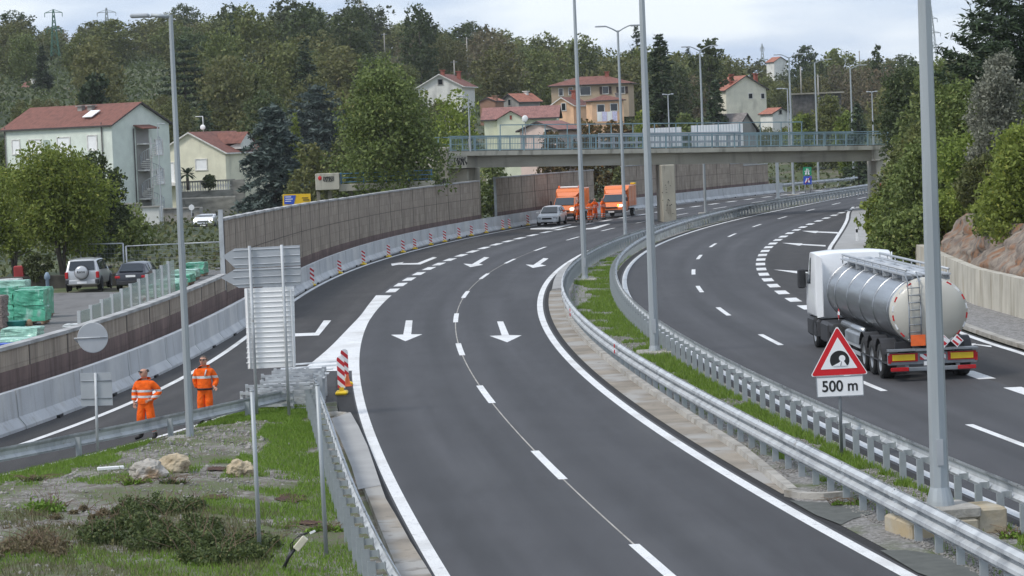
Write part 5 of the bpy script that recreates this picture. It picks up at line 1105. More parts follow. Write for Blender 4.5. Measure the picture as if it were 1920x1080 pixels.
# boulders
M['boulder'] = mat('pale_boulder', (.36,.33,.29), .9, scale=2.5, col2=(.50,.47,.42), bump=.8, bscale=7); layer(M['boulder'], (.42,.26,.12), 1.6, .54, .68)
M['boulder2'] = mat('tan_boulder', (.40,.32,.21), .9, scale=2.5, col2=(.52,.44,.31), bump=.8, bscale=7); layer(M['boulder2'], (.22,.17,.12), 3, .58, .66)
for (px, py, wp_, hp, lab, mm, sd) in [(279,906,62,36,'pale grey boulder, left one of the pair beside the white plank','boulder',1),(329,895,56,38,'tan boulder touching the pale one from behind','boulder2',2),(452,897,50,32,'tan and grey boulder lying alone near the left bare pole','boulder2',3)]:
    p = G(px, py, .1); D = p.y; w_ = wp_*D/F; h = hp*D/F; bm = bmesh.new(); bmesh.ops.create_icosphere(bm, subdivisions=4, radius=1)
    for v in bm.verts:
        c = v.co.copy(); d = mnoise.fractal(c*1.3+Vector((sd*7,0,0)), .8, 2, 6)*.26; cell = (mnoise.voronoi(c*1.5+Vector((sd*3,1,2)))[0][1]-mnoise.voronoi(c*1.5+Vector((sd*3,1,2)))[0][0])*-.28+.08; v.co = c*(1+d+cell); v.co.x *= w_*.52; v.co.y *= w_*.4; v.co.z = max(v.co.z,-.5)*h*.62+h*.32
    me = bpy.data.meshes.new('boulder'); bm.to_mesh(me); bm.free(); me.materials.append(M[mm]); o = bpy.data.objects.new('boulder', me); COL.objects.link(o); o.location = (p.x,p.y,isl_z(p.x,p.y)); tag(o, lab, 'boulder')
p = G(208,889,.1); mb = MB(); mb.bbox((0,0,.04), (.58,.12,.07), 0, .01, Matrix.Rotation(.25,3,'Z')); o = mb.build('plank', 'white'); o.location = (p.x,p.y,isl_z(p.x,p.y)); tag(o, 'short white plank lying in the grass left of the boulders', 'plank')
# foreground brambles
def shrub(label, px, py, w_px, h_px, n, leaf, mt, seed, stems=0, cat='bush', name='shrub', flatk=.6):
    p = G(px, py, 0); D = p.y; rs = np.random.RandomState(seed); W_ = w_px*D/F; H_ = h_px*D/F; t = thing(name, label, cat, (p.x,D,isl_z(p.x,D)-.02)); nl = 22
    C = np.stack([(rs.rand(nl)-.5)*W_, (rs.rand(nl)-.5)*W_*flatk, rs.rand(nl)*.25*H_],1); Rr = (.35+.65*rs.rand(nl))*H_*.8; k = rs.choice(nl, n); d = rs.normal(size=(n,3)); d /= np.linalg.norm(d,axis=1)[:,None]; d[:,2] = np.abs(d[:,2])
    P = C[k]+d*(Rr[k]*(.2+.8*rs.rand(n)**.5)*(1+.15*rs.normal(size=n)))[:,None]; P[:,2] = np.abs(P[:,2]); V, Fq = cards(P, leaf, rs); arrays('foliage', V, Fq, mt, t)
    mb = MB()
    for i in range(stems or 30):
        j = i % nl; b = Vector(C[j]); e = b+Vector((rs.normal()*.3, rs.normal()*.3, H_*(.8+.5*rs.rand()))); mb.tube([(b.x,b.y,-.05), b.lerp(e,.5)+Vector((rs.normal()*.05,0,.05)), e], [.008,.006,.003], 4, 0, False, False)
    mb.build('stems', 'stem_brown', t, fix=False)['kind'] = 'stuff'; return t
M['stem_brown'] = mat('dry_stems', (.16,.11,.07), .9, var=.3); M['bramble'] = leafmat('bramble_leaves', (.055,.08,.028), (.12,.155,.05), (.24,.22,.09), hue=.02); M['dry'] = leafmat('dry_leaves', (.13,.11,.06), (.22,.18,.10), hue=.05)
shrub('large dark bramble thicket in the bottom left foreground', 300, 1030, 250, 50, 17000, .034, 'bramble', 61, flatk=1.5)
shrub('low rear spur of the bramble thicket towards the boulders', 300, 975, 150, 30, 5000, .030, 'bramble', 62, flatk=1.0)
shrub('right arm of the bramble thicket close to the left bare pole', 420, 1055, 170, 45, 9000, .032, 'bramble', 73, flatk=1.6)
shrub('greyish low weeds between the brambles and the stony ground', 150, 990, 210, 18, 5000, .026, 'dry', 74, stems=40, flatk=2.0)
shrub('dry grassy weeds in the bottom left corner', 60, 1065, 150, 36, 4000, .03, 'dry', 63, stems=60, flatk=1.6)
shrub('tall reddish weed stalks left of the brambles', 95, 985, 60, 34, 700, .04, 'grass', 64, stems=14)
shrub('small green weed tuft beside the pale boulder', 262, 925, 50, 14, 500, .035, 'grass', 65)
shrub('small dark weed tuft near the left edge of the stony ground', 66, 915, 32, 10, 400, .03, 'bramble', 66)
shrub('grey green weed below the tan boulder', 325, 925, 46, 12, 400, .03, 'bramble', 67)
shrub('bright grassy clump at the foot of the right bare pole', 610, 1000, 60, 14, 900, .04, 'grass', 68)
shrub('thin weed sticking up above the low noise wall beside the round sign', 190, 642, 90, 30, 420, .045, 'bramble', 69, stems=26)
shrub('green weed on the gravel behind the near guard rail', 1590, 948, 60, 10, 350, .035, 'grass', 70, flatk=.4)
shrub('green weed at the foot of a guard rail post on the far right', 1895, 1010, 36, 14, 300, .035, 'grass', 71)
# reddish bare soil patches
M['redsoil'] = mat('red_soil', (.075,.035,.022), .95, var=.4, scale=6, bump=.6)
for (px, py, a, b) in [(545,925,60,16),(408,878,48,7),(405,932,44,9),(470,1000,60,9),(578,968,44,9)]:
    p = G(px, py, .2); bm = bmesh.new(); bmesh.ops.create_circle(bm, cap_ends=True, segments=26, radius=1); rr = random.Random(px)
    for v in bm.verts: k_ = .7+.5*rr.random(); v.co.x *= a/2*p.y/F*k_; v.co.y *= b/2*p.y*p.y/36900*k_*1.1
    for v in bm.verts: v.co.z = isl_z(p.x+v.co.x, p.y+v.co.y)-isl_z(p.x,p.y)
    me = bpy.data.meshes.new('bare_soil'); bm.to_mesh(me); bm.free(); me.materials.append(M['redsoil']); o = bpy.data.objects.new('bare_soil', me); COL.objects.link(o); o.location = (p.x,p.y,isl_z(p.x,p.y)+.035); o['kind'] = 'structure'
# ============================================================ road sign in the median: tunnel ahead, 500 m
def circ_poly(r, n=24, c=(0,0), a0=0, a1=2*PI): return [(c[0]+r*math.cos(a0+(a1-a0)*i/(n-(a1-a0<6.2))), c[1]+r*math.sin(a0+(a1-a0)*i/(n-(a1-a0<6.2)))) for i in range(n)]
XZ = Matrix(((1,0,0),(0,0,-1),(0,1,0)))      # local plane: x right, y up, z towards -Y (the viewer)
def rot_z(a): return Matrix.Rotation(a,3,'Z')
def round_tri(s, r, n=5):
    h = s*math.sqrt(3)/2; P = [(-s/2,0),(s/2,0),(0,h)]; o = []
    for (x, y), a in zip(P, (-150, -30, 90)):
        d = 2*r; c = (x-d*math.cos(math.radians(a)), y-d*math.sin(math.radians(a)))
        for k in range(n+1): q = math.radians(a-60+120*k/n); o.append((c[0]+r*math.cos(q), c[1]+r*math.sin(q)))
    return o
b = G(1579,858); t = thing('warning_sign', 'triangular tunnel warning sign with a 500 m plate in the grassy median', 'road sign', b); D = b.y; k = D/F
zt0 = PD(1571,704,D).z-0; z1 = PD(1570,745,D).z; zp1 = PD(1570,708,D).z
xs_ = 0.0
mb = MB(); mb.tube([(0,.04,-.1),(0,.04,zt0+.9)], .035, 10); mb.build('pole', 'steel_dark', t)
sR = rot_z(math.radians(-4)) @ Matrix.Rotation(math.radians(-1.0),3,'Y') @ XZ
mb = MB(); mb.ext(round_tri(1.23,.035), sR, (0,0,zt0), .02); sg = mb.build('sign_plate', 'sign_white', t)
mb = MB(); mb.ext([(x*.96,y*.96+.012) for x,y in round_tri(1.23,.035)], sR, sR @ Vector((0,0,.021)) + Vector((0,0,zt0)), .004); mb.build('red_border', 'sign_red', sg)
mb = MB(); mb.ext([(x*.63,y*.63+.145) for x,y in round_tri(1.23,.01)], sR, sR @ Vector((0,0,.026)) + Vector((0,0,zt0)), .004); mb.build('white_field', 'sign_white', sg)
fz = lambda d: sR @ Vector((0,0,d)) + Vector((0,0,zt0))
mb = MB(); cc = (0.02,.325); pts = [p for p in circ_poly(.205, 32, cc) if p[1] > .20]; pts.sort(key=lambda p: math.atan2(p[1]-cc[1], p[0]-cc[0]) if math.atan2(p[1]-cc[1], p[0]-cc[0]) > -PI/2 else math.atan2(p[1]-cc[1], p[0]-cc[0])+2*PI); mb.ext(pts, sR, fz(.031), .004); mb.build('tunnel_symbol', 'black', sg)
mb = MB(); mb.ext(circ_poly(.068, 18, (.075,.365)), sR, fz(.036), .004); mb.ext([(-.13,.212),(.0,.275),(.04,.305),(.11,.305),(.165,.215),(.17,.205),(-.14,.203)], sR, fz(.0405), .004); mb.build('light_symbol', 'sign_white', sg)
mb = MB(); mb.ext([(.03,.208),(.055,.30),(.062,.30),(.045,.208)], sR, fz(.046), .003); mb.build('road_symbol', 'black', sg)
hp = zt0-z1-.02
mb = MB(); mb.ext([(-.50,-.02),(-.49,-.01),(.49,-.01),(.5,-.02),(.5,-hp),(.49,-hp-.01),(-.49,-hp-.01),(-.5,-hp)], sR, (0,0,zt0), .02); pl = mb.build('distance_plate', 'sign_white', t)
mb = MB(); 
for (x0,x1,y0,y1) in [(-.5,.5,-.03,-.012),(-.5,.5,-hp-.008,-hp+.012),(-.5,-.483,-hp,-.02),(.483,.5,-hp,-.02)]: mb.ext([(x0,y0),(x1,y0),(x1,y1),(x0,y1)], sR, fz(.0205), .006)
mb.build('rim', 'steel_dark', pl)
text_mesh('lettering', '500 m', .33, 'black', pl, Matrix.Translation(fz(.024)+sR @ Vector((0,-hp/2-.01,0))) @ sR.to_4x4(), .002, .92)
# ============================================================ signs on the left, seen from behind
def wpoly(px, D, th, m, name, parent, back=.0):
    v = [PD(x,y,D) for x,y in px]; o = LOCM[parent.name].translation; mb = MB(); n = len(v); a = [p-o+Vector((0,back,0)) for p in v]; b_ = [p+Vector((0,th,0)) for p in a]
    mb.add(a+b_, [tuple(range(n)), tuple(range(2*n-1,n-1,-1))]+[(i,(i+1)%n,n+(i+1)%n,n+i) for i in range(n)]); return mb.build(name, m, parent)
DS = 71.6; b = PD(512,786,DS); t = thing('direction_sign', 'back of a large sign, two grey arrow boards over a white board', 'road sign', (b.x,DS,.1))
up = wpoly([(417,480),(440,466),(562,459.5),(563.5,497.5),(441,503)], DS, .03, 'alu', 'arrow_board', t); lw = wpoly([(414,521),(441,504.5),(563.5,499),(565,533),(448,540)], DS, .03, 'alu', 'arrow_board', t)
wb_ = wpoly([(458,541),(551,537),(554.5,687),(465,692)], DS, .03, 'white', 'white_board', t)
o_ = Vector((b.x,DS,.1))
def ribs(ys_l, xa, xb_, slope, m, par, dy=-.03, th=1.6):
    for y in ys_l:
        A_, B_ = PD(xa,y,DS)-o_, PD(xb_,y-slope*(xb_-xa),DS)-o_; mb = MB(); mb.tube([A_+Vector((0,dy*.3,0)), B_+Vector((0,dy*.3,0))], .013, 5, 0, True, False); mb.build('rib', m, par)
ribs((470,484,497.5), 437, 562, .05, 'alu', up); ribs((508,521,534), 437, 563, .05, 'alu', lw); ribs([549+i*9.4 for i in range(15)], 462, 551, .045, 'white', wb_)
mb = MB(); mb.add([],[]); 
for x0 in (460.5,543):
    A_, B_ = PD(x0,541,DS)-o_, PD(x0+6.5,690,DS)-o_; mb.tube([A_+Vector((.03,-.02,0)),B_+Vector((.03,-.02,0))], .03, 4, 0, True, False)
    mb.build('edge_strip', 'white', wb_); mb = MB()
for (xt, yt, xb_, yb) in [(467.5,461,482.5,787),(528,459,542.5,787)]:
    A_, B_ = PD(xt,yt,DS-.09)-o_, PD(xb_,yb+4,DS-.09)-o_; mb = MB(); mb.tube([B_, A_], .040, 10); mb.build('post', 'steel', t)
for (xt, yt, xb_, yb, lab) in [(472.5,733,488,1054,'bare grey pole standing in the grass near the brambles, left of the pair'),(595,722,612.5,1049,'bare grey pole standing against the foreground guard rail, right of the pair')]:
    g = G(xb_, yb); A_ = PD(xt,yt,g.y); t = thing('bare_pole', lab, 'pole', g); mb = MB(); mb.tube([(0,0,-.1), A_-g], .038, 10); mb.tube([A_-g, A_-g+Vector((0,0,.012))], .044, 10); mb.build('pole', 'pole', t)
g = G(183,856); t = thing('road_sign', 'back of a square grey sign on a thin post beside the exit lane guard rail', 'road sign', g); A_ = PD(179,699,g.y)-g; mb = MB(); mb.tube([(0,0,-.1),A_], .033, 10); mb.build('post','steel',t)
def wp2(px, D, th, m, name, parent, back=0): return wpoly(px, D, th, m, name, parent, back)
wp2([(149.5,700),(208.5,698.5),(211,760),(152,762)], g.y, .02, 'alu', 'sign_plate', t, .03); mb = MB()
for yy_ in (715,748): mb.tube([PD(152,yy_,g.y)-g+Vector((0,.02,0)), PD(209,yy_-1.5,g.y)-g+Vector((0,.02,0))], .012, 5)
mb.build('bracket','steel_dark',t)
c = PD(174,633,76.5); t = thing('round_sign', 'back of a round grey sign fixed to the top of the low noise wall', 'road sign', c); mb = MB(); mb.ext(circ_poly(.415,32), XZ, (0,0,0), .02); mb.build('disc','alu',t); mb = MB(); mb.tube([(-.5,-.035,0),(.41,-.035,.0)], .02, 6); mb.tube([(-.5,-.035,0),(-.5,.5,-.15)], .02, 6); mb.build('bracket','steel',t)
mb = MB(); mb.lathe([(.405,-.022),(.425,-.022),(.425,.0)], (0,0,0), 'Y', 32); mb.build('rim','steel',t)
# blue and yellow direction sign beyond the wall
c = PD(530,384,190); t = thing('direction_sign', 'small blue and yellow direction sign above the tallest noise wall', 'road sign', (c.x,190,0)); o_ = Vector((c.x,190,0))
def sq(px, m, name, par, off): 
    v = [PD(x,y,190)-o_ for x,y in px]; mb = MB(); a = [p+Vector((0,off,0)) for p in v]; b_ = [p+Vector((0,off+.02,0)) for p in v]; n = len(v); mb.add(a+b_, [tuple(range(n)), tuple(range(2*n-1,n-1,-1))]+[(i,(i+1)%n,n+(i+1)%n,n+i) for i in range(n)]); return mb.build(name, m, par)
pn = sq([(530,386),(530,364.5),(582,363),(583,382)], 'pyel', 'sign_panel', t, 0); sq([(533,383),(533,367),(555,366),(551,383)], 'pblue', 'blue_field', pn, -.03)
for (a_, b__, y, m) in [(535,546,369.5,'white'),(535,549,373.5,'white'),(535,546,377.5,'white'),(566,578,371,'black'),(568,580,375,'black')]: sq([(a_,y+.7),(a_,y-.7),(b__,y-1),(b__,y+.4)], m, 'lettering', pn, -.05)
mb = MB(); mb.tube([(.3,.1,0),(.3,.1,2.5)], .05, 6); mb.tube([(1.6,.1,0),(1.6,.1,2.5)], .05, 6); mb.build('post','steel',t)
# green and blue motorway signs
g = G(1515,361); D = g.y; t = thing('motorway_sign', 'green motorway sign above a blue end of toll sign behind the bridge', 'road sign', g); o_ = g
def sg2(px, m, name, par, off, D=D):
    v = [PD(x,y,D)-o_ for x,y in px]; n = len(v); mb = MB(); a = [p+Vector((0,off,0)) for p in v]; b_ = [p+Vector((0,off+.03,0)) for p in v]; mb.add(a+b_, [tuple(range(n)), tuple(range(2*n-1,n-1,-1))]+[(i,(i+1)%n,n+(i+1)%n,n+i) for i in range(n)]); return mb.build(name, m, par)
gp_ = sg2([(1505.5,313.5),(1521.5,313),(1521.5,328.5),(1505.5,329)], 'pgreen', 'green_panel', t, 0); bp_ = sg2([(1506.5,330.5),(1522,330),(1522,345.5),(1506.5,346)], 'pblue', 'blue_panel', t, 0)
for q in ([(1509,327.5),(1512,316),(1513,316),(1512.3,327.5)], [(1514.8,327.5),(1514,316),(1515,316),(1518,327.5)], [(1508,320.5),(1519,320),(1519,321.2),(1508,321.7)]): sg2(q, 'sign_white', 'motorway_symbol', gp_, -.04)
for q in ([(1509,342),(1512,334),(1513.4,334),(1512,342)], [(1515,342),(1514.4,334),(1515.6,334),(1519,342)]): sg2(q, 'sign_white', 'road_symbol', bp_, -.04)
sg2([(1509,343.5),(1519.2,332),(1520.2,332.6),(1510,344)], 'red', 'red_bar', bp_, -.06)
mb = MB(); mb.tube([(-.27,.08,0),(-.27,.08,2.2)], .05, 6); mb.tube([(.27,.08,0),(.27,.08,2.2)], .05, 6); mb.build('post','steel',t)
# ============================================================ red and white marker boards
m = M['hatch'] = bpy.data.materials.new('red_white_stripes'); m.use_nodes = True; nt_ = m.node_tree; bs = nt_.nodes['Principled BSDF']; bs.inputs['Roughness'].default_value = .4
tc = _n(nt_,'ShaderNodeTexCoord'); sx = _n(nt_,'ShaderNodeSeparateXYZ'); ad = _n(nt_,'ShaderNodeMath',operation='ADD'); mo = _n(nt_,'ShaderNodeMath',operation='PINGPONG'); mo.inputs[1].default_value = .115; gt = _n(nt_,'ShaderNodeMath',operation='GREATER_THAN'); gt.inputs[1].default_value = .0575; mx_ = _n(nt_,'ShaderNodeMix',data_type='RGBA'); mx_.inputs[6].default_value = (.8,.8,.8,1); mx_.inputs[7].default_value = (.55,.02,.03,1)
ml_ = _n(nt_,'ShaderNodeMath',operation='MULTIPLY'); ml_.inputs[1].default_value = .8
nt_.links.new(tc.outputs['Object'], sx.inputs[0]); nt_.links.new(sx.outputs[0], ml_.inputs[0]); nt_.links.new(ml_.outputs[0], ad.inputs[0]); nt_.links.new(sx.outputs[2], ad.inputs[1]); nt_.links.new(ad.outputs[0], mo.inputs[0]); nt_.links.new(mo.outputs[0], gt.inputs[0]); nt_.links.new(gt.outputs[0], mx_.inputs[0]); nt_.links.new(mx_.outputs[2], bs.inputs['Base Color'])
def marker(label, loc, h, group=None, rz=0):
    t = thing('marker_board', label, 'marker board', loc, rz, group); mb = MB(); w_ = .105
    mb.ext([(-w_,.16),(w_,.16),(w_,h-.08)]+[(w_*math.cos(a), h-.08+.08*math.sin(a)) for a in (.5,1.2,1.9,2.6)]+[(-w_,h-.08)], XZ, (0,.02,0), .035); mb.build('board','hatch',t)
    mb = MB(); mb.bbox((0,0,.05), (.34,.55,.09), r=.03); mb.box((0,0,.13), (.12,.08,.1)); mb.build('foot','yellow',t); return t
ord_ = ['third','fourth','fifth','sixth','seventh','eighth','ninth','tenth','eleventh','twelfth']
mk_ = [(586,537,.92),(637,513,.72),(682,496.5,.82),(729,482,.74),(756,473.5,.78),(778,467,.68),(808,459.5,.78),(834,453.5,.76),(861,447,.76),(884,442,.74),(912,436.5,.74),(943,430.5,.74),(955,428,.72),(990,422.5,.82)]
t0 = marker('nearest red and white marker board at the barrier, beside the white sign board', G(586,536), .95)
prev = t0
for i, (x, y, h) in enumerate(mk_[1:]):
    lab = ('second' if i == 0 else ord_[i-1] if i < 11 else 'last')+' red and white marker board along the barrier, counted from the white sign board' if i < 12 else 'farthest red and white marker board, next to the white hatchback'
    dup(t0, G(x,y), label=lab.replace(', counted from the big white sign board',' counting away from the white sign board'), group='marker boards along the concrete barrier', scale=(1,1,h/.9))
t0['group'] = 'marker boards along the concrete barrier'
dup(t0, G(641,740), label='front red and white marker board on a yellow foot at the white wedge', scale=(1,1,1.16))
dup(t0, G(648,722), rz=.3, label='rear red and white marker board standing right behind another one at the white wedge', scale=(1,1,1.12))
mb = MB(); mb.lathe([(.14,0),(.14,.03),(.09,.04),(.03,.34),(.0,.35)], (0,0,0), n=14); M['cone'] = mat('orange_cone', (.85,.15,.03), .5); o = mb.build('traffic_cone','cone'); o.location = G(652,724); tag(o, 'small orange cone behind the front marker board at the wedge', 'traffic cone')
# rounded kerb stone at the tip of the island
p = G(632,788); t = thing('kerb_stone', 'rounded grey kerb stone at the tip of the island beside the guard rail end', 'kerb stone', (p.x,p.y,0)); mb = MB(); mb.tube([(-.45,.55,.08),(-.05,.62,.08),(.2,.4,.08),(.24,.0,.08),(.0,-.35,.08)], .09, 8); mb.build('stone','kerb',t)
# ============================================================ stack of galvanised frames
fr = [(0,452,778,105,.62),(1,470,775,125,.68),(2,462,771,128,.72),(3,490,767,112,.78),(4,500,762,112,.80),(5,492,757,118,.82),(6,512,752,104,.84),(7,516,747,100,.84)]
FL = ['nearest','second','third','fourth','fifth','sixth','seventh','rearmost']
for (i, x, y, wp_, h) in fr:
    g = G(x, y); D = g.y; W_ = wp_*D/F*.95; t = thing('ladder_rack', FL[i]+' galvanised ladder rack in the stack behind the two sign posts', 'steel rack', g, -.06+.04*(i%3), 'galvanised frames stacked on the asphalt'); mb = MB()
    for z in (.08,h*.36,h*.64,h*.92): mb = MB(); mb.box((W_/2,0,z), (W_,.05,.07)); mb.build('rail','steel',t)
    for k in (.02,.34,.66,.98): mb = MB(); mb.box((W_*k,.055,h/2), (.08,.05,h)); mb.build('upright','steel',t)
for i in range(6):
    g = G(545,760-i*5); t = thing('steel_beam', ['lowest','second','third','fourth','fifth','top'][i]+' loose guard rail beam lying on the stack of steel frames', 'steel beam', (g.x-.55+i*.10, g.y-.2+i*.2, .60+i*.022), -.12+.04*i, 'loose beams on the stack of frames'); mb = MB(); mb.sweep([(-.15,0),(-.1,.03),(-.05,.03),(0,0),(.05,.03),(.1,.03),(.15,0)], [Vector((-.15,0,0)),Vector((1.45,0,.04))] if True else []); mb.v = [(x,y,z) for x,y,z in mb.v]; mb.build('beam','steel',t)
for i in range(4):
    g = G(598+i*4, 775-i*11); t = thing('steel_post', ['nearest','second','third','farthest'][i]+' upright steel post leaning at the right end of the frame stack', 'steel post', g, .1*i, 'upright posts beside the stack'); post_mesh(.82).build('post','steel',t)
# ============================================================ cable with a junction box in the foreground
g = G(530,1082); t = thing('cable', 'black cable bundle with a cream junction box rising from the grass at the bottom edge', 'cable', (g.x,g.y,0)); D = g.y; q = lambda x, y, d=0: PD(x,y,D+d)-Vector((g.x,g.y,0))
M['cable'] = mat('cable_black', (.015,.015,.016), .5); mb = MB(); mb.tube([(0,0,-.1), q(533,1062), q(541,1044), q(552,1030)], .03, 8); mb.tube([(-.03,0,-.1), q(536,1058), q(545,1040), q(553,1027)], .02, 8); mb.tube([q(546,1036), q(545,1020), q(556,1008), q(577,1000)], .009, 6); mb.tube([q(548,1034), q(549,1016), q(561,1003), q(580,998)], .008, 6); mb.build('cable','cable',t)
M['cream_plastic'] = mat('cream_plastic', (.62,.58,.45), .5); mb = MB(); mb.bbox(q(564,1019), (.26,.10,.12), 0, .012, Matrix.Rotation(math.radians(-48),3,'Y')); mb.build('junction_box','cream_plastic',t)
mb = MB(); mb.box(q(586,997.5), (.10,.02,.035), 0, Matrix.Rotation(-.4,3,'Y')); mb.build('tag','white',t)
# ============================================================ yard: mesh fence, pallets, sacks
def px_fence(lab, pts, h, D0):
    a = Vector(pts[0]); t = thing('mesh_fence', lab, 'fence', a); mb = MB(); n = len(pts)
    for p in pts:
        q_ = Vector(p)-a; f_ = MB(); f_.tube([(q_.x,q_.y,-.1),(q_.x,q_.y,h)], .045, 8); f_.build('post','alu',t)
    for p, p2 in zip(pts[:-1], pts[1:]):
        q1, q2 = Vector(p)-a, Vector(p2)-a; mb.tube([(q1.x,q1.y,h),(q2.x,q2.y,h)], .04, 6)
    mb.build('top_rail','alu',t); mb = MB()
    for p, p2 in zip(pts[:-1], pts[1:]):
        q1, q2 = Vector(p)-a, Vector(p2)-a; L_ = (q2-q1).length
        for k in range(8): z = .1+k*(h-.15)/8; mb.tube([(q1.x,q1.y,z),(q2.x,q2.y,z)], .008, 3, 0, False, False)
        for k in range(int(L_/.22)): s_ = q1.lerp(q2, k*.22/L_); mb.tube([(s_.x,s_.y,.05),(s_.x,s_.y,h)], .005, 3, 0, False, False)
    tag(mb.build('wire_mesh','steel_dark',t), kind='stuff'); return t
f1, f2, f3 = PD(238,500,151), PD(347,500,151.5), PD(446,500,152)
px_fence('tall mesh gate with a white top rail behind the dark car', [(f1.x,f1.y,0),(f2.x,f2.y,0),(f3.x,f3.y,0)], 1.95, 0)
f0 = PD(150,500,152); px_fence('mesh fence panel behind the silver off roader', [(f0.x,f0.y+.5,0),(f1.x-.2,f1.y+.3,0)], 2.1, 0)
p = G(95,553); t = thing('stone_kerb_wall', 'low dark stone wall behind the parked cars at the edge of the yard', 'low wall', (p.x-2.6,148.8,0)); mb = MB(); mb.bbox((2.4,0,.25), (9.5,.4,.75), r=.05); M['mosswall'] = mat('dark_mossy_wall', (.055,.05,.04), .95, var=.4, scale=2); mb.build('wall','mosswall',t)
def film(name, c, tr=.25):
    m = mat(name, c, .25, var=.25, scale=1.6, bump=.8, bscale=7, spec=.6, stretch=(1,1,.5)); m.node_tree.nodes['Principled BSDF'].inputs['Transmission Weight'].default_value = 0; return m
M['film'] = film('green_wrap_film', (.10,.42,.27)); layer(M['film'], (.35,.62,.50), 3.0, .56, .68, (1,1,.4)); M['film_pale'] = film('pale_green_film', (.34,.60,.48)); M['film_white'] = film('clear_wrap_film', (.62,.64,.62)); M['cardboard'] = mat('brown_boards', (.22,.18,.16), .9, var=.35, scale=6, stretch=(1,1,8))
def pallet_stack(lab, x, y, wp_, hp, dep, m_, rz=-.05, layers=1, group=None, name='wrapped_pallet', top=None):
    g = G(x, y); D = g.y; W_ = wp_*D/F; H_ = hp*D/F; t = thing(name, lab, 'pallet', g, rz, group); rs = random.Random(int(x+y))
    mb = MB()
    for k in range(3): mb.box((W_*(.1+.4*k),dep/2,.05), (.1,dep,.09))
    for k in range(5): mb.box((W_/2,dep*(.08+.21*k),.115), (W_,.10,.022))
    mb.build('wooden_pallet','wood',t); hz = (H_-.14)/layers
    for k in range(layers):
        bm = bmesh.new(); bmesh.ops.create_cube(bm, size=1); bmesh.ops.subdivide_edges(bm, edges=bm.edges, cuts=7, use_grid_fill=True)
        for v in bm.verts:
            c = v.co.copy(); n_ = mnoise.fractal(Vector((c.x*3+x,c.y*3,c.z*3+k*5)),1,2,3)*.05; v.co.x = (c.x*(.97-.03*(c.z>.4)))*W_+W_/2+n_; v.co.y = c.y*dep*.96+dep/2+n_; v.co.z = .14+k*hz+(c.z+.5)*hz*.97+(n_*.5 if c.z > .4 else 0)
        me = bpy.data.meshes.new('wrapped_load'); bm.to_mesh(me); bm.free(); me.materials.append(M[m_]); o = bpy.data.objects.new('wrapped_load', me); COL.objects.link(o); o.parent = t
    return t
pallet_stack('two tier pallet in green film at the front of the left group', 26, 610, 60, 66, 1.2, 'film', layers=2)
pallet_stack('taller green wrapped pallet behind the two tier one at the edge of the yard', 36, 597, 58, 58, 1.1, 'film')
pallet_stack('green wrapped pallet cut by the left photo edge', -32, 612, 60, 72, 1.2, 'film', layers=2)
pallet_stack('green pallet with a pale crumpled top at the back of the left group', -20, 585, 72, 57, 1.2, 'film_pale', layers=2)
pallet_stack('flat white topped pallet at the very back of the left group', -40, 560, 78, 35, 1.1, 'film_white')
pallet_stack('low open green pallet with a clear film top below the two tier one', 0, 641, 72, 24, 1.3, 'film_pale')
pallet_stack('low green pallet above the blue crate', -10, 661, 62, 24, 1.3, 'film_pale')
pallet_stack('stack of dark grey boards at the left photo edge', -60, 625, 67, 68, 1.2, 'cardboard', layers=3)
pallet_stack('small light green wrapped block just behind the low noise wall', 118, 632, 36, 23, .8, 'film_white')
t = pallet_stack('blue plastic crate in the lower left corner of the yard', -20, 668, 44, 22, .8, 'pblue', name='blue_crate')
g = G(30,618); t = thing('green_tub', 'small round turquoise tub with a tan lid leaning beside it', 'tub', g); mb = MB(); mb.lathe([(.0,0),(.36,0),(.44,.34),(.46,.36),(.0,.33)], (0,0,0), n=18); M['turq'] = mat('turquoise_plastic', (.06,.38,.32), .4); mb.build('tub','turq',t); mb = MB(); mb.ball((.55,.05,.2), (.14,.2,.22), 10); mb.build('lid','wood',t)
for i, (x, y, w_) in enumerate([(263,564,52),(276,554,52),(292,545,52),(308,536,50),(322,527,46),(347,519,36)]):
    pallet_stack(['nearest','second','third','fourth','fifth','farthest'][i]+' low green pallet in the row along the glass screens', x, y, w_, 20 if i < 5 else 26, 1.4, 'film' if i%2 else 'film_pale', rz=-.1, group='green pallets behind the glass screens')
mb = MB()
for i, (x, y, dz, rz_) in enumerate([(248,588,0,.2),(262,583,.0,-.1),(255,581,.17,.4),(273,579,.17,0),(268,574,.34,.2),(285,574,.17,-.3),(240,594,0,.5)]):
    g = G(x,y+4); bm = bmesh.new(); bmesh.ops.create_uvsphere(bm, u_segments=14, v_segments=9, radius=.5)
    for v in bm.verts: c = v.co.copy(); n_ = mnoise.noise(c*4+Vector((i,0,0)))*.05; v.co = Vector((math.copysign(abs(c.x*2)**.6,c.x)*.36+n_, math.copysign(abs(c.y*2)**.6,c.y)*.25, (c.z+.5)*.22+n_))
    me = bpy.data.meshes.new('sack'); bm.to_mesh(me); bm.free(); me.materials.append(M['sackw'] if 'sackw' in M else M.setdefault('sackw', layer(mat('white_sack', (.62,.60,.57), .6, bump=.6), (.45,.08,.08), 1.6, .6, .64))); o = bpy.data.objects.new('sack', me); COL.objects.link(o); o.location = (g.x,g.y,dz); o.rotation_euler = (0,0,rz_); tag(o, ['white sack with red print, front one of the heap behind the low wall','second white sack on the ground in the heap','white sack lying across the two lower ones','white printed sack in the middle layer','topmost white sack of the heap','right hand white sack of the heap','white sack lying apart to the left of the heap'][i], 'sack', 'white sacks heaped behind the low wall')
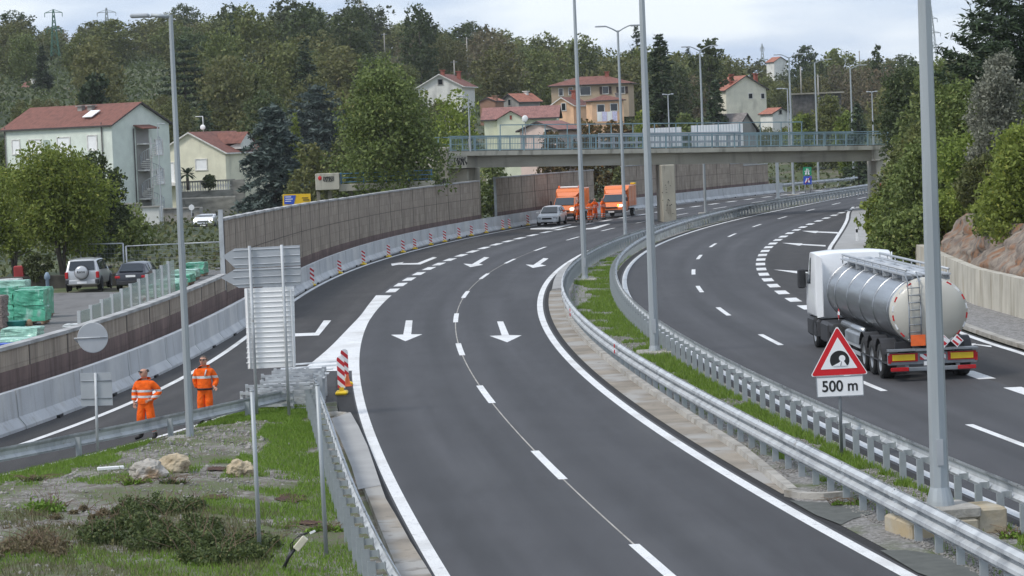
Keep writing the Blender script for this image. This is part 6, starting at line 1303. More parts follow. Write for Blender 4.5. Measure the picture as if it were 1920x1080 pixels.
g = G(38,540); t = thing('machine', 'small red and blue machine under the acacia at the back of the yard', 'machine', g); mb = MB(); mb.bbox((0,0,.8), (.55,.5,.8), r=.05); M['dull_red'] = mat('dull_red', (.30,.03,.03), .6); mb.build('red_housing','dull_red',t); mb = MB(); mb.bbox((-.15,-.1,.25), (.8,.7,.45), r=.05); mb.build('blue_base','pblue',t)
g = G(90,552); t = thing('hydrant', 'grey blue hydrant post at the edge of the yard under the acacia', 'hydrant', g); mb = MB(); mb.lathe([(.14,0),(.10,.05),(.09,.75),(.15,.8),(.15,.95),(.08,1.1),(0,1.15)], (0,0,0), n=12); M['hyd'] = mat('blue_grey_paint', (.20,.27,.34), .6); mb.build('body','hyd',t)
g = G(363,420); t = thing('road_sign', 'small round white sign on a pole left of the white van', 'road sign', (g.x,262,0)); c = PD(359,389,262)-Vector((g.x,262,0)); mb = MB(); mb.tube([(c.x,.03,-.2),(c.x,.03,c.z+.3)], .04, 6); mb.build('pole','alu',t); mb = MB(); mb.ext(circ_poly(.27,20), XZ, (c.x,0,c.z), .02); mb.build('disc','white',t)
for (x, yb, yt, D_, lab) in [(305,442,232,262,'slim grey lamp post at the right end of the apartment block'),(229,400,340,255,'short grey pole below the apartment block')]:
    g = PD(x,yb,D_); lamp_post(lab, (g.x,D_,0), PD(x,yt,D_).z, .06, .04, [(PI*.0,.7,'flat')] if yt < 300 else [], base=False, group=None, matn='alu')
# ============================================================ vehicles
def paint(n, c, metal=0): M[n] = mat(n, c, .32, metal, var=.02, coat=.6, bump=0); return n
paint('silver_paint', (.52,.53,.54), .4); paint('dark_paint', (.022,.024,.035)); paint('van_white', (.84,.85,.86)); paint('orange_paint', (.85,.22,.05)); M['tail'] = mat('tail_lamp', (.45,.01,.015), .2, coat=.5); M['plastic'] = mat('dark_plastic', (.03,.03,.033), .6); M['lens'] = mat('headlamp_glass', (.55,.57,.6), .1, .3); M['rim'] = mat('wheel_rim', (.42,.43,.44), .35, .6)
M['lit'] = mat('lit_headlamp', (.9,.9,.85), .3, emit=((1,.95,.85),2.2)); M['amber'] = mat('amber_beacon', (.9,.35,.02), .3, emit=((1,.45,.05),2.2))
def wheel(t, x, y, r, w_=.2, sg=1, part='wheel'):
    mb = MB(); mb.lathe([(r*.62,-w_/2),(r*.94,-w_/2),(r,-w_*.35),(r,w_*.35),(r*.94,w_/2),(r*.62,w_/2)], (x,y,r), 'X', 22); wl = mb.build(part,'rubber',t); 
    mb = MB(); xo = x+sg*w_*.38; mb.lathe([(0,sg*.015),(r*.14,sg*.02),(r*.2,-sg*.02),(r*.52,-sg*.01),(r*.63,sg*.03)], (xo,y,r), 'X', 22); mb.build('rim','rim',wl); return wl
def body_loft(st, m_, t, glass, name='body', rows=None):
    """st: stations (y, zb, zbelt, zroof, wl, wb, wr)"""
    mb = MB(); G_ = []
    for (y, zb, zt, zr, wl, wb_, wr) in st:
        half = [(0,zb),(wl*.9,zb),(wl,zb+.08),(wb_*1.0,zb+(zt-zb)*.55),(wb_*.985,zt),(wr,zr-.05*(zr>zt+.1)-.008),(wr*.55,zr-.004),(0,zr)]
        ring = [Vector((x,y,z)) for x, z in half]+[Vector((-x,y,z)) for x, z in half[-2:0:-1]]; G_.append(ring)
    n = len(G_[0]); vs = [p for r in G_ for p in r]; fs = [(i*n+k,i*n+(k+1)%n,(i+1)*n+(k+1)%n,(i+1)*n+k) for i in range(len(G_)-1) for k in range(n)]+[tuple(range(n)), tuple((len(G_)-1)*n+k for k in range(n-1,-1,-1))]
    mb.add(vs, fs, 0, True); o = mb.build(name, m_, t)
    md = o.modifiers.new('bev','BEVEL'); md.width = .035; md.segments = 2; md.limit_method = 'ANGLE'; md.angle_limit = math.radians(28)
    for (nm, A_, B_, C_, D_, m2, s_) in glass(G_):
        c = (A_+B_+C_+D_)/4; nn = (C_-A_).cross(D_-B_).normalized(); 
        if nn.dot(c-Vector((0,c.y*.6,.8))) < 0: nn = -nn
        ov = .065 if nm in ('windscreen','rear_window') else .022; q = [c+(p-c)*s_+nn*ov for p in (A_,B_,C_,D_)]; q2 = [p-nn*(ov+.01) for p in q]; g_ = MB(); g_.add(q+q2, [(0,1,2,3),(7,6,5,4)]+[(i,(i+1)%4,4+(i+1)%4,4+i) for i in range(4)]); g_.build(nm, m2, t)
    return o
# ring indices: 0 bottom, 1,2 sill, 3 mid, 4 belt, 5 roof edge, 6, 7 top centre, 8(-6), 9(-5), 10(-4), 11(-3) ...
def car(label, name, loc, rz, paintn, L_, W_, H_, kind, wheel_r=.31, cat='car'):
    t = thing(name, label, cat, loc, rz); h = L_/2; w_ = W_/2; gh = .19 if kind != 'suv' else .30; bl = H_*.60
    if kind == 'suv': st = [(-h+.12,gh+.12,bl,bl+.02,w_*.9,w_*.93,w_*.86),(-h+.14,gh+.02,bl+.02,bl+.06,w_*.95,w_*.98,w_*.88),(-h+.34,gh,bl+.03,H_*.97,w_*.97,w_,w_*.80),(-h+.8,gh,bl+.03,H_,w_*.98,w_,w_*.80),(-.1,gh,bl,H_,w_*.98,w_,w_*.80),(.45,gh,bl-.02,H_*.97,w_*.98,w_,w_*.77),(1.12,gh,bl-.05,bl+.02,w_*.98,w_,w_*.86),(h-.2,gh+.03,bl-.17,bl-.13,w_*.95,w_*.96,w_*.82),(h,gh+.1,bl-.32,bl-.28,w_*.85,w_*.86,w_*.75)]
    else: st = [(-h,gh+.12,bl-.02,bl,w_*.9,w_*.92,w_*.82),(-h+.1,gh+.02,bl+.01,bl+.05,w_*.94,w_*.97,w_*.85),(-h+.62,gh,bl+.03,H_*.965,w_*.97,w_,w_*.72),(-h+1.1,gh,bl+.02,H_,w_*.98,w_,w_*.73),(-.15,gh,bl,H_,w_*.98,w_,w_*.74),(.35,gh,bl-.02,H_*.965,w_*.98,w_,w_*.72),(1.08,gh,bl-.04,bl+.02,w_*.98,w_,w_*.86),(h-.22,gh+.03,bl-.17,bl-.12,w_*.95,w_*.96,w_*.82),(h,gh+.1,bl-.34,bl-.3,w_*.85,w_*.86,w_*.75)]
    def gl(G_):
        o = [('rear_window',G_[1][5],G_[2][5],G_[2][9],G_[1][9],'glass',.86),('windscreen',G_[5][5],G_[6][5],G_[6][9],G_[5][9],'glass_blue',.88)]
        for a_, b_ in ((4,5),(10,9)):
            for i in (2,3,4): o.append(('side_window',G_[i][a_],G_[i+1][a_],G_[i+1][b_],G_[i][b_],'glass',.84))
            o.append(('side_window',G_[5][a_],G_[6][a_].lerp(G_[5][a_],.25),G_[6][b_].lerp(G_[5][b_],.35),G_[5][b_],'glass',.78))
        return o
    bd = body_loft(st, paintn, t, gl); wy = (h-.78, -h+.72)
    for y in wy:
        for sg in (-1,1):
            mb = MB(); mb.lathe([(0,0),(wheel_r*1.17,0),(wheel_r*1.17,.03),(0,.03)], (sg*(w_-.012)-(.03 if sg<0 else 0)+.0,y,wheel_r*1.02), 'X', 20); mb.build('wheel_arch','black',t); wheel(t, sg*(w_-.085), y, wheel_r, .21, sg)
    # bumpers, lamps, plates, mirrors
    mb = MB(); mb.bbox((0,h-.03,gh+.14), (W_*.86,.16,.20), r=.04); mb.build('front_bumper','plastic' if kind=='suv' else paintn,t); mb = MB(); mb.bbox((0,-h+.08,gh+.17), (W_*.93,.2,.26), r=.05); rb_ = mb.build('rear_bumper',paintn if kind!='dark' else 'plastic',t)
    mb = MB(); mb.box((0,-h-.03,gh+.16 if kind=='suv' else bl-.13), (.5,.015,.11)); mb.build('number_plate','white',t); mb = MB(); mb.box((0,h+.06,gh+.17), (.5,.015,.11)); mb.build('number_plate','white',t)
    mb = MB(); mb.bbox((0,h+.01,bl-.36), (W_*.44,.05,.13), r=.015); mb.build('grille','black',t)
    mb = MB(); mb.bbox((0,h+.045,gh+.05), (W_*.55,.05,.09), r=.015); mb.build('lower_grille','black',t)
    for sg in (-1,1):
        mb = MB(); mb.bbox((sg*w_*.74,h-.07,bl-.32), (W_*.20,.14,.14), r=.03); mb.build('headlight','lens',t)
        mb = MB(); 
        if kind == 'suv': mb.bbox((sg*w_*.90,-h+.12,bl-.17), (.17,.12,.34), r=.03)
        else: mb.bbox((sg*w_*.82,-h+.03,bl-.17), (.27,.12,.13), r=.02)
        mb.build('tail_light','tail',t)
        mb = MB(); mb.bbox((sg*(w_+.10),.78,bl+.09), (.2,.1,.14), r=.03); mb.build('mirror','plastic' if kind!='hatch' else paintn,t)
    if kind == 'suv':
        mb = MB(); mb.lathe([(0,-.2),(.25,-.2),(.33,-.15),(.35,-.02),(.35,.1)], (0,-h+.02,.98), 'Y', 24); sw = mb.build('spare_wheel_cover','silver_paint',t); mb = MB(); mb.lathe([(.352,-.06),(.37,-.05),(.37,.03),(.35,.04)], (0,-h+.02,.98), 'Y', 24); mb.build('cover_rim','plastic',sw)
        text_mesh('lettering','RAV4',.17,'black',sw,Matrix.Translation((0,-h-.19,1.0)) @ XZ.to_4x4(),.004,1.0)
        for sg in (-1,1): mb = MB(); mb.tube([(sg*w_*.68,-h+.6,H_+.03),(sg*w_*.7,.2,H_+.04)], .02, 6); mb.build('roof_rail','plastic',t); mb = MB(); mb.bbox((sg*w_*.86,-h+.08,gh+.2), (.2,.24,.24), r=.04); mb.build('bumper_corner','plastic',t)
    return t
g = G(172,546); car('silver off roader with a covered spare wheel on its tailgate, parked in the yard', 'parked_car', (G(164,544).x,g.y+2.1,0), math.radians(-2), 'silver_paint', 4.1, 1.78, 1.68, 'suv', .35)
g = G(258,543); car('dark blue hatchback parked right of the silver off roader', 'parked_car', (G(253,543).x,g.y+2.0,0), math.radians(-5), 'dark_paint', 4.0, 1.68, 1.40, 'dark', .29)
g = G(1024,423); car('white hatchback facing the camera at the end of the marker boards', 'white_car', (g.x+.5,g.y+1.9,0), 2.93, 'van_white', 4.06, 1.74, 1.50, 'hatch', .31)
def van_truck(label, name, loc, rz, W_, cabh, boxh, boxl, m_, scale=1, beacons=False, lit=True, box=True, cat='box truck'):
    t = thing(name, label, cat, loc, rz); w_ = W_/2; h = 1.0      # front bumper at y = +h*2.9
    F_ = 2.9; st = [(.6,.45,1.25,cabh,w_*.95,w_,w_*.90),(1.35,.45,1.25,cabh,w_*.96,w_,w_*.88),(1.75,.42,1.22,cabh*.97,w_*.96,w_,w_*.82),(2.35,.40,1.18,1.27,w_*.95,w_*.98,w_*.88),(2.8,.38,.95,1.0,w_*.92,w_*.95,w_*.86),(2.9,.42,.75,.8,w_*.86,w_*.9,w_*.8)]
    def gl(G_):
        o = [('windscreen',G_[2][5],G_[3][5],G_[3][9],G_[2][9],'glass_blue',.92)]
        for a_, b_ in ((4,5),(10,9)): o.append(('side_window',G_[0][a_].lerp(G_[1][a_],.15),G_[2][a_],G_[2][b_],G_[0][b_].lerp(G_[1][b_],.15),'glass',.8))
        return o
    body_loft(st, m_, t, gl, 'cab')
    mb = MB(); mb.bbox((0,2.88,.52), (W_*.93,.16,.28), r=.05); mb.build('front_bumper','plastic',t); mb = MB(); mb.bbox((0,2.93,.86), (W_*.55,.08,.10), r=.02); mb.build('grille','plastic',t); mb = MB(); mb.box((0,2.99,.5), (.5,.02,.11)); mb.build('number_plate','white',t)
    for sg in (-1,1):
        mb = MB(); mb.bbox((sg*w_*.76,2.78,.98), (.30,.18,.20), r=.04); mb.build('headlight','lit' if lit else 'lens',t); mb = MB(); mb.bbox((sg*(w_+.16),2.0,1.5), (.16,.1,.34), r=.03); mb.build('mirror','plastic',t)
        wheel(t, sg*(w_-.12), 2.05, .34, .22, sg); wheel(t, sg*(w_-.12), -1.6, .34, .3, sg)
        mb = MB(); mb.lathe([(0,0),(.40,0),(.40,.03),(0,.03)], (sg*(w_-.02)-(.03 if sg<0 else 0),2.05,.36), 'X', 20); mb.build('wheel_arch','black',t)
    mb = MB(); mb.box((0,-.6,.55), (.8,5.0,.18)); mb.build('chassis','plastic',t)
    if box:
        B_ = .85; mb = MB(); bw = w_+.06; z0 = .85; pr = [(.6,z0),(.6,boxh-.25),(.25,boxh),(-boxl+.6,boxh),(-boxl+.6,z0)]
        n = len(pr); vs = [(-bw,y,z) for y,z in pr]+[(bw,y,z) for y,z in pr]; mb.add(vs, [tuple(range(n)), tuple(range(2*n-1,n-1,-1))]+[(i,(i+1)%n,n+(i+1)%n,n+i) for i in range(n)]); bx = mb.build('box_body', m_, t); md = bx.modifiers.new('b','BEVEL'); md.width = .05; md.segments = 2
        mb = MB(); mb.add([(-bw+.1,.62,boxh-.3),(bw-.1,.62,boxh-.3),(bw-.3,1.25,cabh+.01),(-bw+.3,1.25,cabh+.01)], [(0,1,2,3)]); mb.build('wind_deflector', m_, t)
        mb = MB()
        for y in (-.6,-1.8,-3.0):
            if y > -boxl+.8: mb.box((0,y,(boxh+z0)/2), (2*bw+.03,.05,boxh-z0-.1))
        mb.build('box_frame','orange_paint' if m_=='orange_paint' else m_,bx)
        mb = MB(); mb.box((0,-boxl/2+.6,z0-.05), (2*bw+.02,boxl,.1)); mb.build('box_sill','alu',t)
    if beacons:
        mb = MB(); mb.bbox((0,.1,boxh+.1), (1.5,.35,.14), r=.04); mb.build('light_bar','white',t)
        for sg in (-1,1): mb = MB(); mb.lathe([(.09,0),(.09,.14),(.06,.2),(0,.21)], (sg*.85,.1,boxh+.03), n=10); mb.build('beacon','cone',t)
    return t
g = G(1066,415); van_truck('orange box truck with a white light bar, parked right behind the white hatchback', 'box_truck', (g.x+.25,g.y+2.7,0), 2.90, 1.98, 2.0, 2.62, 3.3, 'orange_paint', beacons=True)
g = G(1158,408); t = van_truck('orange box truck with one amber lamp, right of the group of workers', 'box_truck', (g.x+.2,g.y+2.7,0), 2.90, 1.98, 2.0, 2.60, 3.3, 'orange_paint'); mb = MB(); mb.ball((-.62,2.96,1.02), .10, 8); mb.build('amber_lamp','amber',t); mb = MB(); mb.bbox((-.9,-2.2,2.70), (.4,.5,.14), r=.02); mb.build('roof_lamp','yellow',t)
g = PD(390,430,255); van_truck('small white van with lit headlights driving towards the camera behind the grass bank', 'white_van', (g.x,257,PD(390,432,255).z), PI-.12, 1.9, 1.5, 1.5, 2, 'van_white', box=False, cat='van')
# ------------------------------------------------------------ tank truck
o = PD(1751,712,75.2); t = thing('tank_truck', 'white cab and polished steel tank truck with a ladder on its cream rear end', 'tank truck', (o.x,o.y,0), .045)
tz, rx, ry = 1.86, 1.06, .885
mb = MB(); prof = [(rx*.93,11.35),(rx,11.2)]+[(rx,11.2-.5*i) for i in range(1,22)]+[(rx,.42)]
mb.lathe(prof, (0,0,tz), 'Y', 44, 0, ry); tk = mb.build('tank','chrome',t)
for y in (.9,3.1,5.3,7.5,9.7,11.1): mb = MB(); mb.lathe([(rx+.003,y-.05),(rx+.022,y-.04),(rx+.022,y+.04),(rx+.003,y+.05)], (0,0,tz), 'Y', 44, 0, ry); mb.build('tank_band','chrome',tk)
M['cream_paint'] = mat('cream_tank_end', (.50,.48,.42), .45, var=.05, scale=1, coat=.2)
mb = MB(); mb.lathe([(rx+.012,.55),(rx+.02,.40),(rx*.985,.30),(rx*.9,.20),(rx*.7,.10),(rx*.4,.035),(0,.01)], (0,0,tz), 'Y', 44, 0, ry); rh = mb.build('rear_head','cream_paint',t)
mb = MB(); mb.lathe([(0,11.85),(rx*.5,11.8),(rx*.8,11.62),(rx*.93,11.35)], (0,0,tz), 'Y', 36, 0, ry); mb.build('front_head','chrome',t)
for i in range(22):
    a = 2*PI*(i+.5)/22
    mb = MB(); c = Vector((rx*.955*math.cos(a), .262, tz+rx*.955*ry*math.sin(a))); mb.box(c, (.15,.02,.055), 0, Matrix.Rotation(-(a+PI/2),3,'Y')); mb.build('reflector_strip','red' if i%2 else 'sign_white',rh)
    if not 3 < i < 8:
        pass
# ladder
mb = MB()
for x in (-.62,-.30): mb.tube([(x,.02,1.1),(x,-.02,2.0),(x,.1,2.7),(x,.5,2.95)], .022, 6)
for k in range(8): mb.tube([(-.62,.01-.03*math.sin(k*.4),1.15+k*.2),(-.30,.01-.03*math.sin(k*.4),1.15+k*.2)], .016, 5)
mb.build('ladder','steel_dark',t)
# walkway on top
mb = MB()
for k_ in range(5): mb.box((-.50+k_*.27,5.9,2.86), (.19,10.7,.04))
for y in np.arange(.9,11.2,1.5): mb.box((.05,y,2.77), (1.3,.08,.16))
mb.build('top_walkway','alu',t); mb = MB()
for x in (-.55,.62): mb.tube([(x,.6,3.0),(x,11.1,3.0)], .035, 6)
for x in (-.55,.62):
    for y in np.arange(.7,11.2,1.3): mb.tube([(x,y,2.72),(x,y,3.02)], .02, 5)
mb.build('top_railing','alu',t)
for y in (2.0,4.3,6.6,8.9,10.6): mb = MB(); mb.lathe([(.26,0),(.26,.14),(.2,.19),(0,.2)], (.05,y,2.74), n=16); mb.build('manhole','alu',t)
# frame, bumper, lamps
mb = MB(); mb.box((-.42,5.8,.93), (.14,11.2,.22)); mb.box((.42,5.8,.93), (.14,11.2,.22)); mb.box((0,.5,.93), (1.9,.1,.25)); mb.build('chassis','plastic',t)
mb = MB(); mb.box((0,.08,.86), (2.46,.30,.05)); mb.bbox((0,.12,.62), (2.46,.10,.34), r=.02); mb.bbox((0,.06,.33), (2.30,.10,.12), r=.02); mb.box((-.7,.14,.45),(.1,.08,.3)); mb.box((.7,.14,.45),(.1,.08,.3)); mb.build('rear_bumper','steel_dark',t)
for sg in (-1,1):
    mb = MB(); mb.box((sg*.80,.034,.66), (.62,.012,.16)); mb.build('yellow_plate','yellow',t); mb = MB(); mb.box((sg*.80,.047,.66), (.78,.012,.23)); mb.box((sg*1.19,.045,.62), (.08,.02,.22)); mb.build('red_frame','tail',t)
    mb = MB(); mb.bbox((sg*.92,.0,.34), (.50,.05,.11), r=.015); mb.build('tail_light','tail',t)
    mb = MB(); mb.bbox((sg*1.12,2.2,.50), (.28,4.1,.02), r=.005); mb.build('mud_skirt','plastic',t)
    for y in (1.35,2.65,3.95): wheel(t, sg*1.03, y, .49, .38, sg)
    for y in (9.1,): wheel(t, sg*.98, y, .5, .5, sg)
    wheel(t, sg*1.05, 12.9, .5, .32, sg)
mb = MB(); mb.box((0,.04,.66), (.70,.02,.15)); mb.build('hazard_stripes','hatch',t)
mb = MB(); mb.box((.0,.035,.48), (.5,.02,.11)); mb.build('number_plate','sign_white',t)
mb = MB(); mb.box((-.40,-.03,1.12), (.40,.02,.30)); mb.build('orange_plate','cone',t)
for x in (.32,.68): mb = MB(); mb.box((x,.04,1.06), (.25,.02,.25), 0, Matrix.Rotation(PI/4,3,'Y')); d_ = mb.build('hazard_diamond','sign_white',t); mb = MB(); mb.box((x,.026,1.06), (.20,.01,.20), 0, Matrix.Rotation(PI/4,3,'Y')); mb.build('diamond_print','hatch',d_)
for sg in (-1,1):
    for y in (1.35,2.65,3.95):
        mb = MB(); pts = [(sg*1.03, y+.60*math.cos(a), .50+.60*math.sin(a)) for a in np.linspace(.35,PI-.35,9)]; v = []
        for p in pts: v += [(p[0]-.22,p[1],p[2]),(p[0]+.22,p[1],p[2])]
        mb.add(v+[(a,b,c+.015) for a,b,c in v], [(2*i,2*i+1,2*i+3,2*i+2) for i in range(8)]+[(18+2*i,18+2*i+2,18+2*i+3,18+2*i+1) for i in range(8)]); mb.build('mudguard','plastic',t)
mb = MB(); mb.bbox((-1.02,6.0,.80), (.34,2.6,.36), r=.05); mb.build('hose_box','steel_dark',t)
mb = MB(); mb.box((-1.15,6.7,.62), (.04,3.8,.10)); mb.build('side_guard','alu',t); mb = MB(); mb.box((-1.15,6.7,.40), (.04,3.8,.10)); mb.build('side_guard','alu',t)
mb = MB(); mb.tube([(-.98,5.0,1.04),(-.98,8.6,1.04)], .11, 12); mb.build('hose_tube','chrome',t); mb = MB(); mb.box((-1.09,8.9,1.30), (.02,.24,.24), 0, Matrix.Rotation(PI/4,3,'X')); mb.build('hazard_diamond','hatch',t)
# tractor
mb = MB(); mb.bbox((0,10.6,.80), (2.4,2.3,.30), r=.05); mb.bbox((-1.05,10.9,.62), (.38,1.5,.62), r=.06); mb.bbox((1.05,10.9,.62), (.38,1.5,.62), r=.06); mb.build('tractor_frame','plastic',t)
st = [(12.25,.95,1.9,3.02,1.22,1.24,1.18),(12.6,.95,1.9,3.08,1.23,1.25,1.19),(13.7,.95,1.9,3.06,1.23,1.25,1.18),(14.15,.95,1.85,2.75,1.23,1.25,1.14),(14.45,.9,1.75,1.85,1.2,1.22,1.12),(14.55,.9,1.5,1.55,1.1,1.12,1.05)]
body_loft(st, 'van_white', t, lambda G_: [('windscreen',G_[3][5],G_[4][5],G_[4][9],G_[3][9],'glass_blue',.9),('side_window',G_[2][4].lerp(G_[1][4],.4),G_[3][4],G_[3][5],G_[2][5].lerp(G_[1][5],.4),'glass',.75),('side_window',G_[2][10].lerp(G_[1][10],.4),G_[3][10],G_[3][9],G_[2][9].lerp(G_[1][9],.4),'glass',.75)], 'cab')
mb = MB(); mb.bbox((0,13.4,.62), (2.42,2.2,.62), r=.08); mb.build('cab_base','plastic',t)
for sg in (-1,1):
    mb = MB(); vs = [(sg*1.22,12.25,.98),(sg*1.22,12.25,2.98),(sg*1.12,11.72,2.9),(sg*1.12,11.72,1.05)]; mb.add(vs+[(a-sg*.03,b,c) for a,b,c in vs], [(0,1,2,3),(7,6,5,4)]+[(i,(i+1)%4,4+(i+1)%4,4+i) for i in range(4)]); mb.build('side_fairing','van_white',t)
    mb = MB(); mb.bbox((sg*1.42,14.0,2.15), (.26,.16,.62), r=.04); mb.tube([(sg*1.2,14.0,2.4),(sg*1.45,14.0,2.42)], .03, 6); mb.build('mirror','plastic',t)
    mb = MB(); mb.bbox((sg*.85,14.52,.72), (.5,.1,.22), r=.03); mb.build('headlight','lens',t)
# ============================================================ people
M['hivis'] = bpy.data.materials.new('hi_vis_cloth')
def hivis(name, bands):
    m = mat(name, (.90,.135,.012), .75, var=.10, scale=9, bump=.9, bscale=9); m.node_tree.nodes['Principled BSDF'].inputs['Specular IOR Level'].default_value = .2
    nt_ = m.node_tree; bs = nt_.nodes['Principled BSDF']; src = bs.inputs['Base Color'].links[0].from_socket; tc = _n(nt_,'ShaderNodeTexCoord'); sx = _n(nt_,'ShaderNodeSeparateXYZ'); nt_.links.new(tc.outputs['Object'], sx.inputs[0]); acc = src
    for (a, b) in bands:
        c = _n(nt_,'ShaderNodeMath',operation='COMPARE'); c.inputs[1].default_value = (a+b)/2; c.inputs[2].default_value = (b-a)/2; nt_.links.new(sx.outputs[2], c.inputs[0]); mxx = _n(nt_,'ShaderNodeMix',data_type='RGBA'); mxx.inputs[7].default_value = (.62,.64,.64,1); nt_.links.new(c.outputs[0], mxx.inputs[0]); nt_.links.new(acc, mxx.inputs[6]); acc = mxx.outputs[2]
    nt_.links.new(acc, bs.inputs['Base Color']); return m
M['hv_two'] = hivis('orange_jacket_two_bands', [(1.04,1.095),(1.18,1.235)]); M['hv_one'] = hivis('orange_jacket_one_band', [(1.20,1.265)]); M['hv_leg'] = hivis('orange_trousers', []); M['hv_legb'] = hivis('orange_trousers_bands', [(.30,.36),(.46,.52)]); M['silverband'] = mat('silver_band', (.62,.64,.64), .5)
KS = 1.13
def skin_mesh(name, verts, edges, radii, m_, parent, sub=2, root=0):
    me = bpy.data.meshes.new(name); me.from_pydata(verts, edges, []); o = bpy.data.objects.new(name, me); COL.objects.link(o)
    md = o.modifiers.new('s','SKIN'); md.use_smooth_shade = True; md.branch_smoothing = .5
    for v, r in zip(me.skin_vertices[0].data, radii): v.radius = (r[0]*KS, r[1]*KS) if isinstance(r, tuple) else (r*KS, r*KS)
    me.skin_vertices[0].data[root].use_root = True
    s_ = o.modifiers.new('u','SUBSURF'); s_.levels = sub; s_.render_levels = sub
    bpy.context.view_layer.update(); m2 = bpy.data.meshes.new_from_object(o.evaluated_get(bpy.context.evaluated_depsgraph_get())); bpy.data.objects.remove(o); bpy.data.meshes.remove(me)
    m2.materials.clear(); m2.materials.append(M[m_]); m2.name = name; q = bpy.data.objects.new(name, m2); COL.objects.link(q); q.parent = parent; return q
def person(label, loc, rz, J, jacket='hv_two', legs='hv_leg', bald=False, glasses=False, belt=False, head_turn=0, fingers=True, group=None, sash=False):
    """J: joint positions for elbows, wrists, hand directions, knees, ankles; the figure faces -Y"""
    t = thing('person', label, 'person', loc, rz, group); V = []; E_ = []; Rd = []
    def add(p, r, par=None): V.append(tuple(p)); Rd.append(r); E_.append((par, len(V)-1)) if par is not None else None; return len(V)-1
    pel = add((0,0,.96), (.125,.105)); sp1 = add((0,0,1.15), (.125,.10), pel); ch = add((0,0,1.34), (.15,.11), sp1); nb = add((0,.01,1.47), (.075,.07), ch); nk = add((0,.0,1.53), .05, nb)
    h1 = add((0,-.018,1.575), (.080,.088), nk); h2 = add((0,-.010,1.665), (.094,.112), h1); h3 = add((0,.0,1.755), (.080,.095), h2)
    JK = {}; HD = {}
    for s in (-1,1):
        sh = add((s*.185,0,1.40), .058, ch); el = add(J['elbow'][s], .043, sh); wr = add(J['wrist'][s], .027, el); d = Vector(J['hand'][s]).normalized(); w0 = Vector(J['wrist'][s]); pm = add(w0+d*.07, (.034,.02), wr)
        sd_ = d.cross(Vector((0,1,0))).normalized(); 
        if sd_.length < .1: sd_ = Vector((1,0,0))
        cu = Vector(J['curl'][s]).normalized(); th = add(w0+d*.05+sd_*.045*(-s)+cu*.01, .010, pm); add(w0+d*.085+sd_*.055*(-s)+cu*.02, .008, th)
        for k in range(4):
            o_k = sd_*(.026-.0175*k); L_ = (.075,.085,.08,.062)[k]; a_ = add(w0+d*.105+o_k, .0095, pm); b_ = add(w0+d*(.105+L_*.5)+o_k*1.15+cu*.012, .0085, a_); add(w0+d*(.105+L_*.85)+o_k*1.2+cu*.035, .007, b_)
        hp = add((s*.088,0,.90), (.09,.085), pel); kn = add(J['knee'][s], .058, hp); an = add(J['ankle'][s], .04, kn); ft = Vector(J['foot'][s]).normalized(); add(Vector(J['ankle'][s])+ft*.15+Vector((0,0,-.045)), .032, an)
    body = skin_mesh('body', V, E_, Rd, 'skin', t)
    # head turned; face features
    Rh = Matrix.Rotation(head_turn,3,'Z'); hc = Vector((0,-.008,1.668))
    mb = MB(); mb.ball(hc+Rh @ Vector((0,-.118,-.018)), (.015,.022,.026), 8); 
    for s in (-1,1): mb.ball(hc+Rh @ Vector((s*.097,.008,-.008)), (.014,.022,.034), 8)
    mb.build('nose_and_ears','skin',body)
    mb = MB(); mb.ball(hc+Rh @ Vector((0,-.106,-.062)), (.024,.012,.006), 8); mb.build('mouth','red',body)
    mb = MB()
    for s in (-1,1): mb.ball(hc+Rh @ Vector((s*.033,-.104,.014)), (.013,.012,.008), 8)
    mb.build('eyes','black',body)
    if glasses:
        mb = MB()
        for s in (-1,1): mb.ball(hc+Rh @ Vector((s*.036,-.108,.014)), (.034,.022,.021), 10); mb.tube([hc+Rh @ Vector((s*.065,-.10,.018)), hc+Rh @ Vector((s*.102,.0,.015))], .006, 5)
        mb.build('sunglasses','black',t)
    mb = MB(); bm_ = []
    n = 14
    for i in range(7):
        a = (PI*.52 if not bald else PI*.50)*i/6
        for k in range(n):
            b = 2*PI*k/n; p = Vector((.104*math.sin(a)*math.cos(b), .120*math.sin(a)*math.sin(b)+.012+ (.012 if i > 3 else 0), .112*math.cos(a)-.012)); bm_.append(hc+Rh @ (p+Vector((0,0,.012))))
    fs_ = [(i*n+k,(i+1)*n+k,(i+1)*n+(k+1)%n,i*n+(k+1)%n) for i in range(6) for k in range(n) if not (math.sin(2*PI*(k+.5)/n) < -.45 and i > 3)]
    if bald: fs_ = [f for f, (i,k) in zip([(i*n+k,(i+1)*n+k,(i+1)*n+(k+1)%n,i*n+(k+1)%n) for i in range(6) for k in range(n)], [(i,k) for i in range(6) for k in range(n)]) if i > 3 and math.sin(2*PI*(k+.5)/n) > -.1]
    mb.add(bm_, fs_, 0, True); mb.build('hair','hair',t)
    # jacket
    V, E_, Rd = [], [], []
    aa = add((0,0,.84), (.19,.155)); a0 = add((0,0,.93), (.195,.16), aa); a1 = add((0,0,1.13), (.19,.155), a0); a2 = add((0,0,1.34), (.205,.155), a1); a3 = add((0,.01,1.475), (.135,.115), a2); add((0,.0,1.545),(.082,.082),a3)
    for s in (-1,1): sh = add((s*.20,0,1.40), .092, a2); el = add(J['elbow'][s], .078, sh); w0 = Vector(J['wrist'][s]); e0 = Vector(J['elbow'][s]); add(e0.lerp(w0,.96), .055, el)
    jk = skin_mesh('jacket', V, E_, Rd, jacket, t)
    if belt: mb = MB(); mb.lathe([(.196,.90),(.206,.905),(.206,.945),(.196,.95)], (0,0,0), n=24, sy=.84); mb.build('belt','black',jk)
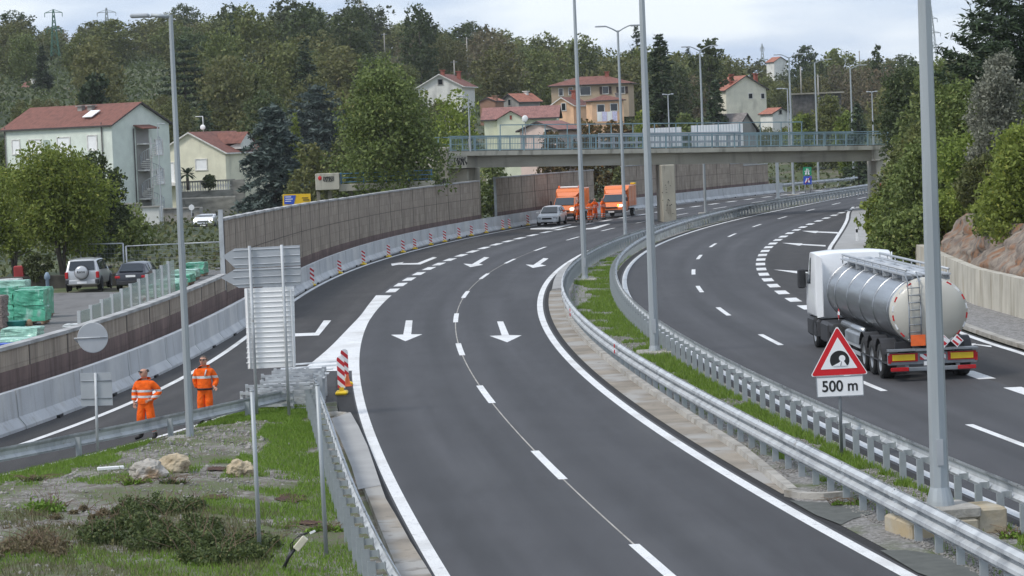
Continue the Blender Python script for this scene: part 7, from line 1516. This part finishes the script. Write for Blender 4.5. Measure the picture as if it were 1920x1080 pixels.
    if sash: mb = MB(); mb.tube([(.085,-.125,1.43),(.06,-.155,1.33),(.045,-.158,1.26)], .017, 6); mb.build('shoulder_band','silverband',jk)
    V, E_, Rd = [], [], []
    a0 = add((0,0,1.02), (.155,.13)); a1 = add((0,0,.90), (.172,.14), a0)
    for s in (-1,1): hp = add((s*.098,0,.82), (.118,.115), a1); kn = add(J['knee'][s], .096, hp); k0 = Vector(J['knee'][s]); n0 = Vector(J['ankle'][s]); add(k0.lerp(n0,.80), .082, kn)
    skin_mesh('trousers', V, E_, Rd, legs, t)
    for s in (-1,1):
        n0 = Vector(J['ankle'][s]); ft = Vector(J['foot'][s]).normalized(); k0 = Vector(J['knee'][s]); V, E_, Rd = [], [], []
        a0 = add(n0.lerp(k0,.30), .056); a1 = add(n0+Vector((0,0,.01)), .055, a0); a2 = add(n0+Vector((0,0,-.035))-ft*.03, .048, a1); a3 = add(n0+ft*.09+Vector((0,0,-.04)), .045, a1); add(n0+ft*.19+Vector((0,0,-.05)), .038, a3)
        bt_ = skin_mesh('boot', V, E_, Rd, 'black', t, 2, 1); mb = MB(); c = n0.lerp(k0,.27); mb.lathe([(.060,-.03),(.064,-.025),(.064,.025),(.060,.03)], c, n=14); mb.build('boot_band','silverband',bt_)
    return t
def pose(el, wr, hd, cu, kn, an, ft): return dict(elbow={-1:el[0],1:el[1]}, wrist={-1:wr[0],1:wr[1]}, hand={-1:hd[0],1:hd[1]}, curl={-1:cu[0],1:cu[1]}, knee={-1:kn[0],1:kn[1]}, ankle={-1:an[0],1:an[1]}, foot={-1:ft[0],1:ft[1]})
J1 = pose([(-.29,.05,1.15),(.36,.09,1.16)], [(-.27,-.07,.95),(.20,-.12,.99)], [(.1,-.3,-1),(-.9,-.3,-.25)], [(1,0,0),(0,1,-.2)], [(-.13,-.05,.50),(.14,-.02,.50)], [(-.16,.06,.09),(.20,.10,.09)], [(-.7,-.7,0),(-.1,-1,0)])
g = G(276,824); person('bald worker in an orange suit looking left behind the guard rail', g, math.radians(-14), J1, bald=True, glasses=True, head_turn=math.radians(-38))
J2 = pose([(-.25,.07,1.13),(.30,.07,1.12)], [(-.20,.06,.93),(.26,-.12,.98)], [(.35,.2,-1),(.6,-.5,-.45)], [(1,0,0),(-1,0,0)], [(-.11,-.04,.50),(.10,-.03,.50)], [(-.10,.02,.09),(.08,.04,.09)], [(-.45,-.9,0),(.1,-1,0)])
g = G(387,796); person('dark haired worker in an orange suit with a black belt beside the tall lamp post', g, math.radians(-4), J2, jacket='hv_one', glasses=True, belt=True, sash=True, head_turn=math.radians(-8))
J3 = pose([(-.27,-.02,1.12),(.27,-.02,1.12)], [(-.12,-.20,1.08),(.12,-.20,1.08)], [(.8,-.3,.1),(-.8,-.3,.1)], [(0,1,0),(0,1,0)], [(-.12,-.03,.50),(.12,-.02,.50)], [(-.13,.02,.09),(.15,.02,.09)], [(-.2,-1,0),(.2,-1,0)])
for (x, y, rz_, JJ, lab) in [(1085,416.5,.4,J1,'worker in orange half hidden by the lamp post beside the first box truck'),(1107,417,-.5,J3,'nearest orange worker of the three standing between the box trucks'),(1116,412.5,.5,J1,'orange worker just behind the nearest of the three between the trucks'),(1131,412,.9,J3,'orange worker standing closest to the second box truck')]:
    person(lab, G(x,y), rz_, JJ, jacket='hv_two', legs='hv_legb', head_turn=.1)

# ============================================================ the air
mb = MB(); mb.box((0,800,36.5), (3300,2500,77)); hz_ = bpy.data.materials.new('haze'); hz_.use_nodes = True; t_ = hz_.node_tree; t_.nodes.clear(); o_ = t_.nodes.new('ShaderNodeOutputMaterial'); v_ = t_.nodes.new('ShaderNodeVolumePrincipled')
v_.inputs['Density'].default_value = .0001; v_.inputs['Color'].default_value = (.85,.88,.92,1); t_.links.new(v_.outputs[0], o_.inputs['Volume']); M['haze'] = hz_; tag(mb.build('haze','haze'), kind='stuff')
